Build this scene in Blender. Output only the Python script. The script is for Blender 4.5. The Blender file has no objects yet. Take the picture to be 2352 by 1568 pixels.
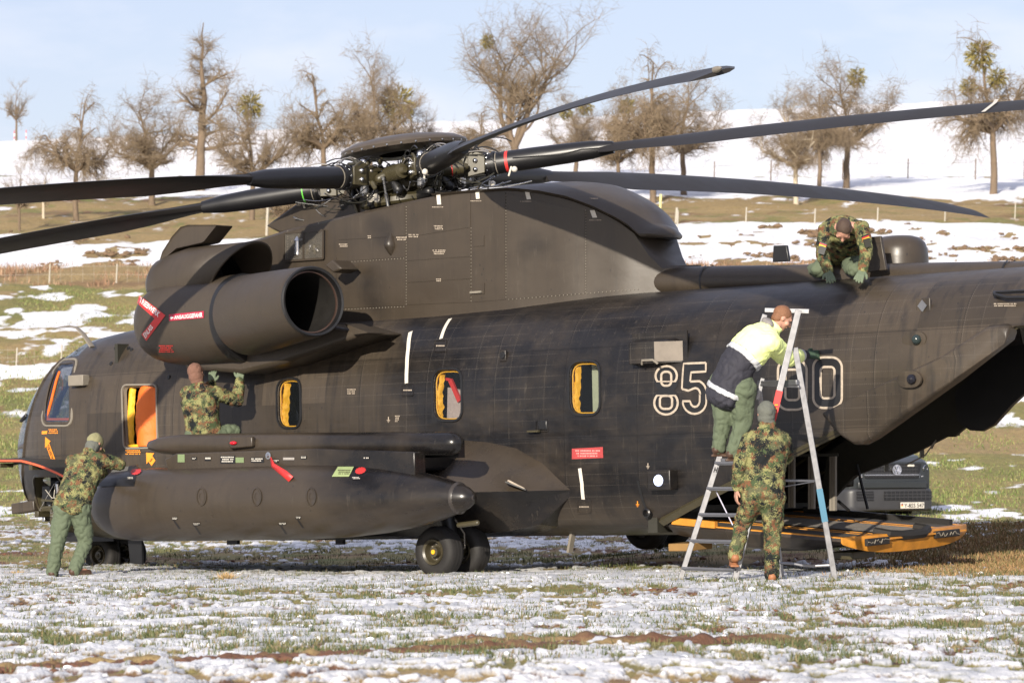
import bpy, bmesh, math, random
import numpy as np
from math import sin, cos, radians, pi, atan2, sqrt
from mathutils import Vector, Matrix, noise as mnoise

random.seed(7)
SC = bpy.context.scene
COL = SC.collection

# ------------------------------------------------------------------ camera, sky, sun, exposure
FPX = 8200.0            # focal length in 2352-wide picture units
CAMH = 1.5              # camera height (m)
PITCH = math.atan(212 / FPX)
cam_d = bpy.data.cameras.new('camera'); cam = bpy.data.objects.new('camera', cam_d); COL.objects.link(cam)
cam.location = (0, 0, CAMH); cam.rotation_euler = (pi / 2 + PITCH, 0, 0)
cam_d.sensor_width = 36; cam_d.lens = 36 * FPX / 2352; cam_d.clip_start = .5; cam_d.clip_end = 3000
cam_d.dof.use_dof = True; cam_d.dof.focus_distance = 36.5; cam_d.dof.aperture_fstop = 5.6
SC.camera = cam

SUNV = Vector((-.27, -.90, .30)).normalized()     # towards the sun: behind the camera, a little left
wd = bpy.data.worlds.new('World'); SC.world = wd; wd.use_nodes = True
nt = wd.node_tree; nt.nodes.clear()
def wn(t, **k):
    n = nt.nodes.new(t)
    for a, b in k.items(): setattr(n, a, b)
    return n
sky = wn('ShaderNodeTexSky', sky_type='NISHITA', sun_disc=False)
sky.sun_elevation = math.asin(SUNV.z); sky.sun_rotation = atan2(SUNV.x, SUNV.y)
sky.altitude = 400; sky.air_density = 1.0; sky.dust_density = 1.2; sky.ozone_density = 1.0
tc = wn('ShaderNodeTexCoord'); mp = wn('ShaderNodeMapping'); mp.inputs['Scale'].default_value = (4.2, 4.2, 12)
nz = wn('ShaderNodeTexNoise'); nz.inputs['Scale'].default_value = 1.6; nz.inputs['Detail'].default_value = 6; nz.inputs['Roughness'].default_value = .55; nz.inputs['Distortion'].default_value = .3
rp = wn('ShaderNodeValToRGB'); rp.color_ramp.elements[0].position = .43; rp.color_ramp.elements[0].color = (0, 0, 0, 1); rp.color_ramp.elements[1].position = .66; rp.color_ramp.elements[1].color = (.85, .85, .85, 1)
mx = wn('ShaderNodeMix', data_type='RGBA'); bg = wn('ShaderNodeBackground'); ow = wn('ShaderNodeOutputWorld')
L = nt.links.new
L(tc.outputs['Generated'], mp.inputs[0]); L(mp.outputs[0], nz.inputs['Vector']); L(nz.outputs[0], rp.inputs[0])
base = wn('ShaderNodeMix', data_type='RGBA'); base.inputs[0].default_value = .55
L(sky.outputs[0], base.inputs[6]); base.inputs[7].default_value = (4.9, 4.95, 7.0, 1)
L(rp.outputs[0], mx.inputs[0]); L(base.outputs[2], mx.inputs[6]); mx.inputs[7].default_value = (6.9, 7.0, 7.7, 1)
L(mx.outputs[2], bg.inputs[0]); bg.inputs[1].default_value = .092; L(bg.outputs[0], ow.inputs[0])

sun_d = bpy.data.lights.new('sun', 'SUN'); sun = bpy.data.objects.new('sun', sun_d); COL.objects.link(sun)
sun_d.energy = 5.0; sun_d.angle = radians(.53); sun_d.color = (1, .91, .78)
sun.rotation_euler = SUNV.to_track_quat('Z', 'Y').to_euler(); sun.location = (-20, -30, 30)
SC.view_settings.view_transform = 'Standard'; SC.view_settings.look = 'None'; SC.view_settings.gamma = 1
SC.view_settings.exposure = .62; SC.view_settings.use_curve_mapping = False
SC.render.engine = 'CYCLES'; SC.cycles.max_bounces = 6; SC.cycles.transparent_max_bounces = 8

# ------------------------------------------------------------------ measuring helpers
CAMP = Vector((0, 0, CAMH))
def ray(px, py):
    a = (px - 1176) / FPX; b = (784 - py) / FPX
    return Vector((a, cos(PITCH) - b * sin(PITCH), sin(PITCH) + b * cos(PITCH)))
def W(px, py, Y):
    d = ray(px, py); t = Y / d.y
    return CAMP + d * t
THY = radians(40); THP = radians(1.6)
HO = Vector((-1.23, 41.0, -.03))
XF = Vector((-cos(THY) * cos(THP), sin(THY) * cos(THP), -sin(THP)))
YL = Vector((-sin(THY), -cos(THY), 0)); ZU = XF.cross(YL)
def loc(P):
    d = P - HO; return Vector((d.dot(XF), d.dot(YL), d.dot(ZU)))
def wor(p): return HO + XF * p[0] + YL * p[1] + ZU * p[2]
def H(px, py, v):
    d = ray(px, py); t = (v - (CAMP - HO).dot(YL)) / d.dot(YL)
    return loc(CAMP + d * t)

# ------------------------------------------------------------------ noise (numpy)
def vnoise(x, y, seed=0):
    xi = np.floor(x).astype(np.int64); yi = np.floor(y).astype(np.int64)
    fx = x - xi; fy = y - yi; fx = fx * fx * (3 - 2 * fx); fy = fy * fy * (3 - 2 * fy)
    def h(a, b):
        n = (a * 374761393 + b * 668265263 + seed * 1442695041) & 0xffffffff
        n = ((n ^ (n >> 13)) * 1274126177) & 0xffffffff
        n = (n ^ (n >> 16)) & 0xffff
        return n / 65535.0
    return (h(xi, yi) * (1 - fx) + h(xi + 1, yi) * fx) * (1 - fy) + (h(xi, yi + 1) * (1 - fx) + h(xi + 1, yi + 1) * fx) * fy
def fbm(x, y, o=4, seed=0, g=.5):
    s = 0; a = 1; t = 0
    for i in range(o):
        s = s + a * vnoise(x * 2 ** i + i * 17.3, y * 2 ** i + i * 9.1, seed + i); t += a; a *= g
    return s / t
def sstep(a, b, x):
    t = np.clip((x - a) / (b - a), 0, 1); return t * t * (3 - 2 * t)

# ------------------------------------------------------------------ mesh builder
class MB:
    def __init__(s): s.v = []; s.f = []
    def add(s, v, f):
        n = len(s.v); s.v += [tuple(p) for p in v]; s.f += [tuple(i + n for i in q) for q in f]; return s
    def box(s, c, size, R=None):
        c = Vector(c); x, y, z = [q / 2 for q in size]
        P = [Vector((i * x, j * y, k * z)) for i in (-1, 1) for j in (-1, 1) for k in (-1, 1)]
        if R is not None: P = [R @ p for p in P]
        return s.add([c + p for p in P], [(0, 1, 3, 2), (4, 6, 7, 5), (0, 4, 5, 1), (2, 3, 7, 6), (0, 2, 6, 4), (1, 5, 7, 3)])
    def bar(s, A, B, w, h, up=(0, 0, 1)):
        A = Vector(A); B = Vector(B); d = (B - A); l = d.length; d.normalize()
        up = Vector(up); x = d.cross(up)
        if x.length < 1e-4: x = d.cross(Vector((1, 0, 0)))
        x.normalize(); u = x.cross(d)
        R = Matrix((x, d, u)).transposed()
        return s.box((A + B) / 2, (w, l, h), R)
    def tube(s, pts, r, seg=8, cap=True, flat=1.0, up=None):
        pts = [Vector(p) for p in pts]; n = len(pts)
        if not hasattr(r, '__len__'): r = [r] * n
        T = []
        for i in range(n):
            d = pts[min(i + 1, n - 1)] - pts[max(i - 1, 0)]
            if d.length < 1e-9: d = Vector((0, 0, 1))
            T.append(d.normalized())
        u = Vector(up) if up is not None else (Vector((0, 0, 1)) if abs(T[0].z) < .9 else Vector((1, 0, 0)))
        vs = []
        for i in range(n):
            u = u - T[i] * u.dot(T[i])
            if u.length < 1e-6: u = T[i].orthogonal()
            u.normalize(); w = T[i].cross(u)
            for k in range(seg):
                a = 2 * pi * k / seg; vs.append(pts[i] + u * cos(a) * r[i] * flat + w * sin(a) * r[i])
        fs = [(i * seg + k, i * seg + (k + 1) % seg, (i + 1) * seg + (k + 1) % seg, (i + 1) * seg + k) for i in range(n - 1) for k in range(seg)]
        if cap: fs += [tuple(range(seg))[::-1], tuple((n - 1) * seg + k for k in range(seg))]
        return s.add(vs, fs)
    def caps(s, A, B, ra, rb=None, seg=12):
        rb = ra if rb is None else rb; A = Vector(A); B = Vector(B); d = B - A
        if d.length < 1e-6: d = Vector((0, 0, 1e-3))
        d.normalize()
        P = []; R = []
        for a in (80, 55, 28): P.append(A - d * ra * sin(radians(a))); R.append(ra * cos(radians(a)))
        P += [A, B]; R += [ra, rb]
        for a in (28, 55, 80): P.append(B + d * rb * sin(radians(a))); R.append(rb * cos(radians(a)))
        return s.tube(P, R, seg)
    def chain(s, P, R, seg=12):
        for i in range(len(P) - 1): s.caps(P[i], P[i + 1], R[i], R[i + 1], seg)
        return s
    def ell(s, c, r, X=(1, 0, 0), Y=(0, 1, 0), Z=(0, 0, 1), n=12, m=16):
        c = Vector(c); X = Vector(X); Y = Vector(Y); Z = Vector(Z); vs = []; 
        for i in range(1, n):
            a = pi * i / n
            for k in range(m):
                b = 2 * pi * k / m
                vs.append(c + X * r[0] * sin(a) * cos(b) + Y * r[1] * sin(a) * sin(b) + Z * r[2] * cos(a))
        t = len(vs); vs += [c + Z * r[2], c - Z * r[2]]
        fs = [(i * m + k, (i + 1) * m + k, (i + 1) * m + (k + 1) % m, i * m + (k + 1) % m) for i in range(n - 2) for k in range(m)]
        fs += [(t, k, (k + 1) % m) for k in range(m)] + [(t + 1, (n - 2) * m + (k + 1) % m, (n - 2) * m + k) for k in range(m)]
        return s.add(vs, fs)
    def loft(s, rings, cap=True, closed=True):
        m = len(rings[0]); vs = [p for r in rings for p in r]; n = len(rings)
        fs = [(i * m + k, i * m + (k + 1) % m, (i + 1) * m + (k + 1) % m, (i + 1) * m + k) for i in range(n - 1) for k in range(m if closed else m - 1)]
        if cap and closed: fs += [tuple(range(m))[::-1], tuple((n - 1) * m + k for k in range(m))]
        return s.add(vs, fs)
    def prism(s, poly, d):
        """closed polygon (3D points) pushed along vector d"""
        d = Vector(d); m = len(poly); P = [Vector(p) for p in poly]
        return s.add(P + [p + d for p in P], [tuple(range(m))[::-1], tuple(m + k for k in range(m))] + [(k, (k + 1) % m, m + (k + 1) % m, m + k) for k in range(m)])
    def lathe(s, A, d, prof, seg=32, cap=False):
        """prof: list of (distance along d, radius)"""
        A = Vector(A); d = Vector(d).normalized()
        u = (Vector((0, 0, 1)) - d * d.z)
        if u.length < 1e-3: u = Vector((1, 0, 0)) - d * d.x
        u.normalize(); w = d.cross(u)
        rings = [[A + d * t + (u * cos(2 * pi * k / seg) + w * sin(2 * pi * k / seg)) * r for k in range(seg)] for t, r in prof]
        return s.loft(rings, cap)
    def build(s, name, m, parent=None, smooth=40, fix=True, off=None, bevel=0):
        me = bpy.data.meshes.new(name)
        vs = s.v if off is None else [(p[0] - off[0], p[1] - off[1], p[2] - off[2]) for p in s.v]
        me.from_pydata(vs, [], s.f); 
        if fix:
            b = bmesh.new(); b.from_mesh(me); bmesh.ops.recalc_face_normals(b, faces=b.faces); b.to_mesh(me); b.free()
        if smooth:
            me.polygons.foreach_set('use_smooth', [True] * len(me.polygons)); me.set_sharp_from_angle(angle=radians(smooth))
        if m: me.materials.append(m)
        o = bpy.data.objects.new(name, me); COL.objects.link(o)
        if parent: o.parent = parent
        if bevel:
            b = o.modifiers.new('bevel', 'BEVEL'); b.width = bevel; b.segments = 2; b.limit_method = 'ANGLE'
        return o

def tag(o, label=None, cat=None, group=None, kind=None):
    if label: o['label'] = label
    if cat: o['category'] = cat
    if group: o['group'] = group
    if kind: o['kind'] = kind
    return o
def empty(name, loc=(0, 0, 0)):
    o = bpy.data.objects.new(name, None); COL.objects.link(o); o.location = loc; o.empty_display_size = .3; return o

# ------------------------------------------------------------------ materials
def newmat(name):
    m = bpy.data.materials.new(name); m.use_nodes = True; n = m.node_tree.nodes; n.clear()
    o = n.new('ShaderNodeOutputMaterial'); b = n.new('ShaderNodeBsdfPrincipled'); m.node_tree.links.new(b.outputs[0], o.inputs[0])
    return m, m.node_tree, b
def NM(t, typ, **k):
    n = t.nodes.new(typ)
    for a, b in k.items():
        if a in n.inputs.keys() and not hasattr(n, a): n.inputs[a].default_value = b
        else: setattr(n, a, b)
    return n
def noise_n(t, vec, scale, detail=4, rough=.55, dist=0):
    n = t.nodes.new('ShaderNodeTexNoise'); n.inputs['Scale'].default_value = scale; n.inputs['Detail'].default_value = detail
    n.inputs['Roughness'].default_value = rough; n.inputs['Distortion'].default_value = dist
    if vec is not None: t.links.new(vec, n.inputs['Vector'])
    return n.outputs[0]
def ramp_n(t, fac, a, b, ca=(0, 0, 0, 1), cb=(1, 1, 1, 1)):
    r = t.nodes.new('ShaderNodeValToRGB'); e = r.color_ramp.elements; e[0].position = a; e[1].position = b; e[0].color = ca; e[1].color = cb
    t.links.new(fac, r.inputs[0]); return r.outputs[0]
def mix_n(t, fac, a, b, mode='MIX'):
    m = t.nodes.new('ShaderNodeMix'); m.data_type = 'RGBA'; m.blend_type = mode
    for i, q in ((0, fac), (6, a), (7, b)):
        if hasattr(q, 'links') or hasattr(q, 'is_linked'): t.links.new(q, m.inputs[i])
        elif i == 0: m.inputs[0].default_value = q
        else: m.inputs[i].default_value = tuple(q) + ((1,) if len(q) == 3 else ())
    return m.outputs[2]
def math_n(t, op, a, b=0, c=None, clamp=False):
    m = t.nodes.new('ShaderNodeMath'); m.operation = op; m.use_clamp = clamp
    for i, q in enumerate((a, b) + ((c,) if c is not None else ())):
        if hasattr(q, 'is_linked'): t.links.new(q, m.inputs[i])
        else: m.inputs[i].default_value = q
    return m.outputs[0]
def mapping(t, vec, sc):
    m = t.nodes.new('ShaderNodeMapping'); m.inputs['Scale'].default_value = sc; t.links.new(vec, m.inputs[0]); return m.outputs[0]
def bump_n(t, b, h, s=.3, d=.01):
    n = t.nodes.new('ShaderNodeBump'); n.inputs['Strength'].default_value = s; n.inputs['Distance'].default_value = d
    t.links.new(h, n.inputs['Height']); t.links.new(n.outputs[0], b.inputs['Normal'])
def M(name, col, rough=.6, metal=0, var=.2, sc=6, bump=0, bsc=60, bd=.01, spec=.5, emit=None):
    m, t, b = newmat(name); co = t.nodes.new('ShaderNodeTexCoord').outputs['Object']
    n = noise_n(t, co, sc, 5)
    c = mix_n(t, n, [q * (1 - var) for q in col], [min(1, q * (1 + var)) for q in col])
    t.links.new(c, b.inputs['Base Color']); b.inputs['Metallic'].default_value = metal; b.inputs['Specular IOR Level'].default_value = spec
    r = math_n(t, 'MULTIPLY_ADD', n, .25, rough - .12); t.links.new(r, b.inputs['Roughness'])
    if bump: bump_n(t, b, noise_n(t, co, bsc, 4), bump, bd)
    if emit: b.inputs['Emission Color'].default_value = emit[:3] + (1,); b.inputs['Emission Strength'].default_value = emit[3]
    return m

# helicopter skin: brown-olive and black camouflage, rivet rows, grime
BROWN = (.040, .0312, .0225); BLACK = (.0065, .006, .0064)
def skin_mat(name, rivets=True, dark=None, gloss=.42):
    m, t, b = newmat(name); L = t.links.new
    co = t.nodes.new('ShaderNodeTexCoord').outputs['Object']; sp = t.nodes.new('ShaderNodeSeparateXYZ'); L(co, sp.inputs[0])
    x, y, z = sp.outputs
    big = noise_n(t, co, .9, 2, .5); wig = math_n(t, 'MULTIPLY_ADD', big, 1.6, -.8)
    if dark is None:        # black between the two stations, brown fore and aft
        xx = math_n(t, 'ADD', x, wig); xx = math_n(t, 'ADD', xx, math_n(t, 'MULTIPLY', z, -.35))
        a = ramp_n(t, math_n(t, 'MULTIPLY_ADD', xx, -1.6, -2.2), 0, 1)      # aft of about -1
        c = ramp_n(t, math_n(t, 'MULTIPLY_ADD', xx, .9, 7.0), 0, 1)        # forward of about -7
        dk = math_n(t, 'MULTIPLY', a, c)
        low = ramp_n(t, math_n(t, 'MULTIPLY_ADD', z, -3.0, 2.6), .2, 1)      # belly is brown again
        dk = math_n(t, 'MULTIPLY', dk, math_n(t, 'SUBTRACT', 1, math_n(t, 'MULTIPLY', low, .75)))
        top = ramp_n(t, math_n(t, 'MULTIPLY_ADD', math_n(t, 'ADD', z, math_n(t, 'MULTIPLY', wig, .2)), 5.0, -13.6), 0, 1)
        dk = math_n(t, 'MAXIMUM', dk, math_n(t, 'MULTIPLY', top, c))
    else:
        lo, hi, amt = dark
        dk = math_n(t, 'MULTIPLY', ramp_n(t, noise_n(t, co, 1.1, 2, .4), lo, hi), amt)
    grime = noise_n(t, mapping(t, co, (1.8, 2.2, 3.2)), 1.0, 7, .62, .3)
    streak = noise_n(t, mapping(t, co, (14, 6, .9)), 1.0, 5, .6)
    g2 = noise_n(t, mapping(t, co, (26, 26, 3)), 1.0, 4, .7)
    col = mix_n(t, dk, BROWN, BLACK)
    col = mix_n(t, ramp_n(t, grime, .42, .72), col, mix_n(t, .34, col, (.058, .044, .030)))
    col = mix_n(t, math_n(t, 'MULTIPLY', ramp_n(t, streak, .50, .75), .68 if rivets else .25), col, (.012, .011, .011))
    col = mix_n(t, math_n(t, 'MULTIPLY', ramp_n(t, g2, .60, .72), .22), col, (.10, .085, .065))
    spots = t.nodes.new('ShaderNodeTexVoronoi'); spots.inputs['Scale'].default_value = 5.5; L(mapping(t, co, (1.6, 1, .9)), spots.inputs['Vector'])
    sm = math_n(t, 'LESS_THAN', spots.outputs['Distance'], .075); col = mix_n(t, math_n(t, 'MULTIPLY', sm, .5), col, (.008, .008, .009))
    # panels: slight tone change from plate to plate
    cx = math_n(t, 'FLOOR', math_n(t, 'DIVIDE', x, .98)); cz = math_n(t, 'FLOOR', math_n(t, 'DIVIDE', z, .47))
    cb = t.nodes.new('ShaderNodeCombineXYZ'); L(cx, cb.inputs[0]); L(cz, cb.inputs[1]); wnz = t.nodes.new('ShaderNodeTexWhiteNoise'); L(cb.outputs[0], wnz.inputs['Vector'])
    tone = math_n(t, 'MULTIPLY_ADD', wnz.outputs['Value'], .6, .70)
    tcb = t.nodes.new('ShaderNodeCombineXYZ'); [L(tone, tcb.inputs[i]) for i in range(3)]
    if rivets:
        col = mix_n(t, 1.0, col, tcb.outputs[0], 'MULTIPLY')
        def rows(a, along, period, width, pitch, ofs=0):
            f = math_n(t, 'FRACT', math_n(t, 'ADD', math_n(t, 'DIVIDE', a, period), ofs))
            ln = math_n(t, 'LESS_THAN', math_n(t, 'ABSOLUTE', math_n(t, 'SUBTRACT', f, .5)), width / period)
            dt = math_n(t, 'LESS_THAN', math_n(t, 'FRACT', math_n(t, 'DIVIDE', along, pitch)), .45)
            return math_n(t, 'MULTIPLY', ln, dt)
        r1 = rows(z, x, .1175, .0028, .022); r2 = rows(x, z, .49, .0036, .022); r3 = rows(x, z, .98, .0036, .022, .045)
        rv = math_n(t, 'MAXIMUM', math_n(t, 'MAXIMUM', r1, r2), r3)
        brk = ramp_n(t, noise_n(t, co, 1.3, 3), .42, .60)
        L2 = math_n(t, 'MULTIPLY', rv, math_n(t, 'MULTIPLY_ADD', brk, .15, .0))
        col = mix_n(t, L2, col, (.34, .30, .25))  # pale rivet dots, their highlights put into the colour
        def seam(a, period, ofs):
            f = math_n(t, 'FRACT', math_n(t, 'ADD', math_n(t, 'DIVIDE', a, period), ofs))
            return math_n(t, 'LESS_THAN', math_n(t, 'ABSOLUTE', math_n(t, 'SUBTRACT', f, .5)), .0035 / period)
        sv = math_n(t, 'MAXIMUM', seam(x, .98, .03), seam(z, .94, .02))
        col = mix_n(t, math_n(t, 'MULTIPLY', sv, .4), col, (.004, .004, .004))
        # oil-canned plates between the stringers
        h = math_n(t, 'ADD', math_n(t, 'MULTIPLY', noise_n(t, mapping(t, co, (1.6, 1, 3.4)), 1.5, 2), .6), math_n(t, 'MULTIPLY', math_n(t, 'ABSOLUTE', math_n(t, 'SINE', math_n(t, 'MULTIPLY', z, pi / .235))), .10))
        h = math_n(t, 'SUBTRACT', h, math_n(t, 'MULTIPLY', sv, .25))
        bump_n(t, b, h, .8, .02)
    else:
        bump_n(t, b, noise_n(t, co, 3.0, 4), .25, .01)
    L(col, b.inputs['Base Color'])
    ro = math_n(t, 'ADD', math_n(t, 'MULTIPLY_ADD', grime, .35, gloss - .18), math_n(t, 'MULTIPLY', dk, -.05)); L(ro, b.inputs['Roughness'])
    b.inputs['Specular IOR Level'].default_value = .42
    return m
def flecktarn(name):
    m, t, b = newmat(name); L = t.links.new; co = t.nodes.new('ShaderNodeTexCoord').outputs['Object']
    def blob(seed, lo, w=.02, s=10):
        mp_ = t.nodes.new('ShaderNodeMapping'); mp_.inputs['Location'].default_value = (seed * 3.1, seed * 1.7, seed * 2.3); L(co, mp_.inputs[0])
        a = noise_n(t, mp_.outputs[0], s, 2, .5); c = noise_n(t, mp_.outputs[0], 95, 2, .5)
        q = math_n(t, 'ADD', math_n(t, 'MULTIPLY', a, .62), math_n(t, 'MULTIPLY', c, .38))
        return ramp_n(t, q, lo, lo + w)
    col = mix_n(t, blob(1, .47), (.080, .082, .044), (.205, .20, .085))
    col = mix_n(t, blob(2, .515), col, (.046, .066, .030))
    col = mix_n(t, blob(3, .540, .02, 15), col, (.135, .062, .032))
    col = mix_n(t, blob(5, .535, .02, 10), col, (.009, .011, .012))
    L(col, b.inputs['Base Color']); b.inputs['Roughness'].default_value = .85; b.inputs['Specular IOR Level'].default_value = .2
    bump_n(t, b, noise_n(t, co, 45, 4), .3, .01)
    return m
def glass(name, tint, alpha=.35, rough=.04):
    m = bpy.data.materials.new(name); m.use_nodes = True; t = m.node_tree; t.nodes.clear()
    o = t.nodes.new('ShaderNodeOutputMaterial'); g = t.nodes.new('ShaderNodeBsdfPrincipled'); tr = t.nodes.new('ShaderNodeBsdfTransparent'); mxs = t.nodes.new('ShaderNodeMixShader')
    g.inputs['Base Color'].default_value = tint + (1,); g.inputs['Roughness'].default_value = rough; g.inputs['Specular IOR Level'].default_value = .8
    tr.inputs[0].default_value = (.86, .87, .87, 1); mxs.inputs[0].default_value = 1 - alpha
    t.links.new(tr.outputs[0], mxs.inputs[1]); t.links.new(g.outputs[0], mxs.inputs[2]); t.links.new(mxs.outputs[0], o.inputs[0])
    return m

m_skin = skin_mat('skin_paint'); m_pylon = skin_mat('pylon_paint', rivets=False, dark=(.60, .72, .6)); m_tank = skin_mat('tank_paint', rivets=False, gloss=.34); m_spn = skin_mat('sponson_paint', rivets=False, dark=(.55, .7, .4), gloss=.30); m_spb = skin_mat('sponson_black_shade', rivets=False, dark=(-.2, -.1, 1), gloss=.30)
m_eng = skin_mat('cowling_paint', rivets=False, dark=(.9, 1, .1), gloss=.46)
m_black = M('black_paint', (.0085, .0085, .0092), .4); m_inner = M('interior_dark', (.020, .019, .013), .7, bump=.3)
m_blade = M('blade_grey', (.018, .0165, .016), .5, var=.35, sc=2.0, spec=.22); m_blade2 = M('blade_sleeve', (.007, .007, .008), .36, var=.3, sc=3)
m_olive = M('hub_olive', (.046, .039, .020), .38, var=.35, sc=12); m_steel = M('steel', (.5, .5, .5), .25, 1, sc=20)
m_cable = M('silver_hose', (.40, .38, .36), .35, .6, sc=50); m_cabk = M('black_hose', (.012, .012, .013), .4)
m_white = M('white_paint', (.52, .49, .43), .6, var=.12, sc=20); m_cream = M('stencil_cream', (.34, .285, .225), .65, var=.45, sc=26)
m_red = M('red_paint', (.50, .028, .026), .5, var=.12, sc=12); m_redf = M('faded_red', (.33, .04, .04), .6, var=.3, sc=14); m_ylw = M('yellow_padding', (.72, .37, .010), .6, var=.12, sc=5, bump=.6, bsc=16, bd=.03)
m_orng = M('orange_cover', (.66, .13, .010), .6, var=.12, sc=3, bump=.5, bsc=6, bd=.04); m_orange = M('orange_marking', (.80, .27, .02), .6, var=.15)
m_rubber = M('tyre_rubber', (.011, .0098, .009), .72, var=.35, sc=9, bump=.3, bsc=50); m_alu = M('aluminium', (.26, .26, .27), .38, .85, var=.1, sc=20)
m_yel = M('ramp_yellow', (.46, .19, .018), .5, var=.5, sc=9, bump=.2); m_deck = M('ramp_deck', (.055, .050, .043), .8, var=.6, sc=30, bump=.5, bsc=80)
m_gsky = glass('cockpit_glass', (.075, .115, .19), .42, .09); m_gwin = glass('cabin_glass', (.03, .035, .04), .80)
m_blue = M('ladder_blue_tape', (.045, .15, .23), .5); m_seal = M('window_seal', (.18, .16, .13), .6)
m_green = M('olive_cloth', (.085, .108, .066), .85, var=.16, sc=10, bump=.4, bsc=22, bd=.02); m_glove = M('green_glove', (.105, .135, .085), .75, var=.15, sc=30)
m_gloved = M('dark_green_glove', (.028, .055, .032), .75, var=.15, sc=30)
m_fleck = flecktarn('flecktarn_cloth'); m_skinp = M('skin', (.42, .22, .155), .5, var=.14, sc=20); m_hair = M('brown_hair', (.055, .032, .020), .6, var=.5, sc=90, bump=.8, bsc=160)
m_hairr = M('ginger_hair', (.19, .085, .040), .6, var=.4, sc=90, bump=.8, bsc=160)
m_hiv = M('hi_vis_yellow', (.86, .98, .38), .7, var=.05, sc=5); m_navy = M('navy_cloth', (.022, .022, .032), .8, var=.2, bump=.3, bsc=26, bd=.02)
m_refl = M('reflective_tape', (.62, .64, .66), .35, .3, var=.12, sc=30); m_boot = M('tan_boot', (.27, .11, .045), .6, var=.3, sc=20); m_bootd = M('dark_boot', (.055, .028, .016), .55, var=.5, sc=14)
m_brcap = M('brown_beanie', (.15, .075, .052), .9, var=.2, sc=30, bump=.7, bsc=40); m_grcap = M('grey_beanie', (.10, .105, .09), .9, var=.15, sc=30, bump=.4)
m_cap = M('olive_cap', (.20, .19, .10), .85, var=.12, sc=20); m_grey = M('grey_fabric', (.20, .185, .18), .8, var=.2)
m_wood = M('block_wood', (.22, .125, .04), .8, var=.3)
# ------------------------------------------------------------------ terrain
PROF = [(0, 1800), (20, 1568), (50, 1241), (58, 1213), (66, 1190), (74, 1122), (82, 1042), (90, 952), (98, 862), (106, 765), (113, 695), (118, 645), (124, 600), (134, 545), (142, 508), (152, 472), (162, 442), (175, 424), (200, 372), (230, 312), (262, 270)]
PY = np.array([p[0] for p in PROF[2:]]); PZ = np.array([CAMH + (996 - p[1]) * p[0] / FPX for p in PROF[2:]])
def smooth_prof(Y):
    s = 0
    for d in (-4, -2, 0, 2, 4): s = s + np.interp(Y + d * np.clip((Y - 50) / 50, 0, 1), PY, PZ)
    return s / 5
WM = wor((-2.38, 2.0, 0))
def terrain(X, Y):
    X = np.asarray(X, float); Y = np.asarray(Y, float)
    s = (X - WM.x) * -cos(THY) + (Y - WM.y) * sin(THY)
    near = -.022 * 9 * np.tanh(s / 9)
    far = smooth_prof(Y) + .0425 * X * np.clip((Y - 110) / 150, 0, 1.3)
    w = sstep(44, 60, Y)
    roll = (fbm(X * .25, Y * .18, 3, 5) - .5) * .10 * (1 - w)
    roll = roll * np.clip(np.abs(Y - 37) / 8, .1, 1)
    rise = .055 * np.clip(Y - 38.3, 0, 7) * sstep(-1.0, 2.5, X - .25 * (Y - 38)) 
    return near * (1 - w) + far * w + roll + rise * (1 - w)
def tz(X, Y): return float(terrain(np.array([X]), np.array([Y]))[0])
def hitY(px, py, y0=50, y1=290):
    """distance at which the line of sight through a picture point meets the ground"""
    Ys = np.linspace(y0, y1, 900); d = ray(px, py)
    X = d.x / d.y * Ys; Z = CAMH + d.z / d.y * Ys; t = terrain(X, Ys)
    i = np.nonzero(Z <= t)[0]
    return float(Ys[i[0]]) if len(i) else y1

def grid_mesh(name, X, Y, Z, attrs, mat_):
    n, m = X.shape; me = bpy.data.meshes.new(name)
    me.vertices.add(n * m); me.vertices.foreach_set('co', np.stack([X, Y, Z], -1).astype(np.float32).ravel())
    i = np.arange(n - 1)[:, None] * m + np.arange(m - 1)[None, :]
    q = np.stack([i, i + 1, i + m + 1, i + m], -1).reshape(-1, 4)
    me.loops.add(q.size); me.loops.foreach_set('vertex_index', q.ravel().astype(np.int32))
    me.polygons.add(len(q)); me.polygons.foreach_set('loop_start', (np.arange(len(q)) * 4).astype(np.int32)); me.polygons.foreach_set('loop_total', np.full(len(q), 4, np.int32))
    me.polygons.foreach_set('use_smooth', np.ones(len(q), bool)); me.update()
    for k, a in attrs.items():
        c = me.attributes.new(k, 'FLOAT_COLOR', 'POINT'); c.data.foreach_set('color', np.concatenate([a, np.ones(a.shape[:2] + (1,))], -1).astype(np.float32).ravel())
    me.materials.append(mat_); o = bpy.data.objects.new(name, me); COL.objects.link(o); return o

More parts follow.
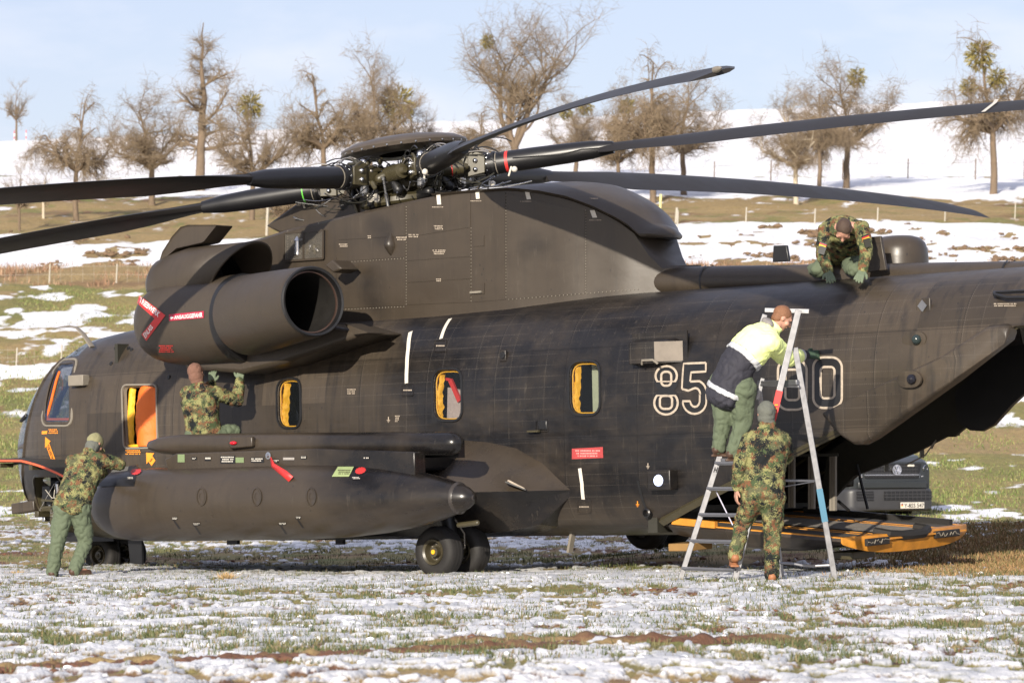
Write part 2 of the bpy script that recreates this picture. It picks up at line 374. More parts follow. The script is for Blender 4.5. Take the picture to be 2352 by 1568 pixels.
def ground_mat(name, fine=1.0):
    """attribute cover: R snow, G green grass, B bare soil / dry weeds"""
    m, t, b = newmat(name); L = t.links.new
    at = t.nodes.new('ShaderNodeAttribute'); at.attribute_name = 'cover'; sp = t.nodes.new('ShaderNodeSeparateColor'); L(at.outputs['Color'], sp.inputs[0])
    co = t.nodes.new('ShaderNodeTexCoord').outputs['Object']
    n1 = noise_n(t, mapping(t, co, (14 * fine, 9 * fine, 9)), 1, 5, .7); n2 = noise_n(t, mapping(t, co, (40 * fine, 26 * fine, 26)), 1, 4, .7); n3 = noise_n(t, co, 1.1 * fine, 4, .6)
    gr = mix_n(t, n2, (.05, .065, .018), (.25, .245, .075)); gr = mix_n(t, ramp_n(t, n3, .36, .60), gr, mix_n(t, n2, (.13, .095, .035), (.37, .29, .12)))
    so = mix_n(t, n2, (.055, .026, .015), (.21, .105, .062))
    dry = mix_n(t, n2, (.13, .088, .038), (.42, .31, .145))
    lo = mix_n(t, ramp_n(t, math_n(t, 'ADD', sp.outputs[2], math_n(t, 'MULTIPLY_ADD', n1, .5, -.25)), .42, .58), gr, mix_n(t, ramp_n(t, n3, *((.42, .55) if fine == 1 else (.30, .44))), so, dry))
    snow = mix_n(t, n1, *(((.60, .61, .63), (.78, .77, .76)) if fine == 1 else ((.74, .75, .78), (.88, .87, .86)))); snow = mix_n(t, ramp_n(t, noise_n(t, mapping(t, co, (3 * fine, 1.8 * fine, 2)), 1, 4, .6), .42, .60), snow, (.46, .47, .485) if fine == 1 else (.66, .67, .69))
    f = math_n(t, 'ADD', sp.outputs[0], math_n(t, 'MULTIPLY_ADD', n1, .40, -.20)); f = math_n(t, 'ADD', f, math_n(t, 'MULTIPLY_ADD', n2, .34, -.17))
    f = ramp_n(t, f, *((.36, .66) if fine == 1 else (.44, .62)))
    L(mix_n(t, f, lo, snow), b.inputs['Base Color']); b.inputs['Roughness'].default_value = .85; b.inputs['Specular IOR Level'].default_value = .25
    bump_n(t, b, math_n(t, 'ADD', math_n(t, 'MULTIPLY', n1, .6), math_n(t, 'MULTIPLY', n2, .5)), .7, .03 / fine)
    return m
m_gnear = ground_mat('snowy_field', 1.0); m_gfar = ground_mat('far_field', .16)

def near_cover(X, Y):
    """snow, grass, soil (0..1) of the near field"""
    s = fbm(X * 2.2, Y * 1.0, 5, 11, .66); fine = fbm(X * 9, Y * 5.0, 4, 23, .65)
    snow = .5 + (s - .5) * 1.25 + (fine - .5) * 2.9 + .11
    streak = fbm(X * .55, Y * 1.25, 3, 31)
    snow += (streak - .5) * .95
    yim = 996 + FPX * (CAMH - terrain(X, Y)) / Y                                     # picture row of flat ground at this distance
    snow += .30 * np.exp(-((yim - 1318) / 22) ** 2) - .28 * np.exp(-((yim - 1362) / 20) ** 2) - .22 * sstep(1300, 1230, yim) - .85 * np.exp(-((yim - 1284) / 18) ** 2) - .55 * sstep(1215, 1195, yim)  # snow thinned below the helicopter: grass there, also darkening its ground shadow by colour
    soil = fbm(X * .8 + 40, Y * .7, 4, 47, .6) + (fine - .5) * .25
    soil = .5 + (soil - .54) * 3.6
    line = (Y - (20.45 + .46 * (X + 2.94) + .10 * np.sin(X * 1.7) )) ; lw = .045 + .07 * fbm(X * 3, X * 0 + 1, 2, 3)
    fur = np.exp(-(line / lw) ** 2) * sstep(3.0, -.4, X + (fbm(X * 1.2, Y * 0, 2, 8) - .5) * 3)
    fur2 = np.exp(-((Y - 22.6 - .06 * X) / .08) ** 2) * sstep(.44, .56, fbm(X * .9, Y * 0 + 7, 3, 77)) * sstep(-1.5, 0, X)
    fur = np.maximum(fur, fur2)
    br = sstep(3.6, 5.2, X + .6 * (fbm(X, Y, 3, 2) - .5) - .12 * (Y - 37)) * sstep(33.6, 35.2, Y + (fine - .5)) * sstep(44.5, 42, Y + (fine - .5) * 2)   # dry grass patch on the right
    snow = snow - fur * 1.5 - br * .75; soil = soil + fur * 1.6 + br * .55 
    return np.clip(snow, 0, 1), np.clip(1 - soil, 0, 1), np.clip(soil, 0, 1), fur
# rows spaced evenly in the picture
yy = np.linspace(1780, 1186, 470); Yr = FPX * 1.5 / (yy - 996); Yr = np.interp(np.linspace(0, 1, 470), np.linspace(0, 1, 470), Yr)
u = np.linspace(-1, 1, 900); Yg = np.repeat(Yr[:, None], 900, 1); Xg = u[None, :] * (Yg * .158 + 1.2)
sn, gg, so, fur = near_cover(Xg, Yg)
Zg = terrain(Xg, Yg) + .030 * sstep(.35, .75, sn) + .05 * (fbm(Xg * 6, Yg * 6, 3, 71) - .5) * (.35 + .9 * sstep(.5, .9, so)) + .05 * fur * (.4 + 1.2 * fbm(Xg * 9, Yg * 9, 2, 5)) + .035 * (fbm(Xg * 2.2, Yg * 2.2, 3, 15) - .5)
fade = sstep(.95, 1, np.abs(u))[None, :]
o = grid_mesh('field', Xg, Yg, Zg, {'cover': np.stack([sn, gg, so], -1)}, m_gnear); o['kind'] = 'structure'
YJ = float(Yr[-1])

def far_cover(X, Y, Z):
    yim = 996 - (Z - CAMH) * FPX / Y; xim = 1176 + X / Y * FPX; lr = np.clip(xim / 2352, -.3, 1.3)
    n = fbm(X * .22, Y * .22, 4, 101, .55); f = fbm(X * 1.3, Y * .9, 4, 103, .6); ys = yim + (n - .5) * 34
    snow = np.zeros_like(X); soil = np.zeros_like(X)
    def band(a, b, w=6): return sstep(a - w, a + w, ys) * (1 - sstep(b - w, b + w, ys))
    # lower meadow
    mead = band(652, 1230)
    snow += mead * (.30 + (n - .5) * .6 + (f - .5) * 2.3)
    snow += band(700, 775) * .30 * (1 - lr) + band(845, 866, 4) * .5 + band(1172, 1196, 4) * .55 * (1 - sstep(.1, .5, lr)) 
    soil += mead * ((fbm(X * .5, Y * .35, 3, 41) - .60) * 3.0) + .35 * band(652, 705)
    soil += band(826, 846, 5) * .7 + band(918, 958, 10) * .55 * (1 - sstep(.0, .12, lr)) * 1.4
    rd = band(985, 1042, 6) * sstep(.80, .90, lr); soil += rd * 1.2; snow -= rd * .8
    # weeds, snow bank with clods, ochre strip
    soil += band(607, 652) * (.95 + (f - .5)); snow += band(607, 652) * (.12 + (n - .5) * .9 - .6 * sstep(632, 650, ys))
    bank = band(512, 607); clod = fbm(X * .8, Y * .5, 4, 55, .6)
    bank = bank * sstep(.35, .55, lr) + bank * (1 - sstep(.35, .55, lr)) * sstep(540, 556, ys)
    cl = sstep(.66, .71, clod + .12 * sstep(572, 602, ys)); snow += bank * (1.0 - cl * 1.3); soil += bank * cl * 1.2
    och = band(446, 512) + band(512, 548) * (1 - sstep(.35, .55, lr)); och = np.clip(och, 0, 1)
    snow += och * (.12 + (f - .5) * 1.5 + (n - .5) * 1.0 + .35 * sstep(470, 452, ys)); soil += och * (.62 + (f - .5) * 1.0 + .25 * (.5 - n))
    # white hillside
    hill = 1 - sstep(440, 452, ys); fur = .5 + .5 * np.sin(Y * 3.1 + n * 4)
    snow += hill * (.97 - .30 * sstep(.62, .8, f) - .14 * fur * sstep(.45, .7, n) - .5 * np.exp(-((yim - 407) / 2.2) ** 2) * sstep(.35, .7, f)); soil += hill * .45
    crest = sstep(262, 272, Y); snow -= crest * .4
    return np.clip(snow, 0, 1), np.clip(1 - soil, 0, 1), np.clip(soil, 0, 1)
Yf = np.concatenate([np.interp(np.linspace(0, 1, 420), np.linspace(0, 1, 6), [YJ, 86, 106, 140, 185, 275]), np.linspace(280, 900, 24)])
Yg = np.repeat(Yf[:, None], 520, 1); u = np.linspace(-1, 1, 520); Xg = u[None, :] * (Yg * .165 + 6)
Zt = terrain(Xg, np.minimum(Yg, 262)) - .02 * np.clip(Yg - 275, 0, 1000)
sn, gg, so = far_cover(Xg, Yg, Zt)
Zg = Zt + .35 * (fbm(Xg * .35, Yg * .3, 3, 9) - .5) * sstep(66, 90, Yg) + .10 * (fbm(Xg * 1.6, Yg * 1.2, 3, 19) - .5)
Zg[0] = Zt[0] - .02
o = grid_mesh('hillside', Xg, Yg, Zg, {'cover': np.stack([sn, gg, so], -1)}, m_gfar); o['kind'] = 'structure'
# the land either side and behind the camera, out to the horizon
mb = MB()
for sx in (-1, 1):
    rows = [3, 12, 20, 30, 45, 55, 66, 75, 85, 100, 120, 140, 165, 200, 262, 300, 900]; A = []; 
    for Yv in rows:
        yv = min(Yv, 262); e = (Yv * .155 + 1.0) if Yv < 65 else (Yv * .160 + 5.2)
        A.append([(sx * (e + q), Yv, tz(sx * (e + min(q, 40)), yv) - .05 - (.02 * max(0, Yv - 275))) for q in (0, 8, 30, 120, 600)])
    mb.loft(A, closed=False)
mb.add([(-600, -300, -.1), (600, -300, -.1), (600, 3, -.1), (-600, 3, -.1)], [(0, 1, 2, 3)])
mb.add([(-8, 3, .05), (8, 3, .05), (8, 20, .02), (-8, 20, .02)], [(0, 1, 2, 3)])
m_land = ground_mat('outer_land', .3)
o = mb.build('outer_land', m_land); o['kind'] = 'structure'
c = o.data.attributes.new('cover', 'FLOAT_COLOR', 'POINT'); c.data.foreach_set('color', np.tile([.55, .7, .3, 1], len(o.data.vertices)).astype(np.float32))

# ---- grass, weeds, clods
def blades(name, P, hgt, wid, cols, mat_, lean=.5, seed=1):
    """P (n,3) roots; one bent two-part blade each"""
    r = np.random.RandomState(seed); n = len(P); a = r.rand(n) * 2 * pi; h = hgt * (.5 + r.rand(n)); w = wid * (.6 + .8 * r.rand(n))
    la = r.rand(n) * 2 * pi; ll = h * lean * r.rand(n)
    d = np.stack([np.cos(a), np.sin(a) * .4, np.zeros(n)], -1); ln = np.stack([np.cos(la), np.sin(la), np.zeros(n)], -1)
    up = np.zeros((n, 3)); up[:, 2] = 1
    v0 = P - d * w[:, None] / 2; v1 = P + d * w[:, None] / 2
    mid = P + up * (h * .6)[:, None] + ln * (ll * .4)[:, None]; v2 = mid + d * w[:, None] * .35; v3 = mid - d * w[:, None] * .35
    v4 = P + up * h[:, None] * (1 - .3 * (ll / h))[:, None] + ln * ll[:, None]
    V = np.stack([v0, v1, v2, v3, v4], 1).reshape(-1, 3); b = np.arange(n)[:, None] * 5
    T = np.concatenate([b + [0, 1, 2], b + [0, 2, 3], b + [3, 2, 4]], 0)
    me = bpy.data.meshes.new(name); me.vertices.add(len(V)); me.vertices.foreach_set('co', V.astype(np.float32).ravel())
    me.loops.add(T.size); me.loops.foreach_set('vertex_index', T.ravel().astype(np.int32)); me.polygons.add(len(T))
    me.polygons.foreach_set('loop_start', (np.arange(len(T)) * 3).astype(np.int32)); me.polygons.foreach_set('loop_total', np.full(len(T), 3, np.int32)); me.update()
    c = me.attributes.new('tint', 'FLOAT_COLOR', 'POINT'); k = r.randint(0, len(cols), n); C = np.array(cols)[k] * (.7 + .6 * r.rand(n))[:, None]
    C = np.concatenate([np.repeat(C[:, None], 5, 1), np.ones((n, 5, 1))], -1); c.data.foreach_set('color', C.astype(np.float32).ravel())
    me.materials.append(mat_); o = bpy.data.objects.new(name, me); COL.objects.link(o); o['kind'] = 'stuff'; return o
m_grass, t_, b_ = newmat('grass_blades'); a_ = t_.nodes.new('ShaderNodeAttribute'); a_.attribute_name = 'tint'; t_.links.new(a_.outputs['Color'], b_.inputs['Base Color']); b_.inputs['Roughness'].default_value = .6; b_.inputs['Specular IOR Level'].default_value = .25
RS = np.random.RandomState(4)
def near_points(n):
    yv = RS.uniform(1195, 1600, n * 3) ** 1.0; Y = FPX * 1.5 / (yv - 996); keep = RS.rand(len(Y)) < (Y / 63) ** .5 * 1.0
    Y = Y[keep][:n]; X = RS.uniform(-1, 1, len(Y)) * (Y * .150 + .8); return X, Y
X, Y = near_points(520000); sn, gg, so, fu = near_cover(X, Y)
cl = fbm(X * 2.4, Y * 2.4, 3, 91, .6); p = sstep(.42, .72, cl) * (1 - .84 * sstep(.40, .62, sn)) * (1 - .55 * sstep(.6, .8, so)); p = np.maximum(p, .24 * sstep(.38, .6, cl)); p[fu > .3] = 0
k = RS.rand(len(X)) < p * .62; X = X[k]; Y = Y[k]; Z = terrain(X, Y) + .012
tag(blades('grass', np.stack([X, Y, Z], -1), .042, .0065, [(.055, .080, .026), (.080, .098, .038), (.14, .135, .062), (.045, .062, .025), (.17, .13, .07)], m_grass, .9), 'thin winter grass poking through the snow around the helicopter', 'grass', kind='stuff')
X = RS.uniform(2.6, 7.5, 75000); Y = RS.uniform(33.5, 45, 75000); sn, gg, so, fu = near_cover(X, Y)
k = RS.rand(len(X)) < .85 * sstep(3.3, 5.0, X - .12 * (Y - 37) + 2.2 * (fbm(X * 1.6, Y * .9, 3, 222) - .5)) * sstep(33.6, 35.4, Y + 1.5 * (fbm(X * 2, Y, 2, 9) - .5)); k = k & (np.abs(X) < Y * .16); X = X[k]; Y = Y[k]
tag(blades('dry_grass', np.stack([X, Y, terrain(X, Y) + .01], -1), .05, .009, [(.22, .13, .06), (.17, .10, .045), (.28, .19, .09), (.12, .11, .04)], m_grass, 1.2, 5), 'patch of flattened brown dry grass at the right behind the ramp', 'grass', kind='stuff')
# meadow beyond
n = 170000; yv = RS.uniform(660, 1195, n); Y = np.interp(-yv, [-p[1] for p in PROF[3:]], [p[0] for p in PROF[3:]]); X = RS.uniform(-1, 1, n) * (Y * .15 + 1)
Zt = terrain(X, Y); sn, gg, so = far_cover(X, Y, Zt); k = (RS.rand(n) < .9 * (1 - .85 * sstep(.4, .6, sn)) * (1 - .6 * sstep(.5, .7, so))); X = X[k]; Y = Y[k]; Zt = Zt[k]
tag(blades('meadow_grass', np.stack([X, Y, Zt - .02], -1), .075, .020, [(.11, .15, .040), (.16, .19, .060), (.24, .23, .09), (.08, .11, .03)], m_grass, .8, 6), 'green meadow grass with snow flecks beyond the helicopter', 'grass', kind='stuff')
n = 22000; yv = RS.uniform(606, 652, n); Y = np.interp(-yv, [-p[1] for p in PROF[3:]], [p[0] for p in PROF[3:]]); X = RS.uniform(-1, 1, n) * (Y * .15 + 1)
k = fbm(X * .6, Y * .6, 3, 66) > .46; X = X[k]; Y = Y[k]
tag(blades('dead_weeds', np.stack([X, Y, terrain(X, Y) - .05], -1), .20, .024, [(.26, .15, .09), (.20, .11, .07), (.33, .22, .14), (.15, .09, .05)], m_grass, .6, 8), 'brown dead weeds along the foot of the snow bank', 'weeds', kind='stuff')
# clods and lumps of snow
def lumps(name, X, Y, r0, mat_, seed, dz=0):
    R = np.random.RandomState(seed); bmv = []; fs = []
    ico = bmesh.new(); bmesh.ops.create_icosphere(ico, subdivisions=1, radius=1); iv = np.array([v.co[:] for v in ico.verts]); fi = np.array([[v.index for v in f.verts] for f in ico.faces]); ico.free()
    n = len(X); r = r0 * (.4 + R.rand(n) ** 2 * 1.4); V = iv[None] * (r[:, None, None] * (1 + .5 * (R.rand(n, len(iv), 1) - .5))) * np.stack([1 + .8 * R.rand(n), 1 + .4 * R.rand(n), .55 + .3 * R.rand(n)], -1)[:, None]
    V = V + np.stack([X, Y, terrain(X, Y) + dz], -1)[:, None]; V = V.reshape(-1, 3); T = (fi[None] + (np.arange(n) * len(iv))[:, None, None]).reshape(-1, 3)
    me = bpy.data.meshes.new(name); me.vertices.add(len(V)); me.vertices.foreach_set('co', V.astype(np.float32).ravel()); me.loops.add(T.size); me.loops.foreach_set('vertex_index', T.ravel().astype(np.int32))
    me.polygons.add(len(T)); me.polygons.foreach_set('loop_start', (np.arange(len(T)) * 3).astype(np.int32)); me.polygons.foreach_set('loop_total', np.full(len(T), 3, np.int32)); me.polygons.foreach_set('use_smooth', np.ones(len(T), bool)); me.update()
    me.materials.append(mat_); o = bpy.data.objects.new(name, me); COL.objects.link(o); o['kind'] = 'stuff'; return o
m_soil = M('soil_clod', (.12, .055, .032), .9, var=.5, sc=12, bump=.5); m_snow = M('snow_lump', (.83, .84, .86), .7, var=.04, sc=12, bump=.3)
X, Y = near_points(90000); sn, gg, so, fu = near_cover(X, Y); k = RS.rand(len(X)) < np.clip(sstep(.55, .9, so) * (1 - sstep(.3, .6, sn)) * .05 + (fu > .45) * .5, 0, 1)
X = np.concatenate([X[k], RS.uniform(-3.4, .4, 9000)]); Yx = 20.45 + .46 * (X + 2.94) + .10 * np.sin(X * 1.7) + RS.normal(0, .04, len(X)); Y = np.concatenate([Y[k], Yx[-9000:]]); k = np.ones(len(X), bool)
tag(lumps('soil_clods', X[k], Y[k], .022, m_soil, 3, .012), 'red brown soil clods in the furrows of the field', 'soil', kind='stuff')
X, Y = near_points(40000); sn, gg, so, fu = near_cover(X, Y); k = (RS.rand(len(X)) < .07 * sstep(.62, .8, sn)) & (Y < 40)
tag(lumps('snow_lumps', X[k], Y[k], .015, m_snow, 5, .022), 'small lumps of thawing snow on the field', 'snow', kind='stuff')
n = 9000; yv = RS.uniform(520, 612, n); Y = np.interp(-yv, [-p[1] for p in PROF[3:]], [p[0] for p in PROF[3:]]); X = RS.uniform(-1, 1, n) * (Y * .15 + 1)
k = fbm(X * .8, Y * .5, 4, 55, .6) + .12 * sstep(572, 602, yv) > .68
tag(lumps('bank_clods', X[k], Y[k], .070, M('bank_soil', (.14, .09, .052), .9, var=.4, sc=8), 9, .02), 'brown earth clods showing through the snow bank', 'soil', kind='stuff')
# ------------------------------------------------------------------ helicopter
heli = empty('helicopter'); heli.matrix_world = Matrix(((XF.x, YL.x, ZU.x, HO.x), (XF.y, YL.y, ZU.y, HO.y), (XF.z, YL.z, ZU.z, HO.z), (0, 0, 0, 1)))
tag(heli, 'large dark olive and black transport helicopter with its tail ramp lowered on the snowy field', 'helicopter')
def ip(x, xs, ys): return float(np.interp(x, xs, ys))
def XN(x): return 4 + (x - 4) * .915 if x > 4 else x          # nose stretched forward a little
def hw(x):
    x = XN(x)
    if x >= 4: return 1.25 * sqrt(max(1e-5, 1 - ((x - 4) / 1.94) ** 2))
    return ip(x, [-14, -9.5, -6, 3, 4], [.95, 1.2, 1.3, 1.3, 1.25])
def zt(x): x = XN(x); return ip(x, [-14, 3.2, 4, 4.6, 5.0, 5.28, 5.6, 5.8, 5.94], [2.96, 2.94, 2.92, 2.85, 2.70, 2.50, 2.12, 1.75, 1.32])
def zb(x): x = XN(x); return ip(x, [-14, -10, -4.5, 4, 5, 5.5, 5.8, 5.94], [1.0, .9, .34, .36, .44, .62, .86, 1.14])
def zc(x): return min(1.45, .5 * (zt(x) + zb(x)) + .1) if XN(x) > 4.8 else 1.45
def nto(x): return ip(x, [3.5, 5.9], [2.9, 2.05])
def nbo(x): return ip(x, [4, 5.9], [4.6, 2.1])
def ysurf(x, z):
    c = zc(x); n, h = (nto(x), zt(x) - c) if z >= c else (nbo(x), c - zb(x))
    t = min(1, abs(z - c) / max(h, 1e-4)); return hw(x) * max(0, 1 - t ** n) ** (1 / n)
def section(x, n=116, k=1.0):
    P = section0(x, 720, k); D = [0.0]
    for a, b_ in zip(P, P[1:] + P[:1]): D.append(D[-1] + sqrt((a[1] - b_[1]) ** 2 + (a[2] - b_[2]) ** 2))
    t = np.linspace(0, D[-1], n, endpoint=False); Q = P + P[:1]; return [(x, y, z) for y, z in zip(np.interp(t, D, [q[1] for q in Q]), np.interp(t, D, [q[2] for q in Q]))]
def section0(x, n=72, k=1.0):
    c = zc(x); P = []
    for i in range(n):
        a = 2 * pi * i / n; ca, sa = cos(a), sin(a); e, h = (nto(x), zt(x) - c) if sa >= 0 else (nbo(x), c - zb(x))
        P.append((x, k * hw(x) * math.copysign(abs(ca) ** (2 / e), ca), c + k * h * math.copysign(abs(sa) ** (2 / e), sa)))
    return P
def S(x, z, off=0.0):
    e = .01; p = Vector((x, ysurf(x, z), z)); a = Vector((x + e, ysurf(x + e, z), z)) - p; b = Vector((x, ysurf(x, z + e), z + e)) - p
    n = a.cross(b); n = n if n.y > 0 else -n; n.normalize(); return p + n * off
def HS(px, py):
    v = 1.3
    for _ in range(8):
        p = H(px, py, v); v = .5 * v + .5 * ysurf(min(p.x, 6.08), p.z)
    return p.x, p.z
def rpoly(C, r, n=4):
    """convex polygon with rounded corners (2D)"""
    C = [Vector(c) for c in C]; m = len(C); out = []
    for i in range(m):
        a, b, c = C[i - 1], C[i], C[(i + 1) % m]; p = b + (a - b).normalized() * r; q = b + (c - b).normalized() * r
        for k in range(n + 1):
            t = k / n; out.append(((1 - t) ** 2 * p + 2 * t * (1 - t) * b + t * t * q))
    return [tuple(p) for p in out]
def grow(P, d):
    c = Vector((sum(p[0] for p in P) / len(P), sum(p[1] for p in P) / len(P))); out = []; m = len(P)
    for i in range(m):
        t = Vector(P[(i + 1) % m]) - Vector(P[i - 1]); n = Vector((t.y, -t.x)); n = n / max(n.length, 1e-6)
        if n.dot(Vector(P[i]) - c) < 0: n = -n
        out.append(tuple(Vector(P[i]) + n * d))
    return out
pxq = lambda L: [HS(*p) for p in L]
# openings (picture points of their corners measured on the near side)
Wq = {'door': rpoly(pxq([(284, 887), (360, 886), (362, 1025), (288, 1027)]), .06),
      'w2': rpoly(pxq([(640, 873), (690, 871), (691, 980), (641, 980)]), .13),
      'w3': rpoly(pxq([(998, 851), (1060, 849), (1061, 963), (999, 963)]), .13),
      'w4': rpoly(pxq([(1311, 833), (1377, 831), (1378, 949), (1312, 950)]), .13),
      'pilot': rpoly(pxq([(131, 836), (171, 834), (161, 968), (101, 968)]), .08),
      'bay': rpoly(pxq([(76, 1096), (168, 1096), (168, 1206), (112, 1200), (84, 1165)]), .06)}
xs = list(np.linspace(6.112, 4.0, 34)) + list(np.linspace(3.8, -4.6, 44)) + list(np.linspace(-4.8, -9.6, 26)) + [-10.5, -11.5, -13, -14]
mb = MB(); mb.loft([section(x) for x in xs], cap=True)
o = mb.build('fuselage', None, heli); me = o.data; me.materials.append(m_skin); me.materials.append(m_gsky)
b = bmesh.new(); b.from_mesh(me)
def bis(sel, co, no):
    F = [f for f in b.faces if sel(f)]; E = {e for f in F for e in f.edges}; V = {v for f in F for v in f.verts}
    bmesh.ops.bisect_plane(b, geom=list(V) + list(E) + F, plane_co=co, plane_no=no, dist=1e-6)
def inpoly(p, P):
    s = None
    for i in range(len(P)):
        a, c = P[i - 1], P[i]; q = (c[0] - a[0]) * (p[1] - a[1]) - (c[1] - a[1]) * (p[0] - a[0])
        if abs(q) < 1e-9: continue
        if s is None: s = q > 0
        elif (q > 0) != s: return False
    return True
for k, P in Wq.items():
    x0, x1 = min(p[0] for p in P), max(p[0] for p in P); z0, z1 = min(p[1] for p in P), max(p[1] for p in P)
    sel = lambda f: (lambda c: c.y > .2 and x0 - .3 < c.x < x1 + .3 and z0 - .2 < c.z < z1 + .2)(f.calc_center_median())
    for i in range(len(P)):
        a, c = Vector(P[i - 1]), Vector(P[i]); d = c - a
        if d.length > 1e-4: bis(sel, (a.x, 0, a.y), (d.y, 0, -d.x))
    bmesh.ops.delete(b, geom=[f for f in b.faces if (lambda c: c.y > .2 and inpoly((c.x, c.z), P))(f.calc_center_median())], context='FACES')
LOW = [(-4.62, .46), (-7.0, 1.36), (-8.95, 2.32), (-14.1, 2.40)]
for i in range(3):
    (xa, za), (xb, zb_) = LOW[i], LOW[i + 1]
    bis(lambda f: xb - .3 < f.calc_center_median().x < xa + .3, (xa, 0, za), (-(zb_ - za), 0, xb - xa))
for i in range(3):
    (xa, za), (xb, zb_) = LOW[i], LOW[i + 1]
    bis(lambda f: xb - .3 < f.calc_center_median().x < xa + .3 and f.calc_center_median().y < 0, (xa, 0, za + .22), (-(zb_ - za), 0, xb - xa))
bis(lambda f: -5 < f.calc_center_median().x < -4.3, (-4.62, 0, 0), (1, 0, 0))
def FARUP(x): return .22 * min(1, max(0, (-4.8 - x) / .8))
def zlow(x): return ip(-x, [-q[0] for q in LOW], [q[1] for q in LOW])
bmesh.ops.delete(b, geom=[f for f in b.faces if (lambda c: c.x < -4.62 and c.z < zlow(c.x) + (FARUP(c.x) if c.y < -.2 else 0) - .002)(f.calc_center_median())], context='FACES')
# glazed nose
G0, G1, G2 = Vector((5.02, 2.62)), Vector((5.30, 1.55)), Vector((5.62, .66))
for a, c in ((G0, G1), (G1, G2)):
    d = c - a; bis(lambda f: f.calc_center_median().x > 4.4, (a.x, 0, a.y), (d.y, 0, -d.x))
bis(lambda f: f.calc_center_median().x > 4.2, (0, 0, 2.60), (0, 0, 1)); bis(lambda f: f.calc_center_median().x > 4.2, (4.45, 0, 2.6), (1, 0, 0))
def isglass(c):
    xg = G0.x + (G1.x - G0.x) * (G0.y - c.z) / (G0.y - G1.y) if c.z > G1.y else G1.x + (G2.x - G1.x) * (G1.y - c.z) / (G1.y - G2.y)
    if c.z > 2.60: return c.x > 4.45 and not (abs(c.y) < .06)
    if c.z < .66: return False
    return c.x > xg and not (abs(c.y) < .05) and not (1.50 < c.z < 1.56)
GL = MB()
for f in [f for f in b.faces if isglass(f.calc_center_median())]:
    GL.add([v.co[:] for v in f.verts], [tuple(range(len(f.verts)))])
bmesh.ops.delete(b, geom=[f for f in b.faces if isglass(f.calc_center_median())], context='FACES')
bmesh.ops.remove_doubles(b, verts=b.verts, dist=1e-5)
b.to_mesh(me); b.free(); me.polygons.foreach_set('use_smooth', [True] * len(me.polygons)); me.set_sharp_from_angle(angle=radians(40))
sol = o.modifiers.new('skin', 'SOLIDIFY'); sol.thickness = .018; sol.offset = -1 
gl = GL.build('windscreen', m_gsky, heli)
bb = bmesh.new(); bb.from_mesh(gl.data); bmesh.ops.remove_doubles(bb, verts=bb.verts, dist=1e-4); bb.to_mesh(gl.data); bb.free()
# windscreen posts
mb = MB()
def nosepath(zs, g): return [(g(z), ysurf(g(z), z) + .006, z) for z in zs]
zz = list(np.linspace(.70, 2.6, 16)); mb.tube([S((G0.x + (G1.x - G0.x) * (G0.y - z) / (G0.y - G1.y) if z > G1.y else G1.x + (G2.x - G1.x) * (G1.y - z) / (G1.y - G2.y)), z, .004) for z in zz], .018, 6)
mb.build('windscreen_post', m_skin, heli)

# interior: bulkheads, floor, deck, seats, boxes
mb = MB(); mb.box((-.4, 0, .62), (9.0, 2.3, .06)); mb.box((3.55, 0, 1.6), (.05, 2.2, 2.2)); mb.box((-4.5, 0, .5), (.12, 2.3, .25)); mb.box((-.3, -1.10, 1.6), (8.0, .05, 1.9))
mb.build('cabin_lining', m_inner, heli)
mb = MB()
for y in (.55, -.55):
    mb.box((4.1, y, 1.25), (.5, .5, .12)); mb.box((3.82, y, 1.65), (.12, .48, .75)); mb.box((3.80, y, 2.15), (.1, .26, .2)); mb.box((4.1, y, 1.0), (.4, .4, .4))
mb.build('pilot_seat', m_grey, heli, bevel=.04)
mb = MB(); mb.box((4.95, 0, 1.35), (.3, 1.5, .5)); mb.caps((4.75, .78, 1.32), (4.70, .62, 1.62), .13, .05); mb.ell((4.55, .72, 1.40), (.26, .18, .16)); mb.caps((4.62, .7, 1.55), (4.6, .72, 1.85), .012, .02)
mb.build('instrument_panel', m_black, heli)

def ring_on(P, w, name, m, off=.012, inn=-.05, parent=heli):
    """a raised frame round an opening"""
    O_ = grow(P, w); I = P; mb = MB()
    R = [[S(*p, .001) for p in O_], [S(*p, off) for p in grow(P, w * .8)], [S(*p, off) for p in grow(P, .004)], [S(*p, inn) for p in grow(P, -.006)]]
    mb.loft(R, cap=False); return mb.build(name, m, parent, smooth=50)
def pane(P, m, off, name='pane', parent=heli):
    mb = MB(); Q = [S(*p, off) for p in P]; mb.add(Q, [tuple(range(len(Q)))]); return mb.build(name, m, parent, smooth=0)
def curtain(P, f0, f1, name, m, par, off=-.05, ful=.015, n=26):
    """padded strip over the forward part f0..f1 of an opening"""
    x0, x1 = max(p[0] for p in P), min(p[0] for p in P); z0, z1 = min(p[1] for p in P), max(p[1] for p in P); A = []
    for k in range(n + 1):
        z = z0 + (z1 - z0) * k / n; r = []
        for j in range(9):
            s = j / 8; x = x0 + (x1 - x0) * (f0 + (f1 + .05 * mnoise.noise((k * .35, f1 * 9, x0)) - f0) * s); r.append(S(x, z, off - .05 * (s - .5) ** 2 * 4 + ful * 1.6 * mnoise.noise((s * 5, k * .45, x0))))
        A.append(r)
    mb = MB().loft(A, closed=False); return mb.build(name, m, par, smooth=60)
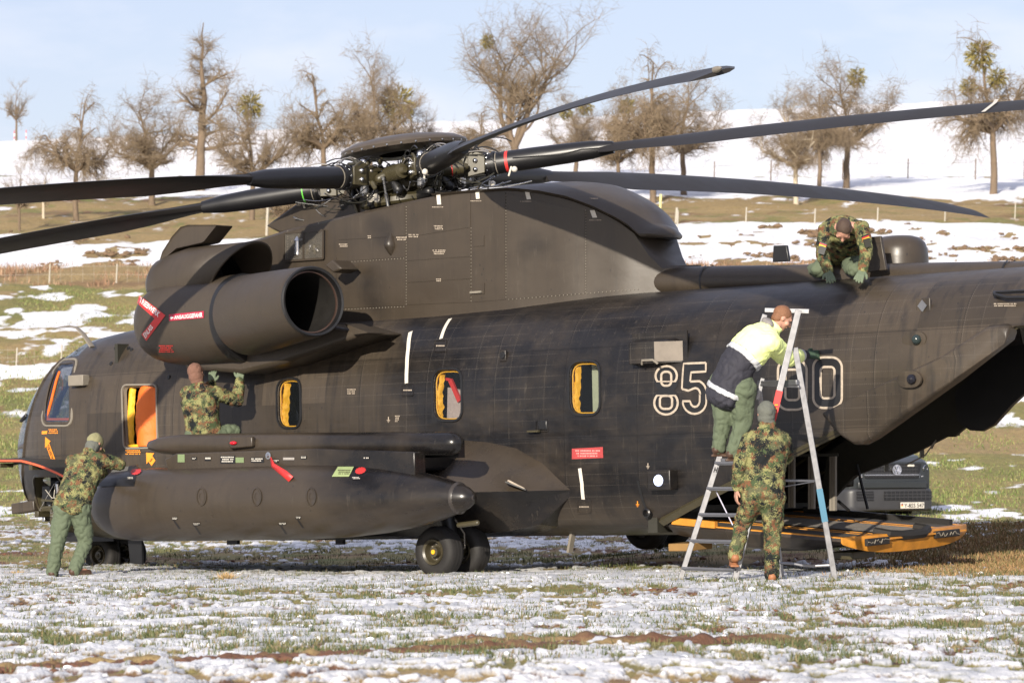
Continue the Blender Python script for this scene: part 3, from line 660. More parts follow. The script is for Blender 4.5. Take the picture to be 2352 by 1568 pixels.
for key in ('w2', 'w3', 'w4'):
    fr = ring_on(Wq[key], .032, 'window_frame', m_black, .016)
    if key == 'w2': fr['label'] = 'cabin window frame above the upper tube'
    pane(Wq[key], m_gwin, -.022, 'window_pane', fr)
    curtain(Wq[key], .0, {'w2': .26, 'w3': .15, 'w4': .17}[key], 'yellow_padding', m_ylw, fr)
    mb = MB(); Q = grow(Wq[key], -.004); I = grow(Wq[key], -.014); mb.loft([[S(*p, -.03) for p in Q], [S(*p, -.035) for p in I], [S(*p, -.06) for p in Q]], cap=False); mb.build('yellow_lining', m_ylw, fr)
    if key == 'w3':
        x0 = min(p[0] for p in Wq[key]); z0 = min(p[1] for p in Wq[key]); mb = MB(); mb.prism([(x0 + .10, 1.05, z0), (x0 + .38, 1.05, z0), (x0 + .36, 1.05, z0 + .36), (x0 + .24, 1.05, z0 + .34), (x0 + .10, 1.05, z0 + .30)], (0, .05, 0)); mb.build('grey_quilt', M('quilt_grey', (.36, .30, .28), .8, bump=.5, bsc=20, bd=.03), fr)
        mb = MB(); mb.bar((x0 + .30, 1.12, z0 + .44), (x0 + .17, 1.12, z0 + .20), .03, .05); mb.bar((x0 + .36, 1.12, z0 + .45), (x0 + .29, 1.12, z0 + .44), .03, .03); mb.build('red_strap', m_red, fr)
    if key == 'w4':
        x0 = min(p[0] for p in Wq[key]); z0 = min(p[1] for p in Wq[key]); mb = MB(); mb.box((x0 + .235, 1.02, z0 + .28), (.11, .05, .7)); mb.build('padded_lining', M('pale_lining', (.33, .36, .25), .7, bump=.4, bsc=14, bd=.03), fr)
fr = ring_on(Wq['door'], .028, 'escape_hatch_frame', m_seal, .02)
curtain(Wq['door'], .0, .17, 'yellow_padding', m_ylw, fr, -.06, .008)
mb = MB(); P = Wq['door']; x0, x1 = max(p[0] for p in P), min(p[0] for p in P); z0, z1 = min(p[1] for p in P), max(p[1] for p in P)
A = []
for k in range(15):
    t = k / 14; z = z0 + .01 + (z1 - z0 - .015) * t; bul = .06 * sin(pi * t); r = []
    for j in range(9):
        s = j / 8; x = x0 + (x1 - x0) * ((.36 - bul) + (.96 - .36 + bul) * s); r.append(S(x, z, -.07 + .075 * sin(pi * min(1, s * 1.25 + .05)) + .006 * sin(k * 2.1)))
    A.append(r)
mb.loft(A, closed=False); mb.build('orange_cover', m_orng, fr, smooth=50)
mb = MB(); mb.loft([[S(x0 + (x1 - x0) * s, z, -.03) for s in (.05, .3, .6, .95)] for z in (z0 + .002, z0 + .035)], closed=False); mb.build('yellow_lining', m_ylw, fr)
fr = ring_on(grow(Wq['pilot'], .035), .03, 'pilot_window_frame', m_seal, .014); ring_on(Wq['pilot'], .036, 'pilot_window_inner_frame', m_skin, .010, parent=heli); pane(Wq['pilot'], glass('side_glass', (.03, .05, .10), .55), -.006, 'window_pane', fr)
mb = MB(); P = pxq([(128, 850), (122, 870), (106, 940), (103, 962), (160, 962)]); mb.tube([S(*p, -.035) for p in P], .017, 6); mb.build('orange_cord', m_orng, fr)

# avionics bay with raised door
fr = ring_on(Wq['bay'], .035, 'bay_frame', m_olive, .008, -.12)
mb = MB(); cx = sum(p[0] for p in Wq['bay']) / len(Wq['bay']); 
mb.box((cx, .55, .85), (1.1, .04, 1.0)); mb.build('bay_wall', m_black, fr)
rr = random.Random(3)
for i, (px, py, s, mm) in enumerate([(118, 1130, .14, m_black), (134, 1125, .10, m_steel), (125, 1150, .09, m_cabk), (96, 1180, .07, m_olive), (135, 1172, .06, m_white), (132, 1196, .08, m_olive), (112, 1192, .05, m_steel), (100, 1150, .06, m_inner), (146, 1140, .08, m_black)]):
    p = H(px, py, .95); mb = MB(); 
    if i % 3 == 1: mb.caps(p - Vector((0, 0, s * .7)), p + Vector((0, 0, s * .7)), s * .4)
    else: mb.box(p, (s, .18, s * 1.1))
    mb.build('equipment_box', mm, fr, bevel=.006)
for pts in ([(95, 1148), (118, 1150), (150, 1151)], [(96, 1165), (120, 1163)]):
    mb = MB(); q = [H(*p, 1.12) for p in pts]; mb.bar(q[0], q[-1], .02, .025); mb.build('bay_shelf', m_olive, fr)
for k in range(6):
    a = H(90 + rr.random() * 55, 1105 + rr.random() * 80, 1.08); c_ = H(90 + rr.random() * 55, 1105 + rr.random() * 80, 1.05); mb = MB(); mb.tube([a, (a + c_) / 2 + Vector((0, .04, -.05)), c_], .004, 5); mb.build('bay_cable', [m_cabk, m_cable, m_white][k % 3], fr)
mb = MB(); A = []
for k in range(13):
    t = k / 12; px = -70 + 240 * t; py = 1057 + 3 * (t - .45) ** 2 * 30 * (t > .45) + 26 * max(0, t - .5) * 1.6
    a = H(px, py, 2.05); c_ = a + Vector((.05, -.85, .03 - .05 * t)); A.append([a, c_, c_ + Vector((0, 0, -.025)), a + Vector((0, 0, -.025))])
mb.loft(A); dr = mb.build('bay_door', m_inner, heli); tag(dr, 'nose bay door propped open with orange red edge')
mb = MB(); mb.tube([q[0] + Vector((0, .012, -.004)) for q in A], .014, 6); mb.build('door_edge_seal', M('orange_red_seal', (.62, .10, .04), .5), dr)
mb = MB(); mb.tube([A[k][0] + Vector((.0, -.25, -.03 - .02 * (k % 2))) for k in range(3, 10)], .018, 5); mb.box(A[3][0] + Vector((0, -.1, -.06)), (.18, .2, .05)); mb.box(A[7][0] + Vector((0, -.1, -.05)), (.06, .2, .07)); mb.build('door_hinge_frame', m_olive, dr)
mb = MB(); mb.bar(H(130, 1092, 1.9), H(152, 1122, 1.3), .012, .012); mb.build('door_strut', m_seal, dr)

# ---- decals on the side
def stroke(name, P, w, m, par=heli, off=.004, n=6, fn=S):
    A = []; P = [Vector(p) for p in P]; mb = MB()
    Q = []
    for i in range(len(P) - 1): Q += [P[i].lerp(P[i + 1], k / n) for k in range(n)]
    Q.append(P[-1])
    for i, p in enumerate(Q):
        t = (Q[min(i + 1, len(Q) - 1)] - Q[max(i - 1, 0)]).normalized(); nn = Vector((-t.y, t.x)) * w / 2; A.append([fn(*(p + nn), off), fn(*(p - nn), off)])
    mb.loft(A, closed=False); return mb.build(name, m, par, smooth=60)
def sticker(name, px, m, par=heli, off=.004, n=4):
    """four picture corners tl,tr,br,bl laid on the fuselage side"""
    a, b_, c, d = [Vector(p) for p in pxq(px)]; A = [[S(*(a.lerp(b_, i / n).lerp(d.lerp(c, i / n), j / n)), off) for i in range(n + 1)] for j in range(n + 1)]
    return MB().loft(A, closed=False).build(name, m, par, smooth=60)
_tc = {}
def text2d(body):
    if body in _tc: return _tc[body]
    cu = bpy.data.curves.new('t', 'FONT'); cu.body = body; cu.size = 1; cu.resolution_u = 2; cu.offset = .018; o = bpy.data.objects.new('t', cu); me = bpy.data.meshes.new_from_object(o)
    V = [(v.co.x, v.co.y) for v in me.vertices]; F = [tuple(p.vertices) for p in me.polygons]; w = max(v[0] for v in V); h = max(v[1] for v in V); x0 = min(v[0] for v in V)
    bpy.data.objects.remove(o); bpy.data.curves.remove(cu); bpy.data.meshes.remove(me)
    _tc[body] = ([((v[0] - x0) / (w - x0), v[1] / h) for v in V], F); return _tc[body]
def lettering(name, body, fn, m, par):
    """fn(s,t) with s,t in 0..1 gives the 3D point"""
    V, F = text2d(body); mb = MB(); mb.add([fn(*v) for v in V], F); o = mb.build(name, m, par, smooth=0, fix=False); return o
def bil(px, conv):
    a, b_, c, d = [conv(p) for p in px]         # tl tr br bl
    return lambda s, t: d.lerp(c, s).lerp(a.lerp(b_, s), t)
def side_text(name, body, px, m, off=.006, par=heli):
    f = bil(px, lambda p: Vector(HS(*p))); return lettering(name, body, lambda s, t: S(*f(s, t), off), m, par)
def lines_of_print(name, x, y, w, h, rows, m, par=heli, conv=None, seed=0):
    """rows of tiny stencilled characters, too small to read"""
    r = random.Random(seed); mb = MB(); conv = conv or (lambda p: S(*HS(*p), .005))
    for j in range(rows):
        yy_ = y + h * j / rows; xx = x + (r.random() * .12 * w if j else 0); end = x + w * (1 - (.15 * r.random() if j else 0))
        while xx < end:
            cw = 1.4 + 1.6 * r.random(); q = [conv(p) for p in ((xx, yy_), (xx + cw, yy_ - .1), (xx + cw, yy_ + h / rows * .55), (xx, yy_ + h / rows * .55))]; mb.add(q, [(0, 1, 2, 3)]); xx += cw + .9 + (2 if r.random() < .15 else 0)
    return mb.build(name, m, par, smooth=0)
def arc(cx, cy, rx, ry, a0, a1, n=8): return [(cx + rx * cos(radians(a0 + (a1 - a0) * k / n)), cy + ry * sin(radians(a0 + (a1 - a0) * k / n))) for k in range(n + 1)]
def rrp(x0, y0, x1, y1, r): return arc(x1 - r, y0 + r, r, r, -90, 0) + arc(x1 - r, y1 - r, r, r, 0, 90) + arc(x0 + r, y1 - r, r, r, 90, 180) + arc(x0 + r, y0 + r, r, r, 180, 270)
def closed_band(name, outer, inner, m, off):
    P = [Vector(HS(*p)) for p in outer]; Q = [Vector(HS(*p)) for p in inner]; P.append(P[0]); Q.append(Q[0])
    return MB().loft([[S(*a, off), S(*b_, off)] for a, b_ in zip(P, Q)], closed=False).build(name, m, heli, smooth=60)
def zero(x0, y0, x1, y1, r=26, sk=0):
    w = 5.2; o_ = rrp(x0, y0, x1, y1, r); i = rrp(x0 + w, y0 + w, x1 - w, y1 - w, r - w); b1 = rrp(x0 + 17, y0 + 22, x1 - 17, y1 - 22, r - 14); b2 = rrp(x0 + 17 + w, y0 + 22 + w, x1 - 17 - w, y1 - 22 - w, max(2, r - 15 - w))
    closed_band('number_field', o_, b2, m_black, .0035); closed_band('number_outline', o_, i, m_cream, .006); closed_band('number_outline', b1, b2, m_cream, .006)
zero(1866, 818, 1937, 939); zero(1785, 824, 1856, 943)
# the 8: two rings, the lower one larger
for (x0, y0, x1, y1) in ((1504, 838, 1558, 901), (1501, 893, 1560, 954)):
    w = 5; o_ = rrp(x0, y0, x1, y1, 25); i = rrp(x0 + w, y0 + w, x1 - w, y1 - w, 20); c1 = rrp(x0 + 13, y0 + 13, x1 - 13, y1 - 13, 12); c2 = rrp(x0 + 13 + w, y0 + 13 + w, x1 - 13 - w, y1 - 13 - w, 7)
    closed_band('number_field', o_, c2, m_black, .0035 if y0 < 850 else .0045); 
    if y0 < 850: closed_band('number_outline', arc(1531, 863, 27, 25, -215, 35, 18), arc(1531, 863, 22, 20, -215, 35, 18), m_cream, .006)
    else: closed_band('number_outline', arc(1530.5, 925, 29.5, 29, -40, 220, 20), arc(1530.5, 925, 24.5, 24, -40, 220, 20), m_cream, .006)
    closed_band('number_outline', c1, c2, m_cream, .006)
def pline(P, w=.022, name='number_outline'): stroke(name, pxq(P), w, m_cream, off=.006, n=4)
pline([(1622, 833), (1571, 835), (1567, 893)]); pline([(1622, 833), (1622, 853), (1588, 855), (1586, 876)])
pline([(1586, 876)] + arc(1597, 900, 26, 27, -80, 0, 6)[1:] + arc(1596, 922, 27, 28, 0, 180, 12)); pline([(1568, 921), (1585, 921)] + arc(1597, 920, 11, 14, 170, 10, 6) + [(1608, 905)] + arc(1598, 905, 11, 14, 0, -110, 6) + [(1582, 897), (1567, 893)])
for q in ([(1571, 837), (1620, 835), (1620, 851), (1571, 853)], [(1571, 853), (1588, 853), (1586, 890), (1569, 892)], [(1586, 877), (1618, 883), (1607, 898), (1586, 892)], [(1608, 885), (1622, 900), (1622, 925), (1608, 920)], [(1570, 923), (1620, 923), (1606, 948), (1584, 947)]):
    sticker('number_field', q, m_black, off=.003)
# stripes, red plates, placards
stroke('white_stripe', pxq([(943, 762), (938, 800), (935, 840), (934, 880)]), .050, m_white)
stroke('white_stripe', pxq([(1034, 732), (1022, 752), (1013, 778)]), .045, m_white); stroke('white_stripe', pxq([(1332, 1075), (1337, 1110), (1340, 1146)]), .045, m_white)
rp_ = sticker('red_plate', [(1314, 1030), (1385, 1026), (1386, 1051), (1314, 1054)], m_redf); m_pk = M('pink_print', (.55, .24, .22), .6)
lines_of_print('red_plate_print', 1322, 1033, 56, 18, 3, m_pk, seed=3)
def hatch(x0, y0, x1, y1, name='access_panel', print_=True, m=m_skin, dark=False):
    P = pxq([(x0, y0), (x1, y0 - 1), (x1, y1 - 1), (x0, y1)]); P = rpoly(P, .02, 2); mb = MB()
    mb.loft([[S(*p, .0) for p in grow(P, .006)], [S(*p, .010) for p in P], [S(*p, .010) for p in grow(P, -.012)], [S(*p, .002) for p in grow(P, -.016)]], cap=False); n_ = len(mb.v); Q = [S(*p, .002) for p in grow(P, -.016)]; mb.add(Q, [tuple(range(len(Q)))])
    o = mb.build(name, m, heli)
    if print_: lines_of_print('stencil', x0 + 5, (y0 + y1) / 2 - 2, x1 - x0 - 10, 5, 1, m_cream, o)
    return o
hatch(922, 883, 950, 910); hatch(997, 781, 1026, 809); hatch(1326, 1149, 1358, 1178); hatch(1230, 965, 1260, 992, print_=False); hatch(1094, 541, 1116, 566) if False else None
def blister(px, py, v, r, name='blister', m=m_skin, fac=(1.6, .5, 1)):
    x, z = HS(px, py); p = S(x, z, 0); mb = MB(); mb.ell(p, (r * fac[0], r * fac[1], r * fac[2])); return mb.build(name, m, heli)
def lampbox(px, py, w, h, d, name, m, mm, ml=None):
    x, z = HS(px, py); p = S(x, z, d / 2); mb = MB(); mb.box(p, (w, d, h)); o = mb.build(name, m, heli, bevel=.012)
    if ml: mb = MB(); mb.lathe(S(x, z, d), (0, 1, 0), [(0, .0), (0.012, .004), (.012, ml), (0, ml + .006)], 16); mb.build('lens', mm, o)
    return o
lampbox(1531, 1100, .30, .21, .14, 'formation_light_box', m_skin, M('lamp_lens', (.55, .62, .85), .15, emit=(.5, .6, 1, .6)), .055)
lampbox(1158, 818, .09, .13, .03, 'pitot_box', m_skin, m_black, .035); lampbox(1248, 976, .12, .10, .02, 'step_recess', m_black, m_black)
mb = MB(); a = S(*HS(1232, 990), .05); mb.box(a, (.16, .03, .02)); mb.build('step_handle', m_olive, heli)
mb = MB(); x, z = HS(1518, 812); mb.box(S(x, z, .01), (.72, .02, .44)); o = mb.build('vent_plate', m_skin, heli)
mb = MB(); mb.prism([(x - .30, 1.20, z - .11), (x + .30, 1.20, z - .11), (x + .30, 1.20, z + .16), (x - .30, 1.20, z + .16)], (0, .19, -.01)) if 0 else mb.loft([[(x + .32 * a, e, z - .13), (x + .32 * a, e + 0, z + .17)] for a, e in ((-1, 1.2), (-1, 1.2))]) if 0 else mb.loft([[(xx, 1.18, z - .12), (xx, yy1, z - .10), (xx, yy1, z + .12), (xx, 1.18, z + .17)] for xx, yy1 in ((x + .31, 1.20), (x + .29, 1.40), (x + .02, 1.40), (x - .32, 1.235), (x - .325, 1.20))]); vb = mb.build('vent_box', m_skin, o, bevel=.02, smooth=30); mb = MB(); mb.add([(x - .03, 1.381, z - .085), (x - .30, 1.2485, z - .085), (x - .30, 1.2485, z + .12), (x - .03, 1.381, z + .12)], [(0, 1, 2, 3)]); mb.build('ramp_sheen_face', M('ramp_sheen_paint', (.085, .068, .052), .34, .2, var=.4, sc=7), vb, smooth=0)  # aft ramp coloured lighter to paint in the sheen it catches
mb = MB(); mb.tube([(x + .12, 1.40, z - .11), (x + .10, 1.42, z - .07), (x - .04, 1.42, z - .07), (x - .08, 1.39, z - .11)], .013, 6); mb.build('vent_handle', m_seal, o)
# forward blister mirror box and small fittings
mb = MB(); p = S(*HS(188, 877), .05); mb.box(p, (.26, .12, .13)); mb.build('mirror_box', m_seal, heli, bevel=.01)
for (px, py) in ((265, 800), (295, 800), (302, 803), (255, 835), (388, 866)):
    mb = MB(); mb.lathe(S(*HS(px, py), -.002), (0, 1, .1), [(0, .03), (.015, .022), (.015, 0)], 8); mb.build('drain_fitting', m_black, heli)
# orange rescue arrows
def arrow(P, w, head, txt, r):
    a, b_ = Vector(HS(*P[0])), Vector(HS(*P[1])); d = (b_ - a).normalized(); n = Vector((-d.y, d.x)); h = a + d * head
    mb = MB(); A = [[S(*(h.lerp(b_, k / 6) + n * w / 2), .004), S(*(h.lerp(b_, k / 6) - n * w / 2), .004)] for k in range(7)]; mb.loft(A, closed=False); mb.add([S(*a, .004), S(*(h + n * w), .004), S(*(h - n * w), .004)], [(0, 1, 2)]); o = mb.build('orange_arrow', m_orange, heli, smooth=0)
    L_ = (b_ - h).length; lettering('arrow_lettering', txt, lambda s, t: S(*(b_ - d * (.04 + s * (L_ - .05)) - n * (w * (t - .5) * .6) * r), .007), m_black, o)
arrow(((104, 1003), (130, 1075)), .075, .11, 'NOTAUSSTIEG', -1)
arrow(((336, 1039), (353, 1063)), .09, .10, 'NOT', -1)
sticker('orange_mark', [(96, 990), (109, 989), (108, 996), (96, 997)], m_orange); lines_of_print('orange_stencil', 112, 985, 22, 12, 3, m_orange, seed=5); lines_of_print('orange_stencil', 289, 1033, 34, 12, 3, m_orange, seed=6)
lines_of_print('stencil', 798, 893, 18, 14, 3, m_cream, seed=8); lines_of_print('stencil', 908, 954, 8, 16, 4, m_cream, seed=9)
for (px, py, mm) in ((893, 962, m_cream), (1489, 1068, m_cream), (1465, 1155, m_orange)):
    mb = MB(); q = lambda a, b_: S(*HS(px + a, py + b_), .006)
    mb.add([q(-1, -5), q(1, -5), q(1, 2), q(-1, 2)], [(0, 1, 2, 3)]); 
    for k, w in enumerate((4, 2.6, 1.2)): mb.add([q(-w, 2 + 2.4 * k), q(w, 2 + 2.4 * k), q(w, 3.2 + 2.4 * k), q(-w, 3.2 + 2.4 * k)], [(0, 1, 2, 3)])
    mb.build('ground_symbol', mm, heli, smooth=0)
# lights on the tail side: diamond lamp and two domed lenses
o = lampbox(2122, 706, .17, .18, .02, 'diamond_light_frame', m_skin, m_black); x, z = HS(2122, 706); mb = MB(); c = S(x, z, .028); mb.prism([c + Vector((.055, 0, 0)), c + Vector((0, 0, .06)), c + Vector((-.055, 0, 0)), c - Vector((0, 0, .06))], (0, .012, 0)); mb.build('diamond_lens', m_alu, o)
for (px, py, mm, rr_, st) in ((2107, 780, M('dome_green', (.02, .03, .03), .15), .05, 0), (2112, 873, M('dome_dark', (.008, .008, .012), .06), .05, 1)):
    x, z = HS(px, py); k = .13 if st else 0; p = S(x, z, k); mb = MB(); mb.loft([[p + Vector((.11 * cos(a) * q + (.07 * q if cos(a) > 0 else 0), e, .085 * sin(a) * q)) for a in np.linspace(0, 2 * pi, 24, endpoint=False)] for q, e in ((1.0, -.01), (.97, .012), (.6, .016))]); o = mb.build('sensor_mount', m_skin, heli); mb = MB(); mb.ell(p + Vector((-.01, .03, 0)), (rr_, rr_, rr_)); mb.build('sensor_dome', mm, o)
mb = MB(); mb.tube([S(*HS(2287, 676), .03), S(*HS(2290, 686), .07), S(*HS(2320, 693), .07), S(*HS(2420, 690), .06)], .018, 8); mb.tube([S(*HS(2287, 676), .03), S(*HS(2420, 671), .04)], .014, 8); mb.build('tail_grab_rail', m_black, heli)
lines_of_print('stencil', 2283, 697, 52, 9, 2, m_cream, seed=12)

# ---- tail strake
SP = [(1885, 957), (1925, 1003), (1953, 1021), (1972, 1021), (2000, 1006), (2180, 871), (2286, 779), (2291, 762), (2290, 747), (2280, 741), (2245, 745), (2150, 815), (1975, 905)]
def strake_ring(off, sh):
    P = [Vector((lambda h: (h.x, h.z))(H(px, py, 1.40))) for px, py in SP]; c = sum(P, Vector((0, 0))) / len(P)
    return [Vector((p.x + (c.x - p.x) * sh * .12, off + ysurf(p.x, max(p.y, zlow(p.x) + .1)) , p.y + (c.y - p.y) * sh)) for p in P]
mb = MB(); mb.loft([strake_ring(-.05, 0), strake_ring(.05, 0), strake_ring(.10, .05), strake_ring(.125, .14)]); mb.build('tail_strake', m_skin, heli, smooth=50, bevel=.012)

# ---- inside of the tail bay: ribs, stringers, dark ceiling
mb = MB(); n = 0
RIB = []
for x in np.arange(-4.9, -13.5, -.46):
    sec = [p for p in section(x, 96, .965) if p[2] > zlow(x) + .01 and p[1] < .95]; sec = sorted(sec, key=lambda p: atan2(p[2] - 1.6, p[1])) 
    sec = [p for p in section(x, 96, .965)][0:96]; sec = [sec[(i) % 96] for i in range(8, 64)]; sec = [p for p in sec if p[2] > zlow(x) + .01]
    if len(sec) < 4: continue
    mb = MB(); mb.tube(sec, .03, 4); mb.build('tail_rib', m_olive, heli)
for s in (1, -1):
    mb = MB(); P = [Vector((x, s * (ysurf(x, z + .1) - .03), z + .03 + (FARUP(x) if s < 0 else 0))) for x, z in [(LOW[0][0] + (LOW[1][0] - LOW[0][0]) * k / 6, LOW[0][1] + (LOW[1][1] - LOW[0][1]) * k / 6) for k in range(6)] + [(LOW[1][0] + (LOW[2][0] - LOW[1][0]) * k / 6, LOW[1][1] + (LOW[2][1] - LOW[1][1]) * k / 6) for k in range(7)] + [(-11, 2.36), (-13.5, 2.4)]]
    mb.tube(P, .05, 4); mb.build('tail_sill', m_olive, heli)
    for dz in (.28, .56):
        mb = MB(); mb.tube([Vector((p.x, s * (ysurf(p.x, p.z + dz) * .965 - .02), p.z + dz)) for p in P[:13]], .022, 4); mb.build('tail_stringer', m_olive, heli)
# far hatch lobe hanging under the tail and its jagged edge
mb = MB(); C = [(2205, 960), (2215, 975), (2235, 988), (2262, 990), (2290, 975), (2330, 930), (2420, 850), (2420, 780), (2300, 800), (2200, 900)]
mb.prism([H(px, py, -.55) for px, py in C], (0, .06, 0)); mb.build('upper_ramp_door', m_black, heli)
mb = MB(); mb.prism([H(px, py, -1.0) for px, py in [(1880, 1180), (1960, 1093), (2100, 1040), (2172, 1003), (2190, 1003), (2230, 970), (2352, 870), (2352, 800), (2100, 900), (1900, 1040)]], (0, -.05, 0)); mb.build('far_sill_skin', m_inner, heli)

# ---- dorsal fairing, fins, dome
mb = MB(); rings = []
for x, r in ((-3.55, .03), (-3.7, .10), (-3.95, .155), (-4.4, .17), (-14, .17)):
    rings.append([(x, .12 + r * cos(a) * 1.1, 3.05 + .045 * (x + 3.9) * (x < -3.9) + r * sin(a)) for a in np.linspace(0, 2 * pi, 20, endpoint=False)])
mb.loft(rings); mb.build('drive_shaft_cover', m_pylon, heli)
for x in (-4.55, -6.1, -8.3):
    mb = MB(); mb.lathe((x, .12, 3.05 + .045 * (x + 3.9)), (1, 0, 0), [(-.012, .188), (.012, .188)], 20); mb.build('cover_joint', m_black, heli)
def fin(px, v, name, th=.04):
    P = [H(*p, v) for p in px]; mb = MB(); mb.prism(P, (0, -th, 0)); return mb.build(name, m_black if name == 'blade_antenna' else m_skin, heli, bevel=.008)
fin([(1774, 602), (1776, 564), (1806, 563), (1812, 600)], -.1, 'blade_antenna'); o = fin([(1990, 625), (1998, 544), (2022, 542), (2035, 620)], .45, 'tail_fin')
mb = MB(); c = H(2068, 592, -.3); mb.loft([[(c.x + .36 * f * cos(a) * (1.15 if cos(a) > 0 else .8), -.3 + .30 * f * sin(a), c.z + h) for a in np.linspace(0, 2 * pi, 28, endpoint=False)] for h, f in ((-.25, 1), (.0, 1), (.08, .98), (.15, .90), (.20, .72), (.225, .45), (.232, .1))]); mb.build('radome', m_tank, heli, smooth=60)
sticker('roof_plate', [(2085, 623), (2125, 619), (2100, 624), (2065, 627)], M('pale_plate', (.33, .36, .28), .5))
# roof hoop over the cockpit
mb = MB(); mb.tube([H(212, 797, .95), H(190, 765, .95), H(176, 752, .9), H(160, 749, .9)], [.045, .04, .032, .028], 6, flat=.4); mb.tube([H(160, 749, .9), H(140, 751, .9), H(121, 755, .9)], [.028, .016, .008], 6, flat=.5); mb.build('wire_cutter', m_seal, heli)
mb = MB(); mb.caps(H(60, 955, .9), H(49, 966, .9), .028, .022); mb.build('nose_probe', m_black, heli); mb = MB(); mb.bar(H(38, 1168, .9), H(90, 1160, .9), .18, .13); mb.build('nose_light_housing', m_skin, heli, bevel=.015)
mb = MB(); mb.loft([[(x, .12 * f, 2.95), (x + .1, 0, 2.95 + .0), (x, -.5 * f, 2.95), (x, 0, 2.95 + .09 * f)] for x, f in ((4.2, .1), (3.6, 1), (2.2, 1))]); mb.build('roof_hump', m_skin, heli)
rr = random.Random(5)
# ------------------------------------------------------------------ rotor pylon
def hp(x): return ip(x, [-4.32, -4.2, -4.0, -3.6, -3.0, -2.3, -1.2, 0, 1.0, 2.0, 2.6], [.06, .12, .24, .44, .63, .76, .82, .82, .78, .68, .56])
def PS(px, py):
    v = .8
    for _ in range(10): p = H(px, py, v); v = .5 * v + .5 * hp(p.x)
    return p.x, p.z
def Sp(x, z, off=0): 
    e = .02; d = Vector((2 * e, hp(x + e) - hp(x - e))); n = Vector((-d.y, d.x)).normalized()
    return Vector((x + n.x * off, hp(x) + n.y * off, z))
TOPP = sorted([PS(*p) for p in [(560, 556), (600, 546), (657, 527), (700, 516), (780, 498), (860, 479), (950, 459), (1050, 440), (1110, 434), (1170, 432), (1235, 438), (1300, 451), (1360, 473), (1410, 497), (1450, 522), (1475, 555), (1492, 585), (1505, 611)]])
def pz(x): return float(np.interp(x, [p[0] for p in TOPP], [p[1] for p in TOPP]))
mb = MB(); R = []
for x in [-4.32, -4.28, -4.2, -4.1] + list(np.linspace(-4.0, 2.5, 50)):
    h = hp(x); t = pz(x); bz = 2.70
    R.append([(x, -h, bz), (x, -h, t - .03), (x, -h + .03, t), (x, h - .03, t), (x, h, t - .03), (x, h, bz)])
mb.loft(R); mb.build('pylon', m_pylon, heli, smooth=35)
# overhanging cap of the pylon, rounded off at the back
CAPP = [(x, z) for x, z in TOPP if x < -1.2]
def hc(x): return ip(x, [-4.0, -3.97, -3.9, -3.75, -3.5, -3.1, -2.6, -2.0, -1.0], [.02, .14, .28, .42, .56, .70, .79, .835, .84])
ce = []
for p in [(1085, 436), (1170, 431), (1235, 437), (1300, 450), (1360, 472), (1410, 496), (1440, 514), (1456, 528), (1463, 537)]:
    v = .8
    for _ in range(10): q = H(*p, v); v = .5 * v + .5 * hc(q.x)
    ce.append((q.x, q.z))
ce.sort(); 
def cz(x): return float(np.interp(x, [c[0] for c in ce], [c[1] for c in ce]))
R = []
for x in [-4.0, -3.98, -3.94, -3.88, -3.8] + list(np.linspace(-3.7, -1.25, 24)):
    h = hc(x); z = cz(x); cr = .17 * sstep(-1.6, -3.2, x) * min(1, h / .5); r = []
    for k in range(17):
        s = -1 + 2 * k / 16; r.append((x, h * s, z + cr * (1 - s * s) ** .8))
    r += [(x, h * .97, z - .022), (x, h * .9, z - .035), (x, 0, z - .04), (x, -h * .9, z - .035), (x, -h * .97, z - .022)]; R.append(r)
mb = MB(); mb.loft(R); mb.build('pylon_cap', m_pylon, heli, smooth=40)
def plate(px, name='access_panel', th=.006, m=m_pylon, n=8, fn=Sp, cv=PS):
    a, b_, c, d = [Vector(cv(*p)) for p in px]; T = [a.lerp(b_, k / n) for k in range(n + 1)]; B = [d.lerp(c, k / n) for k in range(n + 1)]; mb = MB(); o_ = []; i = []
    ring = T + B[::-1]; mid = [(T[k] + B[k]) / 2 for k in range(n + 1)]
    V = [fn(*p, th) for p in T] + [fn(*p, th) for p in B] + [fn(*p, 0) for p in T] + [fn(*p, 0) for p in B]; N = n + 1; F = []
    for k in range(n): F += [(k, k + 1, N + k + 1, N + k), (k, k + 1, 2 * N + k + 1, 2 * N + k), (N + k, N + k + 1, 3 * N + k + 1, 3 * N + k)]
    F += [(0, N, 3 * N, 2 * N), (n, N + n, 3 * N + n, 2 * N + n)]; mb.add(V, F); return mb.build(name, m, heli, smooth=30)
for q in [[(778, 508), (931, 474), (932, 542), (778, 551)], [(778, 554), (932, 546), (932, 591), (778, 601)], [(778, 605), (932, 595), (932, 702), (778, 708)],
          [(936, 473), (1081, 444), (1081, 522), (936, 545)], [(936, 548), (1081, 525), (1081, 589), (936, 599)], [(936, 602), (1081, 592), (1081, 640), (936, 649)], [(936, 652), (1081, 643), (1081, 694), (936, 700)],
          [(1085, 446), (1161, 442), (1161, 688), (1085, 694)], [(1165, 444), (1344, 486), (1344, 674), (1165, 687)], [(665, 600), (774, 590), (774, 640), (665, 640)]]: plate(q)
def prow(x0, y0, x1, y1, n, name='fastener', m=m_seal, r=.005):
    mb = MB()
    for k in range(n):
        t = (k + .5) / n; p = Sp(*PS(x0 + (x1 - x0) * t, y0 + (y1 - y0) * t), .007); mb.box(p, (r * 2, r, r * 2))
    o = mb.build(name, m, heli, smooth=0); o['kind'] = 'stuff'; return o
for a in [(934, 472, 934, 702, 34), (1083, 520, 1083, 695, 22), (1163, 445, 1163, 686, 34), (778, 603, 932, 593, 22), (1346, 480, 1346, 674, 30), (1165, 688, 1470, 664, 34), (778, 711, 932, 704, 22), (662, 528, 662, 600, 12)]: prow(*a)
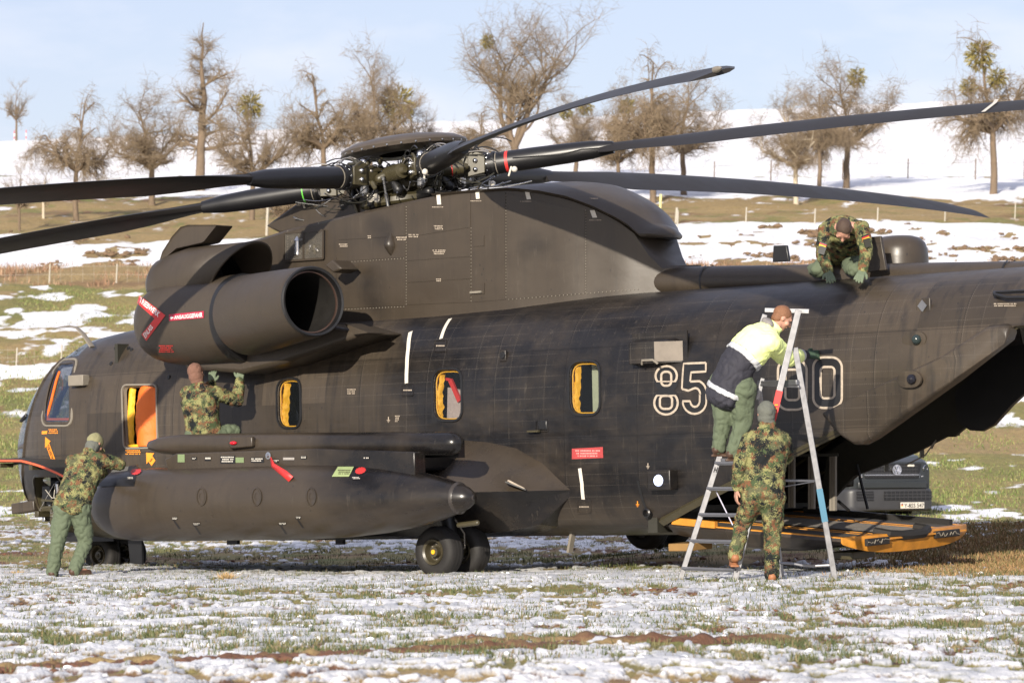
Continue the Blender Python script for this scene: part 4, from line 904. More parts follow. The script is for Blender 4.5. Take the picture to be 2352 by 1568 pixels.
for px in ((1008, 448, 1010, 470, .028), (1097, 437, 1099, 457, .026), (1211, 438, 1216, 458, .026), (1361, 483, 1367, 500, .026)):
    a, b_ = Vector(PS(px[0], px[1])), Vector(PS(px[2], px[3])); n = Vector((px[4], 0)); mb = MB(); mb.add([Sp(*(a + n), .010), Sp(*(a - n), .010), Sp(*(b_ - n), .010), Sp(*(b_ + n), .010)], [(0, 1, 2, 3)]); mb.build('hoist_mark', m_white, heli, smooth=0)
cp = lambda p: Sp(*PS(*p), .011)
for i, a in enumerate([(994, 475, 26, 3, 1), (998, 518, 22, 11, 3), (995, 574, 28, 12, 3), (940, 538, 22, 9, 2), (780, 560, 20, 9, 2), (912, 544, 22, 10, 2), (1003, 640, 12, 8, 2), (1082, 461, 24, 3, 1), (1196, 462, 26, 3, 1), (1354, 505, 26, 3, 1), (846, 541, 8, 8, 2), (1090, 550, 20, 4, 1), (1092, 661, 20, 4, 1), (1348, 455, 26, 4, 1)]):
    lines_of_print('stencil', *a, m_cream, heli, cp, seed=20 + i)
for (x0, y0, x1, y1) in ((1088, 541, 1113, 566), (1088, 651, 1114, 676)):
    plate([(x0, y0), (x1, y0 - 1), (x1, y1 - 1), (x0, y1)], 'small_hatch', .014, n=2)
mb = MB(); p = Sp(*PS(1096, 671), .02); mb.box(p, (.16, .03, .022)); mb.build('step_handle', m_seal, heli)
p = Sp(*PS(898, 563), .0); mb = MB(); mb.loft([[(p.x + .075 * r_ * cos(a), p.y + .10 * r_ * max(0, sin(a)) - .01, p.z + zz) for a in np.linspace(0, 2 * pi, 18, endpoint=False)] for zz, r_ in ((-.13, .05), (-.09, .45), (-.03, .9), (.01, 1), (.06, .75), (.12, .35), (.17, .05))]); mb.build('teardrop_blister', m_pylon, heli, smooth=60)
# grille with machinery behind it
a_, b_, c_, d_ = [Sp(*PS(*p), 0) for p in ((657, 536), (747, 529), (747, 594), (657, 600))]
mb = MB(); mb.add([q + Vector((0, .003, 0)) for q in (a_, b_, c_, d_)], [(0, 1, 2, 3)]); bk = mb.build('grille_recess', m_black, heli, smooth=0)
def gp(s, t, off): return d_.lerp(c_, s).lerp(a_.lerp(b_, s), t) + Vector((0, off, 0))
mb = MB(); mb.tube([gp(.33, .2, .02), gp(.33, .45, .02), gp(.33, .7, .02)], [.035, .035, .03], 10); mb.tube([gp(.33, .7, .02), gp(.33, .85, .02)], [.05, .02], 10); mb.bar(gp(.18, .7, .02), gp(.46, .74, .02), .02, .02); mb.build('cooler_fitting', m_steel, bk)
for k in range(6):
    mb = MB(); mb.caps(gp(.55 + .07 * k, .2 + .1 * (k % 3), .015), gp(.6 + .05 * k, .35 + .12 * (k % 2), .015), .012, .02); mb.build('grille_machinery', [m_olive, m_steel, m_inner][k % 3], bk)
mb = MB()
for k in range(34): mb.bar(gp((k + .5) / 34, .03, .035), gp((k + .5) / 34, .97, .035), .0022, .0022)
for k in range(24): mb.bar(gp(.02, (k + .5) / 24, .035), gp(.98, (k + .5) / 24, .035), .0022, .0022)
gm = mb.build('grille_mesh', m_seal, bk, smooth=0); gm['kind'] = 'stuff'
for A_, B_ in (((0, 0), (1, 0)), ((1, 0), (1, 1)), ((1, 1), (0, 1)), ((0, 1), (0, 0)), ((.5, 0), (.5, 1))):
    mb = MB(); mb.bar(gp(*A_, .035), gp(*B_, .035), .014, .022); mb.build('grille_bar', m_pylon, bk)
mb = MB(); mb.add([Sp(*PS(*p), .010) for p in ((572, 587), (600, 585), (600, 599), (572, 601))], [(0, 1, 2, 3)]); o = mb.build('red_plate', m_red, heli, smooth=0); lines_of_print('red_plate_print', 575, 589, 22, 9, 3, m_white, o, lambda p: Sp(*PS(*p), .013), seed=41)
# mast fairing: dark sloping wedge ahead of the mast
mb = MB(); F_ = [H(*p, .0) for p in ((665, 522), (780, 440), (905, 430), (905, 500), (700, 540))]
mb.prism([q + Vector((0, .42, 0)) for q in F_], (0, -.84, 0)); mb.build('mast_fairing', m_pylon, heli, bevel=.03)

# ------------------------------------------------------------------ left engine
EC = Vector((0, 1.6, 2.865)); mb = MB(); R = []
def eng_ring(x, r, sq=1.0, dz=0, n=48): return [(x, EC.y + r * cos(a) * sq, EC.z + dz + r * sin(a)) for a in np.linspace(0, 2 * pi, n, endpoint=False)]
prof = [(2.30, .10), (2.36, .24), (2.38, .30), (2.37, .345), (2.33, .385), (2.25, .425), (2.12, .46), (1.95, .488), (1.7, .50), (.98, .50), (.955, .495), (.95, .40)]
mb.loft([eng_ring(x, r) for x, r in prof], cap=False); pod = mb.build('engine_pod', m_eng, heli, smooth=60)
mb = MB(); mb.lathe((2.28, 1.6, 2.87), (1, 0, 0), [(-.05, .30), (.0, .20), (.20, .19), (.30, .14), (.34, 0)], 24); mb.build('intake_spinner', m_black, pod)
D0 = Vector((.72, 1.76, 2.88)); D1 = H(720, 692, 2.22); dd = (D1 - D0).normalized(); DL = (D1 - D0).length
mb = MB(); mb.lathe(D0, dd, [(-.02, .38), (.0, .445), (.08, .456), (.5, .438), (DL - .12, .395), (DL - .02, .375), (DL, .365)], 56); duct = mb.build('exhaust_duct', m_eng, heli, smooth=50)
mb = MB(); mb.lathe(D0, dd, [(DL - .035, .383), (DL - .01, .388), (DL + .008, .375), (DL + .0, .352), (DL - .06, .340)], 56); mb.build('exhaust_lip', m_black, duct)
mb = MB(); mb.lathe(D0, dd, [(DL - .05, .340), (DL - .10, .336), (DL - .6, .33), (.25, .33), (.24, .0)], 48); mb.build('exhaust_throat', M('soot', (.012, .011, .010), .55), duct)
mb = MB(); mb.lathe(D0, dd, [(DL - .085, .340), (DL - .07, .342), (DL - .07, .328), (DL - .09, .326)], 48); mb.build('exhaust_ring', M('heat_steel', (.16, .10, .08), .4, .8), duct)
# dark joint between pod and duct
mb = MB(); mb.lathe((.965, 1.6, 2.865), (-1, .06, 0), [(0, .5035), (.06, .509), (.11, .500), (.13, .47), (.14, .35), (.2, .30)], 48); mb.build('pod_joint', m_black, pod)
# keel fairing down to the fuselage
KP = [(415, 800), (430, 848), (560, 858), (655, 835), (846, 765), (760, 745), (600, 790)]
mb = MB(); A = [H(px, py, 1.62) for px, py in KP]; mb.prism([Vector((q.x, 1.66, max(q.z, 2.2))) for q in A], (0, -.9, .0)); mb.build('engine_keel', m_eng, heli, bevel=.05)
mb = MB(); q = [H(*p, 1.7) for p in ((790, 742), (812, 768), (846, 764))]; mb.prism(q, (0, -.3, 0)); mb.build('keel_fin', m_eng, heli)
mb = MB(); mb.box((1.35, 1.05, 2.98), (1.9, .8, .42)); mb.build('engine_mount_fairing', m_eng, heli, bevel=.12)
# upper cowling with scoop fin, hollow at the back
mb = MB(); R = []
for x, r in ((2.50, .02), (2.48, .12), (2.42, .22), (2.30, .31), (2.1, .365), (1.8, .415), (1.02, .42)):
    R.append([(x - (.26 * (1 - sin(a)) * -1 if 0 else 0) , 1.47 + r * 1.04 * cos(a), 3.32 + r * sin(a)) for a in np.linspace(-.35, pi + .1, 26)])
xe = R[-1]; R[-1] = [(p[0] - .20 + .30 * max(0, (1 - (p[2] - 3.32) / .40)), p[1], p[2]) for p in xe]
mb.loft(R, closed=False); o = mb.build('intake_cowling', m_eng, heli, smooth=60); s_ = o.modifiers.new('skin', 'SOLIDIFY'); s_.thickness = .03; s_.offset = -1; cow = o
mb = MB(); mb.lathe((1.35, 1.47, 3.3), (1, 0, 0), [(0, .30), (.3, .3), (.31, 0)], 20); mb.build('cowling_bulkhead', m_black, cow)
A = [H(*p, 1.47) for p in ((390, 606), (398, 580), (420, 545), (440, 523), (458, 518), (524, 518), (512, 533), (492, 558), (430, 572))]
mb = MB(); mb.loft([[q + Vector((0, d - .25 * f, -.0)) for q in A] for d, f in ((.16, 0), (.20, .0), (.05, .0), (-.10, 0))]); mb.build('scoop_fin', m_eng, cow, smooth=30, bevel=.02)
mb = MB(); q = [H(*p, 1.2) for p in ((745, 610), (763, 596), (785, 617), (765, 627))]; mb.prism(q, (0, -.3, 0)); mb.build('exhaust_fairing', m_pylon, heli, bevel=.02)
# red intake warnings wrapped round the pod
def pod_pt(px, py, off=.006):
    d = ray(px, py); C0 = loc(CAMP); D = loc(CAMP + d) - C0; lo, hi = 36 / d.y, 43.5 / d.y; best = None
    def inside(P):
        r = float(np.interp(-P.x, [-q[0] for q in prof[2:10]], [q[1] for q in prof[2:10]])) if P.x < 2.38 else -1
        return sqrt((P.y - EC.y) ** 2 + (P.z - EC.z) ** 2) < r + off
    t = lo
    for _ in range(400):
        if inside(C0 + D * t): break
        t += (hi - lo) / 400
    a, b__ = t - (hi - lo) / 400, t
    for _ in range(12):
        m_ = (a + b__) / 2
        if inside(C0 + D * m_): b__ = m_
        else: a = m_
    return C0 + D * b__
def pod_quad(name, px, m, off=.006, nx=14, ny=4, par=pod):
    f = bil(px, lambda p: Vector(p)); return MB().loft([[pod_pt(*f(i / nx, 1 - j / ny), off) for i in range(nx + 1)] for j in range(ny + 1)], closed=False).build(name, m, par, smooth=70)
def pod_text(body, px, m):
    f = bil(px, lambda p: Vector(p)); lettering('warning_lettering', body, lambda s, t: pod_pt(*f(s, t), .011), m, pod)
m_wt = M('warning_white', (.72, .68, .66), .6, var=.05)
pod_quad('warning_band', [(320, 678), (380, 724), (360, 736), (315, 696)], m_red); pod_text('TRIEBWERK', [(323, 682), (369, 718), (363, 728), (319, 693)], m_wt)
pod_quad('warning_band', [(361, 724), (380, 724), (336, 783), (325, 768)], m_red, .007); pod_text('EINLASS', [(328, 767), (346, 745), (352, 752), (334, 777)], m_wt)
pod_quad('warning_band', [(388, 722), (468, 714), (468, 730), (388, 737)], M('crimson_paint', (.33, .012, .04), .5)); pod_text('ANSAUGGEFAHR', [(400, 725), (465, 717), (465, 728), (400, 733)], m_wt)
mb = MB(); mb.add([pod_pt(*p, .011) for p in ((390, 730), (394, 725), (394, 728), (398, 728), (398, 731), (394, 731), (394, 734))], [(0, 1, 6), (2, 3, 4, 5)]); mb.build('warning_arrow', m_wt, pod, smooth=0)
lines_of_print('warning_print', 365, 793, 32, 18, 4, m_red, pod, lambda p: pod_pt(*p), seed=50)

# ------------------------------------------------------------------ sponson, auxiliary tank, upper tube
mb = MB(); R = []
for x, o_, f in ((2.2, .2, .3), (1.7, .8, .8), (1.0, 1.0, 1), (-1.2, 1.0, 1), (-1.9, .97, 1), (-2.4, .90, .97), (-2.8, .68, .92), (-3.15, .38, .78), (-3.52, .02, .1)):
    vo = 1.25 + .95 * o_; zm = .84; R.append([(x, 1.05, zm - .50 * f), (x, 1.05, zm + .68 * f ** 2.6), (x, 1.27 + .1 * o_, zm + .55 * f ** 2.6), (x, vo - .12 * o_, zm + .10 * o_), (x, vo, zm), (x, vo - .42 * o_, zm - .28 * o_), (x, 1.25 + .3 * o_, zm - .46 * f)])
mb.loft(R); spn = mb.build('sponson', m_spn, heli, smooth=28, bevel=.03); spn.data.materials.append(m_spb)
for f in spn.data.polygons: f.material_index = 1 if f.center.z < .83 and f.normal.z < .2 else 0  # lower faces black: camouflage plus the shade under the ridge, put into colour
mb = MB(); a, b_ = H(1166, 1103, 1.75), H(1203, 1122, 1.62); mb.bar(a, b_, .05, .02); mb.build('anchor_light_strip', m_cream, spn); mb = MB(); mb.bar(a + Vector((.03, 0, -.012)), b_ - Vector((.03, 0, .012)), .13, .012); mb.build('black_strip', m_black, spn)
TV = 2.62; TZ = .80
mb = MB(); mb.lathe((-3.32, TV, TZ - .02), (1, 0, .0), [(0, .0), (.03, .07), (.10, .115), (.22, .16), (.45, .225), (.80, .295), (1.2, .35), (1.7, .39), (2.3, .41), (4.6, .41), (5.0, .40), (5.25, .365), (5.42, .30), (5.54, .2), (5.59, .1), (5.60, 0)], 56); tank = mb.build('auxiliary_fuel_tank', m_tank, heli, smooth=60)
def tk(px, py, off=.004):
    d = ray(px, py); C0 = loc(CAMP); D = loc(CAMP + d) - C0; xs_ = [-3.32, -3.29, -3.22, -3.1, -2.87, -2.52, -2.12, -1.62, -1.02, 1.28, 1.68, 2.03, 2.28]; rs = [0, .07, .115, .16, .225, .295, .35, .39, .41, .41, .40, .36, .29]
    ins = lambda P: sqrt((P.y - TV) ** 2 + (P.z - TZ + .02) ** 2) < float(np.interp(P.x, xs_, rs)) + off
    lo = 34 / d.y; st = 7 / d.y / 260; t = lo
    for _ in range(260):
        if ins(C0 + D * t): break
        t += st
    a, b__ = t - st, t
    for _ in range(12):
        m_ = (a + b__) / 2
        if ins(C0 + D * m_): b__ = m_
        else: a = m_
    return C0 + D * b__
for (px, py) in ((462, 1140), (589, 1140), (714, 1140)):
    mb = MB(); mb.loft([[tk(px + rx * cos(a), py + ry * sin(a), of) for a in np.linspace(0, 2 * pi, 26, endpoint=False)] for rx, ry, of in ((12, 22, .0), (11.5, 21, .012), (9.5, 19, .012), (9, 18.5, .004), (4, 8, .005))], cap=False); mb.build('tank_hatch', m_tank, tank, smooth=60)
for i, (px, py, n) in enumerate(((312, 1082, 'filler_cap'), (828, 1080, 'filler_cap'))):
    mb = MB(); Q = [tk(px + (13 if k % 2 else 11) * cos(a), py + (8 if k % 2 else 6.8) * sin(a) - 2 * cos(a), .006) for k, a in enumerate(np.linspace(0, 2 * pi, 24, endpoint=False))]; mb.add(Q, [tuple(range(24))]); mb.build(n, m_red, tank, smooth=0)
    mb = MB(); Q = [tk(px + 15 * cos(a), py + 9 * sin(a) - 2 * cos(a), .003) for a in np.linspace(0, 2 * pi, 20, endpoint=False)]; mb.add(Q, [tuple(range(20))]); mb.build('cap_surround', m_black, tank, smooth=0)
def tquad(name, q, m, off=.005, n=5):
    f = bil(q, lambda p: Vector(p)); return MB().loft([[tk(*f(i / n, 1 - j / n), off) for i in range(n + 1)] for j in range(n + 1)], closed=False).build(name, m, tank, smooth=70)
tquad('green_placard', [(776, 1071), (813, 1071), (801, 1094), (762, 1094)], M('pale_green', (.24, .30, .13), .7)); tquad('walkway_patch', [(262, 1076), (318, 1066), (308, 1116), (222, 1116)], m_black)
lines_of_print('placard_print', 776, 1078, 28, 12, 3, m_olive, tank, lambda p: tk(*p, .008), seed=60)
for i, (px, py, w) in enumerate(((292, 1097, 14), (808, 1097, 18), (395, 1190, 12), (443, 1203, 16), (640, 1202, 16), (679, 1188, 12))):
    tquad('grime_streak', [(px + 3, py + 5), (px + 7, py + 5), (px + 20, py + 24), (px + 15, py + 24)], m_black, .002, 3) if py > 1150 else None; tquad('tank_label', [(px, py - 3), (px + w, py - 4), (px + w, py + 3), (px, py + 4)], m_black, .005, 2); lines_of_print('label_print', px + 1, py - 2, w - 2, 5, 2, m_white, tank, lambda p: tk(*p, .008), seed=61 + i)
mb = MB(); mb.lathe((-3.10, TV, TZ - .02), (-1, 0, 0), [(0, .166), (.012, .17), (.03, .15), (.16, .085), (.215, .02)], 28); mb.build('tail_cone', M('tail_cone_paint', (.035, .030, .027), .28), tank)
mb = MB(); mb.caps((-3.0, TV - .12, TZ - .30), (-3.25, TV - .12, TZ - .28), .028); mb.build('drain_pipe', m_olive, tank)
mb = MB(); mb.prism([(1.02, TV - .05, 1.10), (1.08, TV - .05, 1.28), (.9, TV - .05, 1.34), (-1.2, TV - .05, 1.34), (-2.62, TV - .05, 1.27), (-2.62, TV - .05, 1.02), (-1.5, TV - .05, 1.10), (-.7, TV - .05, 1.14)], (0, .18, 0)); pyl = mb.build('tank_pylon', m_tank, heli, bevel=.012)
mb = MB(); mb.box((-.8, TV - .7, 1.18), (2.8, 1.3, .2)); mb.build('pylon_root', m_skin, heli, bevel=.03)
yf = TV + .135
def pp(px, py): q = H(px, py, yf); return q
for i, (x0, y0, x1, y1, mm, pr) in enumerate(((408, 1043, 424, 1061, M('light_green', (.14, .19, .09), .7), 0), (506, 1046, 540, 1064, m_black, 3), (470, 1048, 484, 1058, m_black, 1), (440, 1049, 452, 1056, m_black, 2), (576, 1050, 606, 1062, m_black, 2), (624, 1054, 640, 1062, m_black, 2), (541, 1050, 560, 1062, M('light_green2', (.14, .19, .09), .7), 0), (690, 1046, 704, 1054, m_black, 2), (834, 1048, 848, 1055, m_black, 1), (650, 1050, 676, 1056, m_grey, 1))):
    mb = MB(); mb.add([pp(x0, y0), pp(x1, y0), pp(x1, y1), pp(x0, y1)], [(0, 1, 2, 3)]); o = mb.build('pylon_label', mm, pyl, smooth=0)
    if pr: lines_of_print('label_print', x0 + 2, y0 + 2, x1 - x0 - 4, y1 - y0 - 3, pr, m_white, pyl, lambda p: pp(*p) + Vector((0, .004, 0)), seed=70 + i)
mb = MB(); q = pp(617, 1046); mb.lathe(q, (0, 1, 0), [(0, .035), (.01, .04), (.012, .02), (.03, .012), (.03, 0)], 14); mb.build('safety_pin', m_steel, pyl)
mb = MB(); P = [pp(624, 1050) + Vector((0, .02, 0)), pp(634, 1068) + Vector((0, .05, 0)), tk(652, 1086, .03), tk(668, 1100, .02)]; P = [Vector(np.array(P[0]) * 0 + np.array(p)) for p in P]
R = []
for i, (p, w) in enumerate(zip(P, (.012, .03, .045, .045))): R.append([p + Vector((w * .75, 0, -w * .6)), p - Vector((w * .75, 0, -w * .6))])
mb.loft(R, closed=False); o = mb.build('red_streamer', m_red, heli); s_ = o.modifiers.new('t', 'SOLIDIFY'); s_.thickness = .004
mb = MB(); mb.lathe((-3.06, TV - .12, 1.345), (1, 0, .022), [(0, 0), (.02, .06), (.07, .10), (.14, .120), (.9, .126), (3.6, .126), (4.15, .115), (4.45, .09), (4.62, .05), (4.68, 0)], 32); ut = mb.build('upper_tube', m_tank, heli, smooth=60)
for x in (-.95, -1.9, .4):
    mb = MB(); mb.lathe((x, TV - .12, 1.345 + .022 * (x + 3.06)), (1, 0, .022), [(-.006, .120), (0, .1245), (.006, .120)], 32); mb.build('tube_joint', m_black, ut)
mb = MB(); q = H(560, 1015, TV); mb.prism([q + Vector((-.18, .0, .055)), q + Vector((.15, .0, .07)), q + Vector((.2, .0, 0)), q + Vector((.15, 0, -.07)), q + Vector((-.18, .0, -.055))], (0, .06, 0)); o = mb.build('navigation_light_housing', m_tank, ut, bevel=.015)
mb = MB(); mb.ell(H(536, 1017, TV + .07), (.05, .03, .022)); mb.build('red_navigation_light', M('red_lens', (.45, .01, .02), .1), o)
mb = MB(); mb.bar(H(1000, 1003, 2.5), H(1012, 1004, 2.5), .03, .02); mb.build('yellow_mark', m_ylw, ut)
mb = MB(); mb.prism([(1.0, TV - .35, 1.30), (.7, TV - .35, 1.44), (-2.9, TV - .35, 1.40), (-2.9, TV - .35, 1.2)], (0, .1, 0)); mb.build('tube_mount', m_black, ut)

# ------------------------------------------------------------------ wheels
m_rim = M('wheel_olive', (.045, .038, .022), .4, var=.4, sc=14)
def wheel(x, y, z, r, w, par=heli, hubm=None):
    mb = MB(); mb.lathe((x, y - w / 2, z), (0, 1, 0), [(0.02, r * .50), (0, r * .60), (.0, r * .82), (w * .10, r * .95), (w * .25, r), (w * .75, r), (w * .90, r * .95), (w, r * .82), (w, r * .60), (w - .02, r * .50)], 40, cap=False); t = mb.build('wheel', m_rubber, par, smooth=50)
    for k in (-.2, 0, .2):
        mb = MB(); mb.lathe((x, y + w * k - .006, z), (0, 1, 0), [(0, r * 1.002), (.003, r * 1.010), (.009, r * 1.010), (.012, r * 1.002)], 40); mb.build('tread_rib', m_rubber, t)
    mb = MB(); mb.lathe((x, y - w / 2 + .01, z), (0, 1, 0), [(0, 0), (.0, r * .5), (w * .9, r * .52), (w * .96, r * .50), (w * .90, r * .42), (w * .62, r * .36), (w * .60, r * .22), (w * .86, r * .20), (w * .88, 0)], 30); mb.build('rim', m_rim, t)
    mb = MB(); mb.lathe((x, y + w * .37, z), (0, 1, 0), [(0, r * .10), (.02, r * .09), (.022, r * .05), (.01, 0)], 14); mb.build('hub_cap', hubm or m_olive, t)
    mb = MB()
    for k in range(8): a = k * pi / 4; mb.caps((x + r * .29 * cos(a), y + w * .14, z + r * .29 * sin(a)), (x + r * .29 * cos(a), y + w * .2, z + r * .29 * sin(a)), .010, .008, 6)
    bo = mb.build('wheel_bolt', m_seal, t); return t
WZ = .215
wheel(-2.30, 2.02, WZ, .272, .235, hubm=m_ylw); wheel(-2.30, 1.58, WZ, .272, .235); wheel(-2.30, -2.02, WZ + .23, .272, .235); wheel(-2.30, -1.58, WZ + .21, .272, .235)
for s in (1, -1):
    mb = MB(); mb.caps((-2.30, 1.8 * s, WZ), (-2.22, 1.8 * s, .60), .07, .09); mb.caps((-2.30, 1.6 * s, WZ), (-2.30, 2.0 * s, WZ), .05); mb.build('gear_strut', m_black, heli)
mb = MB(); mb.tube([(-2.36, 1.82, .55), (-2.50, 1.84, .40), (-2.50, 1.84, .25), (-2.38, 1.82, .20)], .009, 6); mb.build('brake_hose', m_seal, heli)
mb = MB(); mb.prism([(-2.75, 1.50, .60), (-1.8, 1.50, .60), (-1.8, 1.5, .40), (-2.6, 1.5, .46)], (0, .02, 0)); mb.build('gear_door', m_skin, heli)
nx = H(225, 1270, .3).x
for y in (.22, -.22): wheel(nx, y, .175, .245, .20)
mb = MB(); mb.caps((nx, 0, .18), (nx, 0, .6), .06); mb.caps((nx, -.2, .18), (nx, .2, .18), .04); mb.build('nose_gear_strut', m_black, heli)
mb = MB(); q = H(312, 1262, .6); mb.prism([q + Vector((-.10, 0, .15)), q + Vector((.14, 0, .15)), q + Vector((.10, 0, -.16)), q + Vector((-.10, 0, -.18))], (0, -.03, 0)); mb.build('belly_antenna', m_black, heli)
for px, w in ((536, .12), (782, .08)): mb = MB(); q = H(px, 1244, .5); mb.box(q, (w * 1.4, .05, .06)); mb.build('belly_fitting', m_black, heli)
mb = MB(); mb.bar(H(1316, 1222, .8), H(1308, 1268, .8), .07, .03); mb.build('tail_bumper', m_seal, heli)
x_, z_ = HS(1490, 1180); mb = MB(); mb.lathe(S(x_, z_, -.02), (0, 1, 0), [(0, .05), (.06, .05), (.07, .035), (.02, .025), (.02, 0)], 18); mb.build('tie_down_ring', m_black, heli); stroke('hinge_strap', [(x_, z_ + .03), (x_ + .05, z_ + .35)], .03, m_black)

# ------------------------------------------------------------------ ramp
RH = Vector((-4.66, 0, .50)); RE = -6.86
def RZ(x, y=0): t = (x + 4.66) / (RE + 4.66); return .515 + (.335 - .515) * t
RW = 1.12
mb = MB(); A = []
for x in np.linspace(-4.70, RE, 14): t = (x + 4.7) / (RE + 4.7); d = .15 + .11 * sin(pi * min(1, t * 1.1)) - .05 * t; A.append([(x, y, RZ(x, y) - e) for y, e in ((-RW, 0), (RW, 0), (RW + .02, .03), (RW - .08, d * .75), (RW - .5, d), (-RW + .5, d), (-RW + .08, d * .75), (-RW - .02, .03))])
mb.loft(A); rmp = mb.build('loading_ramp', m_skin, heli, smooth=40); 
mb = MB(); mb.loft([[(x, -RW + .06, RZ(x) + .006), (x, RW - .06, RZ(x) + .006)] for x in (-4.7, RE)], closed=False); mb.build('ramp_deck', m_deck, rmp, smooth=0)
for y, w in ((RW - .03, .06), (-RW + .03, .06), (.62, .035), (.48, .02), (-.62, .035), (-.48, .02), (.1, .03)):
    mb = MB(); mb.loft([[(x, y - w / 2, RZ(x) + .012), (x, y + w / 2, RZ(x) + .012), (x, y + w / 2, RZ(x) - .0), (x, y - w / 2, RZ(x) - .0)] for x in (-4.72, -5.5, -6.3, RE + .02)]); mb.build('yellow_rail', m_yel, rmp)
for y in (RW + .0,):
    mb = MB(); mb.bar((-4.75, y, RZ(-4.7) + .03), (-5.3, y, RZ(-5.3) + .03), .05, .07); mb.build('ramp_side_lip', m_yel, rmp)
mb = MB(); L_ = []; N = 30
for k in range(N + 1):
    y = -RW - .02 + (2 * RW + .04) * k / N; u = abs(2 * k / N - 1); bul = (1 - u ** 3.5); L_.append([(RE, y, RZ(RE) + .015), (RE - .10 * bul - .02, y, RZ(RE) + .010), (RE - .14 * bul - .02, y, RZ(RE) - .06), (RE - .10 * bul - .02, y, RZ(RE) - .06 - .12 * bul), (RE - .0, y, RZ(RE) - .04 - .11 * bul)])
mb.loft(L_); lip = mb.build('ramp_end_beam', m_yel, rmp, smooth=40)
mb = MB(); mb.box((RE - .155, 0, RZ(RE) - .035), (.06, 1.75, .018)); mb.build('end_beam_ledge', m_yel, lip)
for y0, y1, n in ((.55, .95, 2), (-.75, -.30, 2)):
    mb = MB(); mb.box((RE - .17, (y0 + y1) / 2, RZ(RE) - .05), (.04, y1 - y0, .075)); o = mb.build('rubber_pad', m_rubber, lip, bevel=.008)
    mb = MB()
    for j in range(n):
        yy_ = y0 + (y1 - y0) * (j + .5) / n; mb.tube([(RE - .195, yy_ - .09 + .18 * q / 7, RZ(RE) - .05 + rr.uniform(-.022, .022)) for q in range(8)], .006, 5)
    mb.build('pad_chain', m_seal, o)
mb = MB(); mb.tube([(RE + .05, -.28, RZ(RE) + .03), (RE - .10, -.27, RZ(RE) + .01), (RE - .16, -.1, RZ(RE) - .02), (RE - .16, .25, RZ(RE) - .02), (RE - .12, .45, RZ(RE) - .0), (RE + .05, .46, RZ(RE) + .03)], .05, 8); mb.build('rolled_mat', m_rubber, rmp)
mb = MB(); mb.loft([[(x, -.36, RZ(x) + .016), (x, .38, RZ(x) + .016)] for x in (-4.9, RE + .02)], closed=False); mb.build('worn_centre_mat', M('worn_mat', (.20, .18, .155), .8, var=.5, sc=16, bump=.4), rmp, smooth=0)
for x in (-4.75, -6.55):
    mb = MB(); mb.box((x, .85 if x > -5 else .5, .26 if x > -5 else .14), (.28, .4 if x > -5 else .4, .08)); o = mb.build('ramp_skid', m_wood if x > -5 else m_olive, rmp, bevel=.01)
rmp.matrix_local = Matrix.Translation((0, 0, .45)) @ Matrix.Rotation(-.040, 4, 'X') @ Matrix.Translation((0, 0, -.45))
# stanchions of the roller frame inside, ramp struts
for (px, yt, yb, v) in ((1822, 1048, 1165, -.2), (1868, 1048, 1168, .15), (1917, 1045, 1172, -.1)):
    mb = MB(); a, b_ = H(px, yt, v), H(px, yb, v); mb.bar(a, b_, .035, .035); mb.bar(a + Vector((.045, 0, 0)), b_ + Vector((.045, 0, 0)), .02, .03); mb.build('stanchion', m_seal, heli)
mb = MB(); mb.bar(H(1800, 1046, .1), H(1925, 1044, -.1), .03, .03); mb.build('stanchion_rail', m_inner, heli)
for (a, b_, v) in (((1968, 1066), (1993, 1168), -.9), ((1925, 1150), (1950, 1172), -.3)):
    mb = MB(); mb.tube([H(*a, v), H(*b_, v)], .018, 6); mb.build('ramp_strut', m_black, heli)
mb = MB(); mb.bar((-4.9, -RW + .09, RZ(-4.9) + .04), (RE + .1, -RW + .09, RZ(RE) + .04), .06, .06); mb.build('ramp_side_roller', m_rubber, rmp)
mb = MB(); mb.tube([H(2140, 1030, -.85), H(2150, 1010, -.85), H(2125, 1045, -.8), H(2080, 1068, -.8)], .008, 5); mb.build('hydraulic_hose', m_seal, heli)

# ------------------------------------------------------------------ main rotor
HUBC = Vector((-.13, 0, 4.48)); TILT = -.085; TILY = -.054
def RT(p): p = Vector(p); return HUBC + Vector((p.x, p.y, p.z + TILT * p.x + TILY * p.y))
def azv(al):      # al: angle from picture-right towards the camera
    d = Vector((cos(al), -sin(al), 0)); v = Vector((d.dot(XF), d.dot(YL), 0)); return v.normalized()
A0 = radians(13.2)
mb = MB(); mb.lathe(HUBC + Vector((0, 0, -.18)), (-TILT, -TILY, 1), [(0, .30), (.02, .42), (.10, .45), (.16, .40), (.26, .36), (.30, .2)], 36, cap=True); hub = mb.build('rotor_hub', m_olive, heli, smooth=40)
mb = MB(); mb.lathe(HUBC + Vector((0, 0, .27)), (-TILT, -TILY, 1), [(0, .30), (.0, .64), (.03, .72), (.07, .735), (.09, .725), (.14, .62), (.18, .40), (.20, .15), (.205, 0)], 56); dish = mb.build('hub_dish', M('dish_paint', (.060, .048, .037), .42), hub, smooth=40)
mb = MB()
for k in range(28): a = 2 * pi * k / 28; mb.ell(RT((.733 * cos(a), .733 * sin(a), .315)), (.012, .012, .012), n=4, m=6)
mb.build('dish_rivet', m_steel, dish)
mb = MB(); mb.lathe(HUBC + Vector((0, 0, -1.0)), (0, 0, 1), [(0, .22), (.1, .16), (.85, .15)], 20); mb.build('mast', m_black, hub)
mb = MB(); mb.lathe(HUBC + Vector((0, 0, -.36)), (-TILT, -TILY, 1), [(0, .30), (.02, .50), (.05, .53), (.10, .53), (.13, .48), (.15, .34), (.20, .30), (.22, .2)], 40); mb.build('swashplate', m_olive, hub, smooth=35)
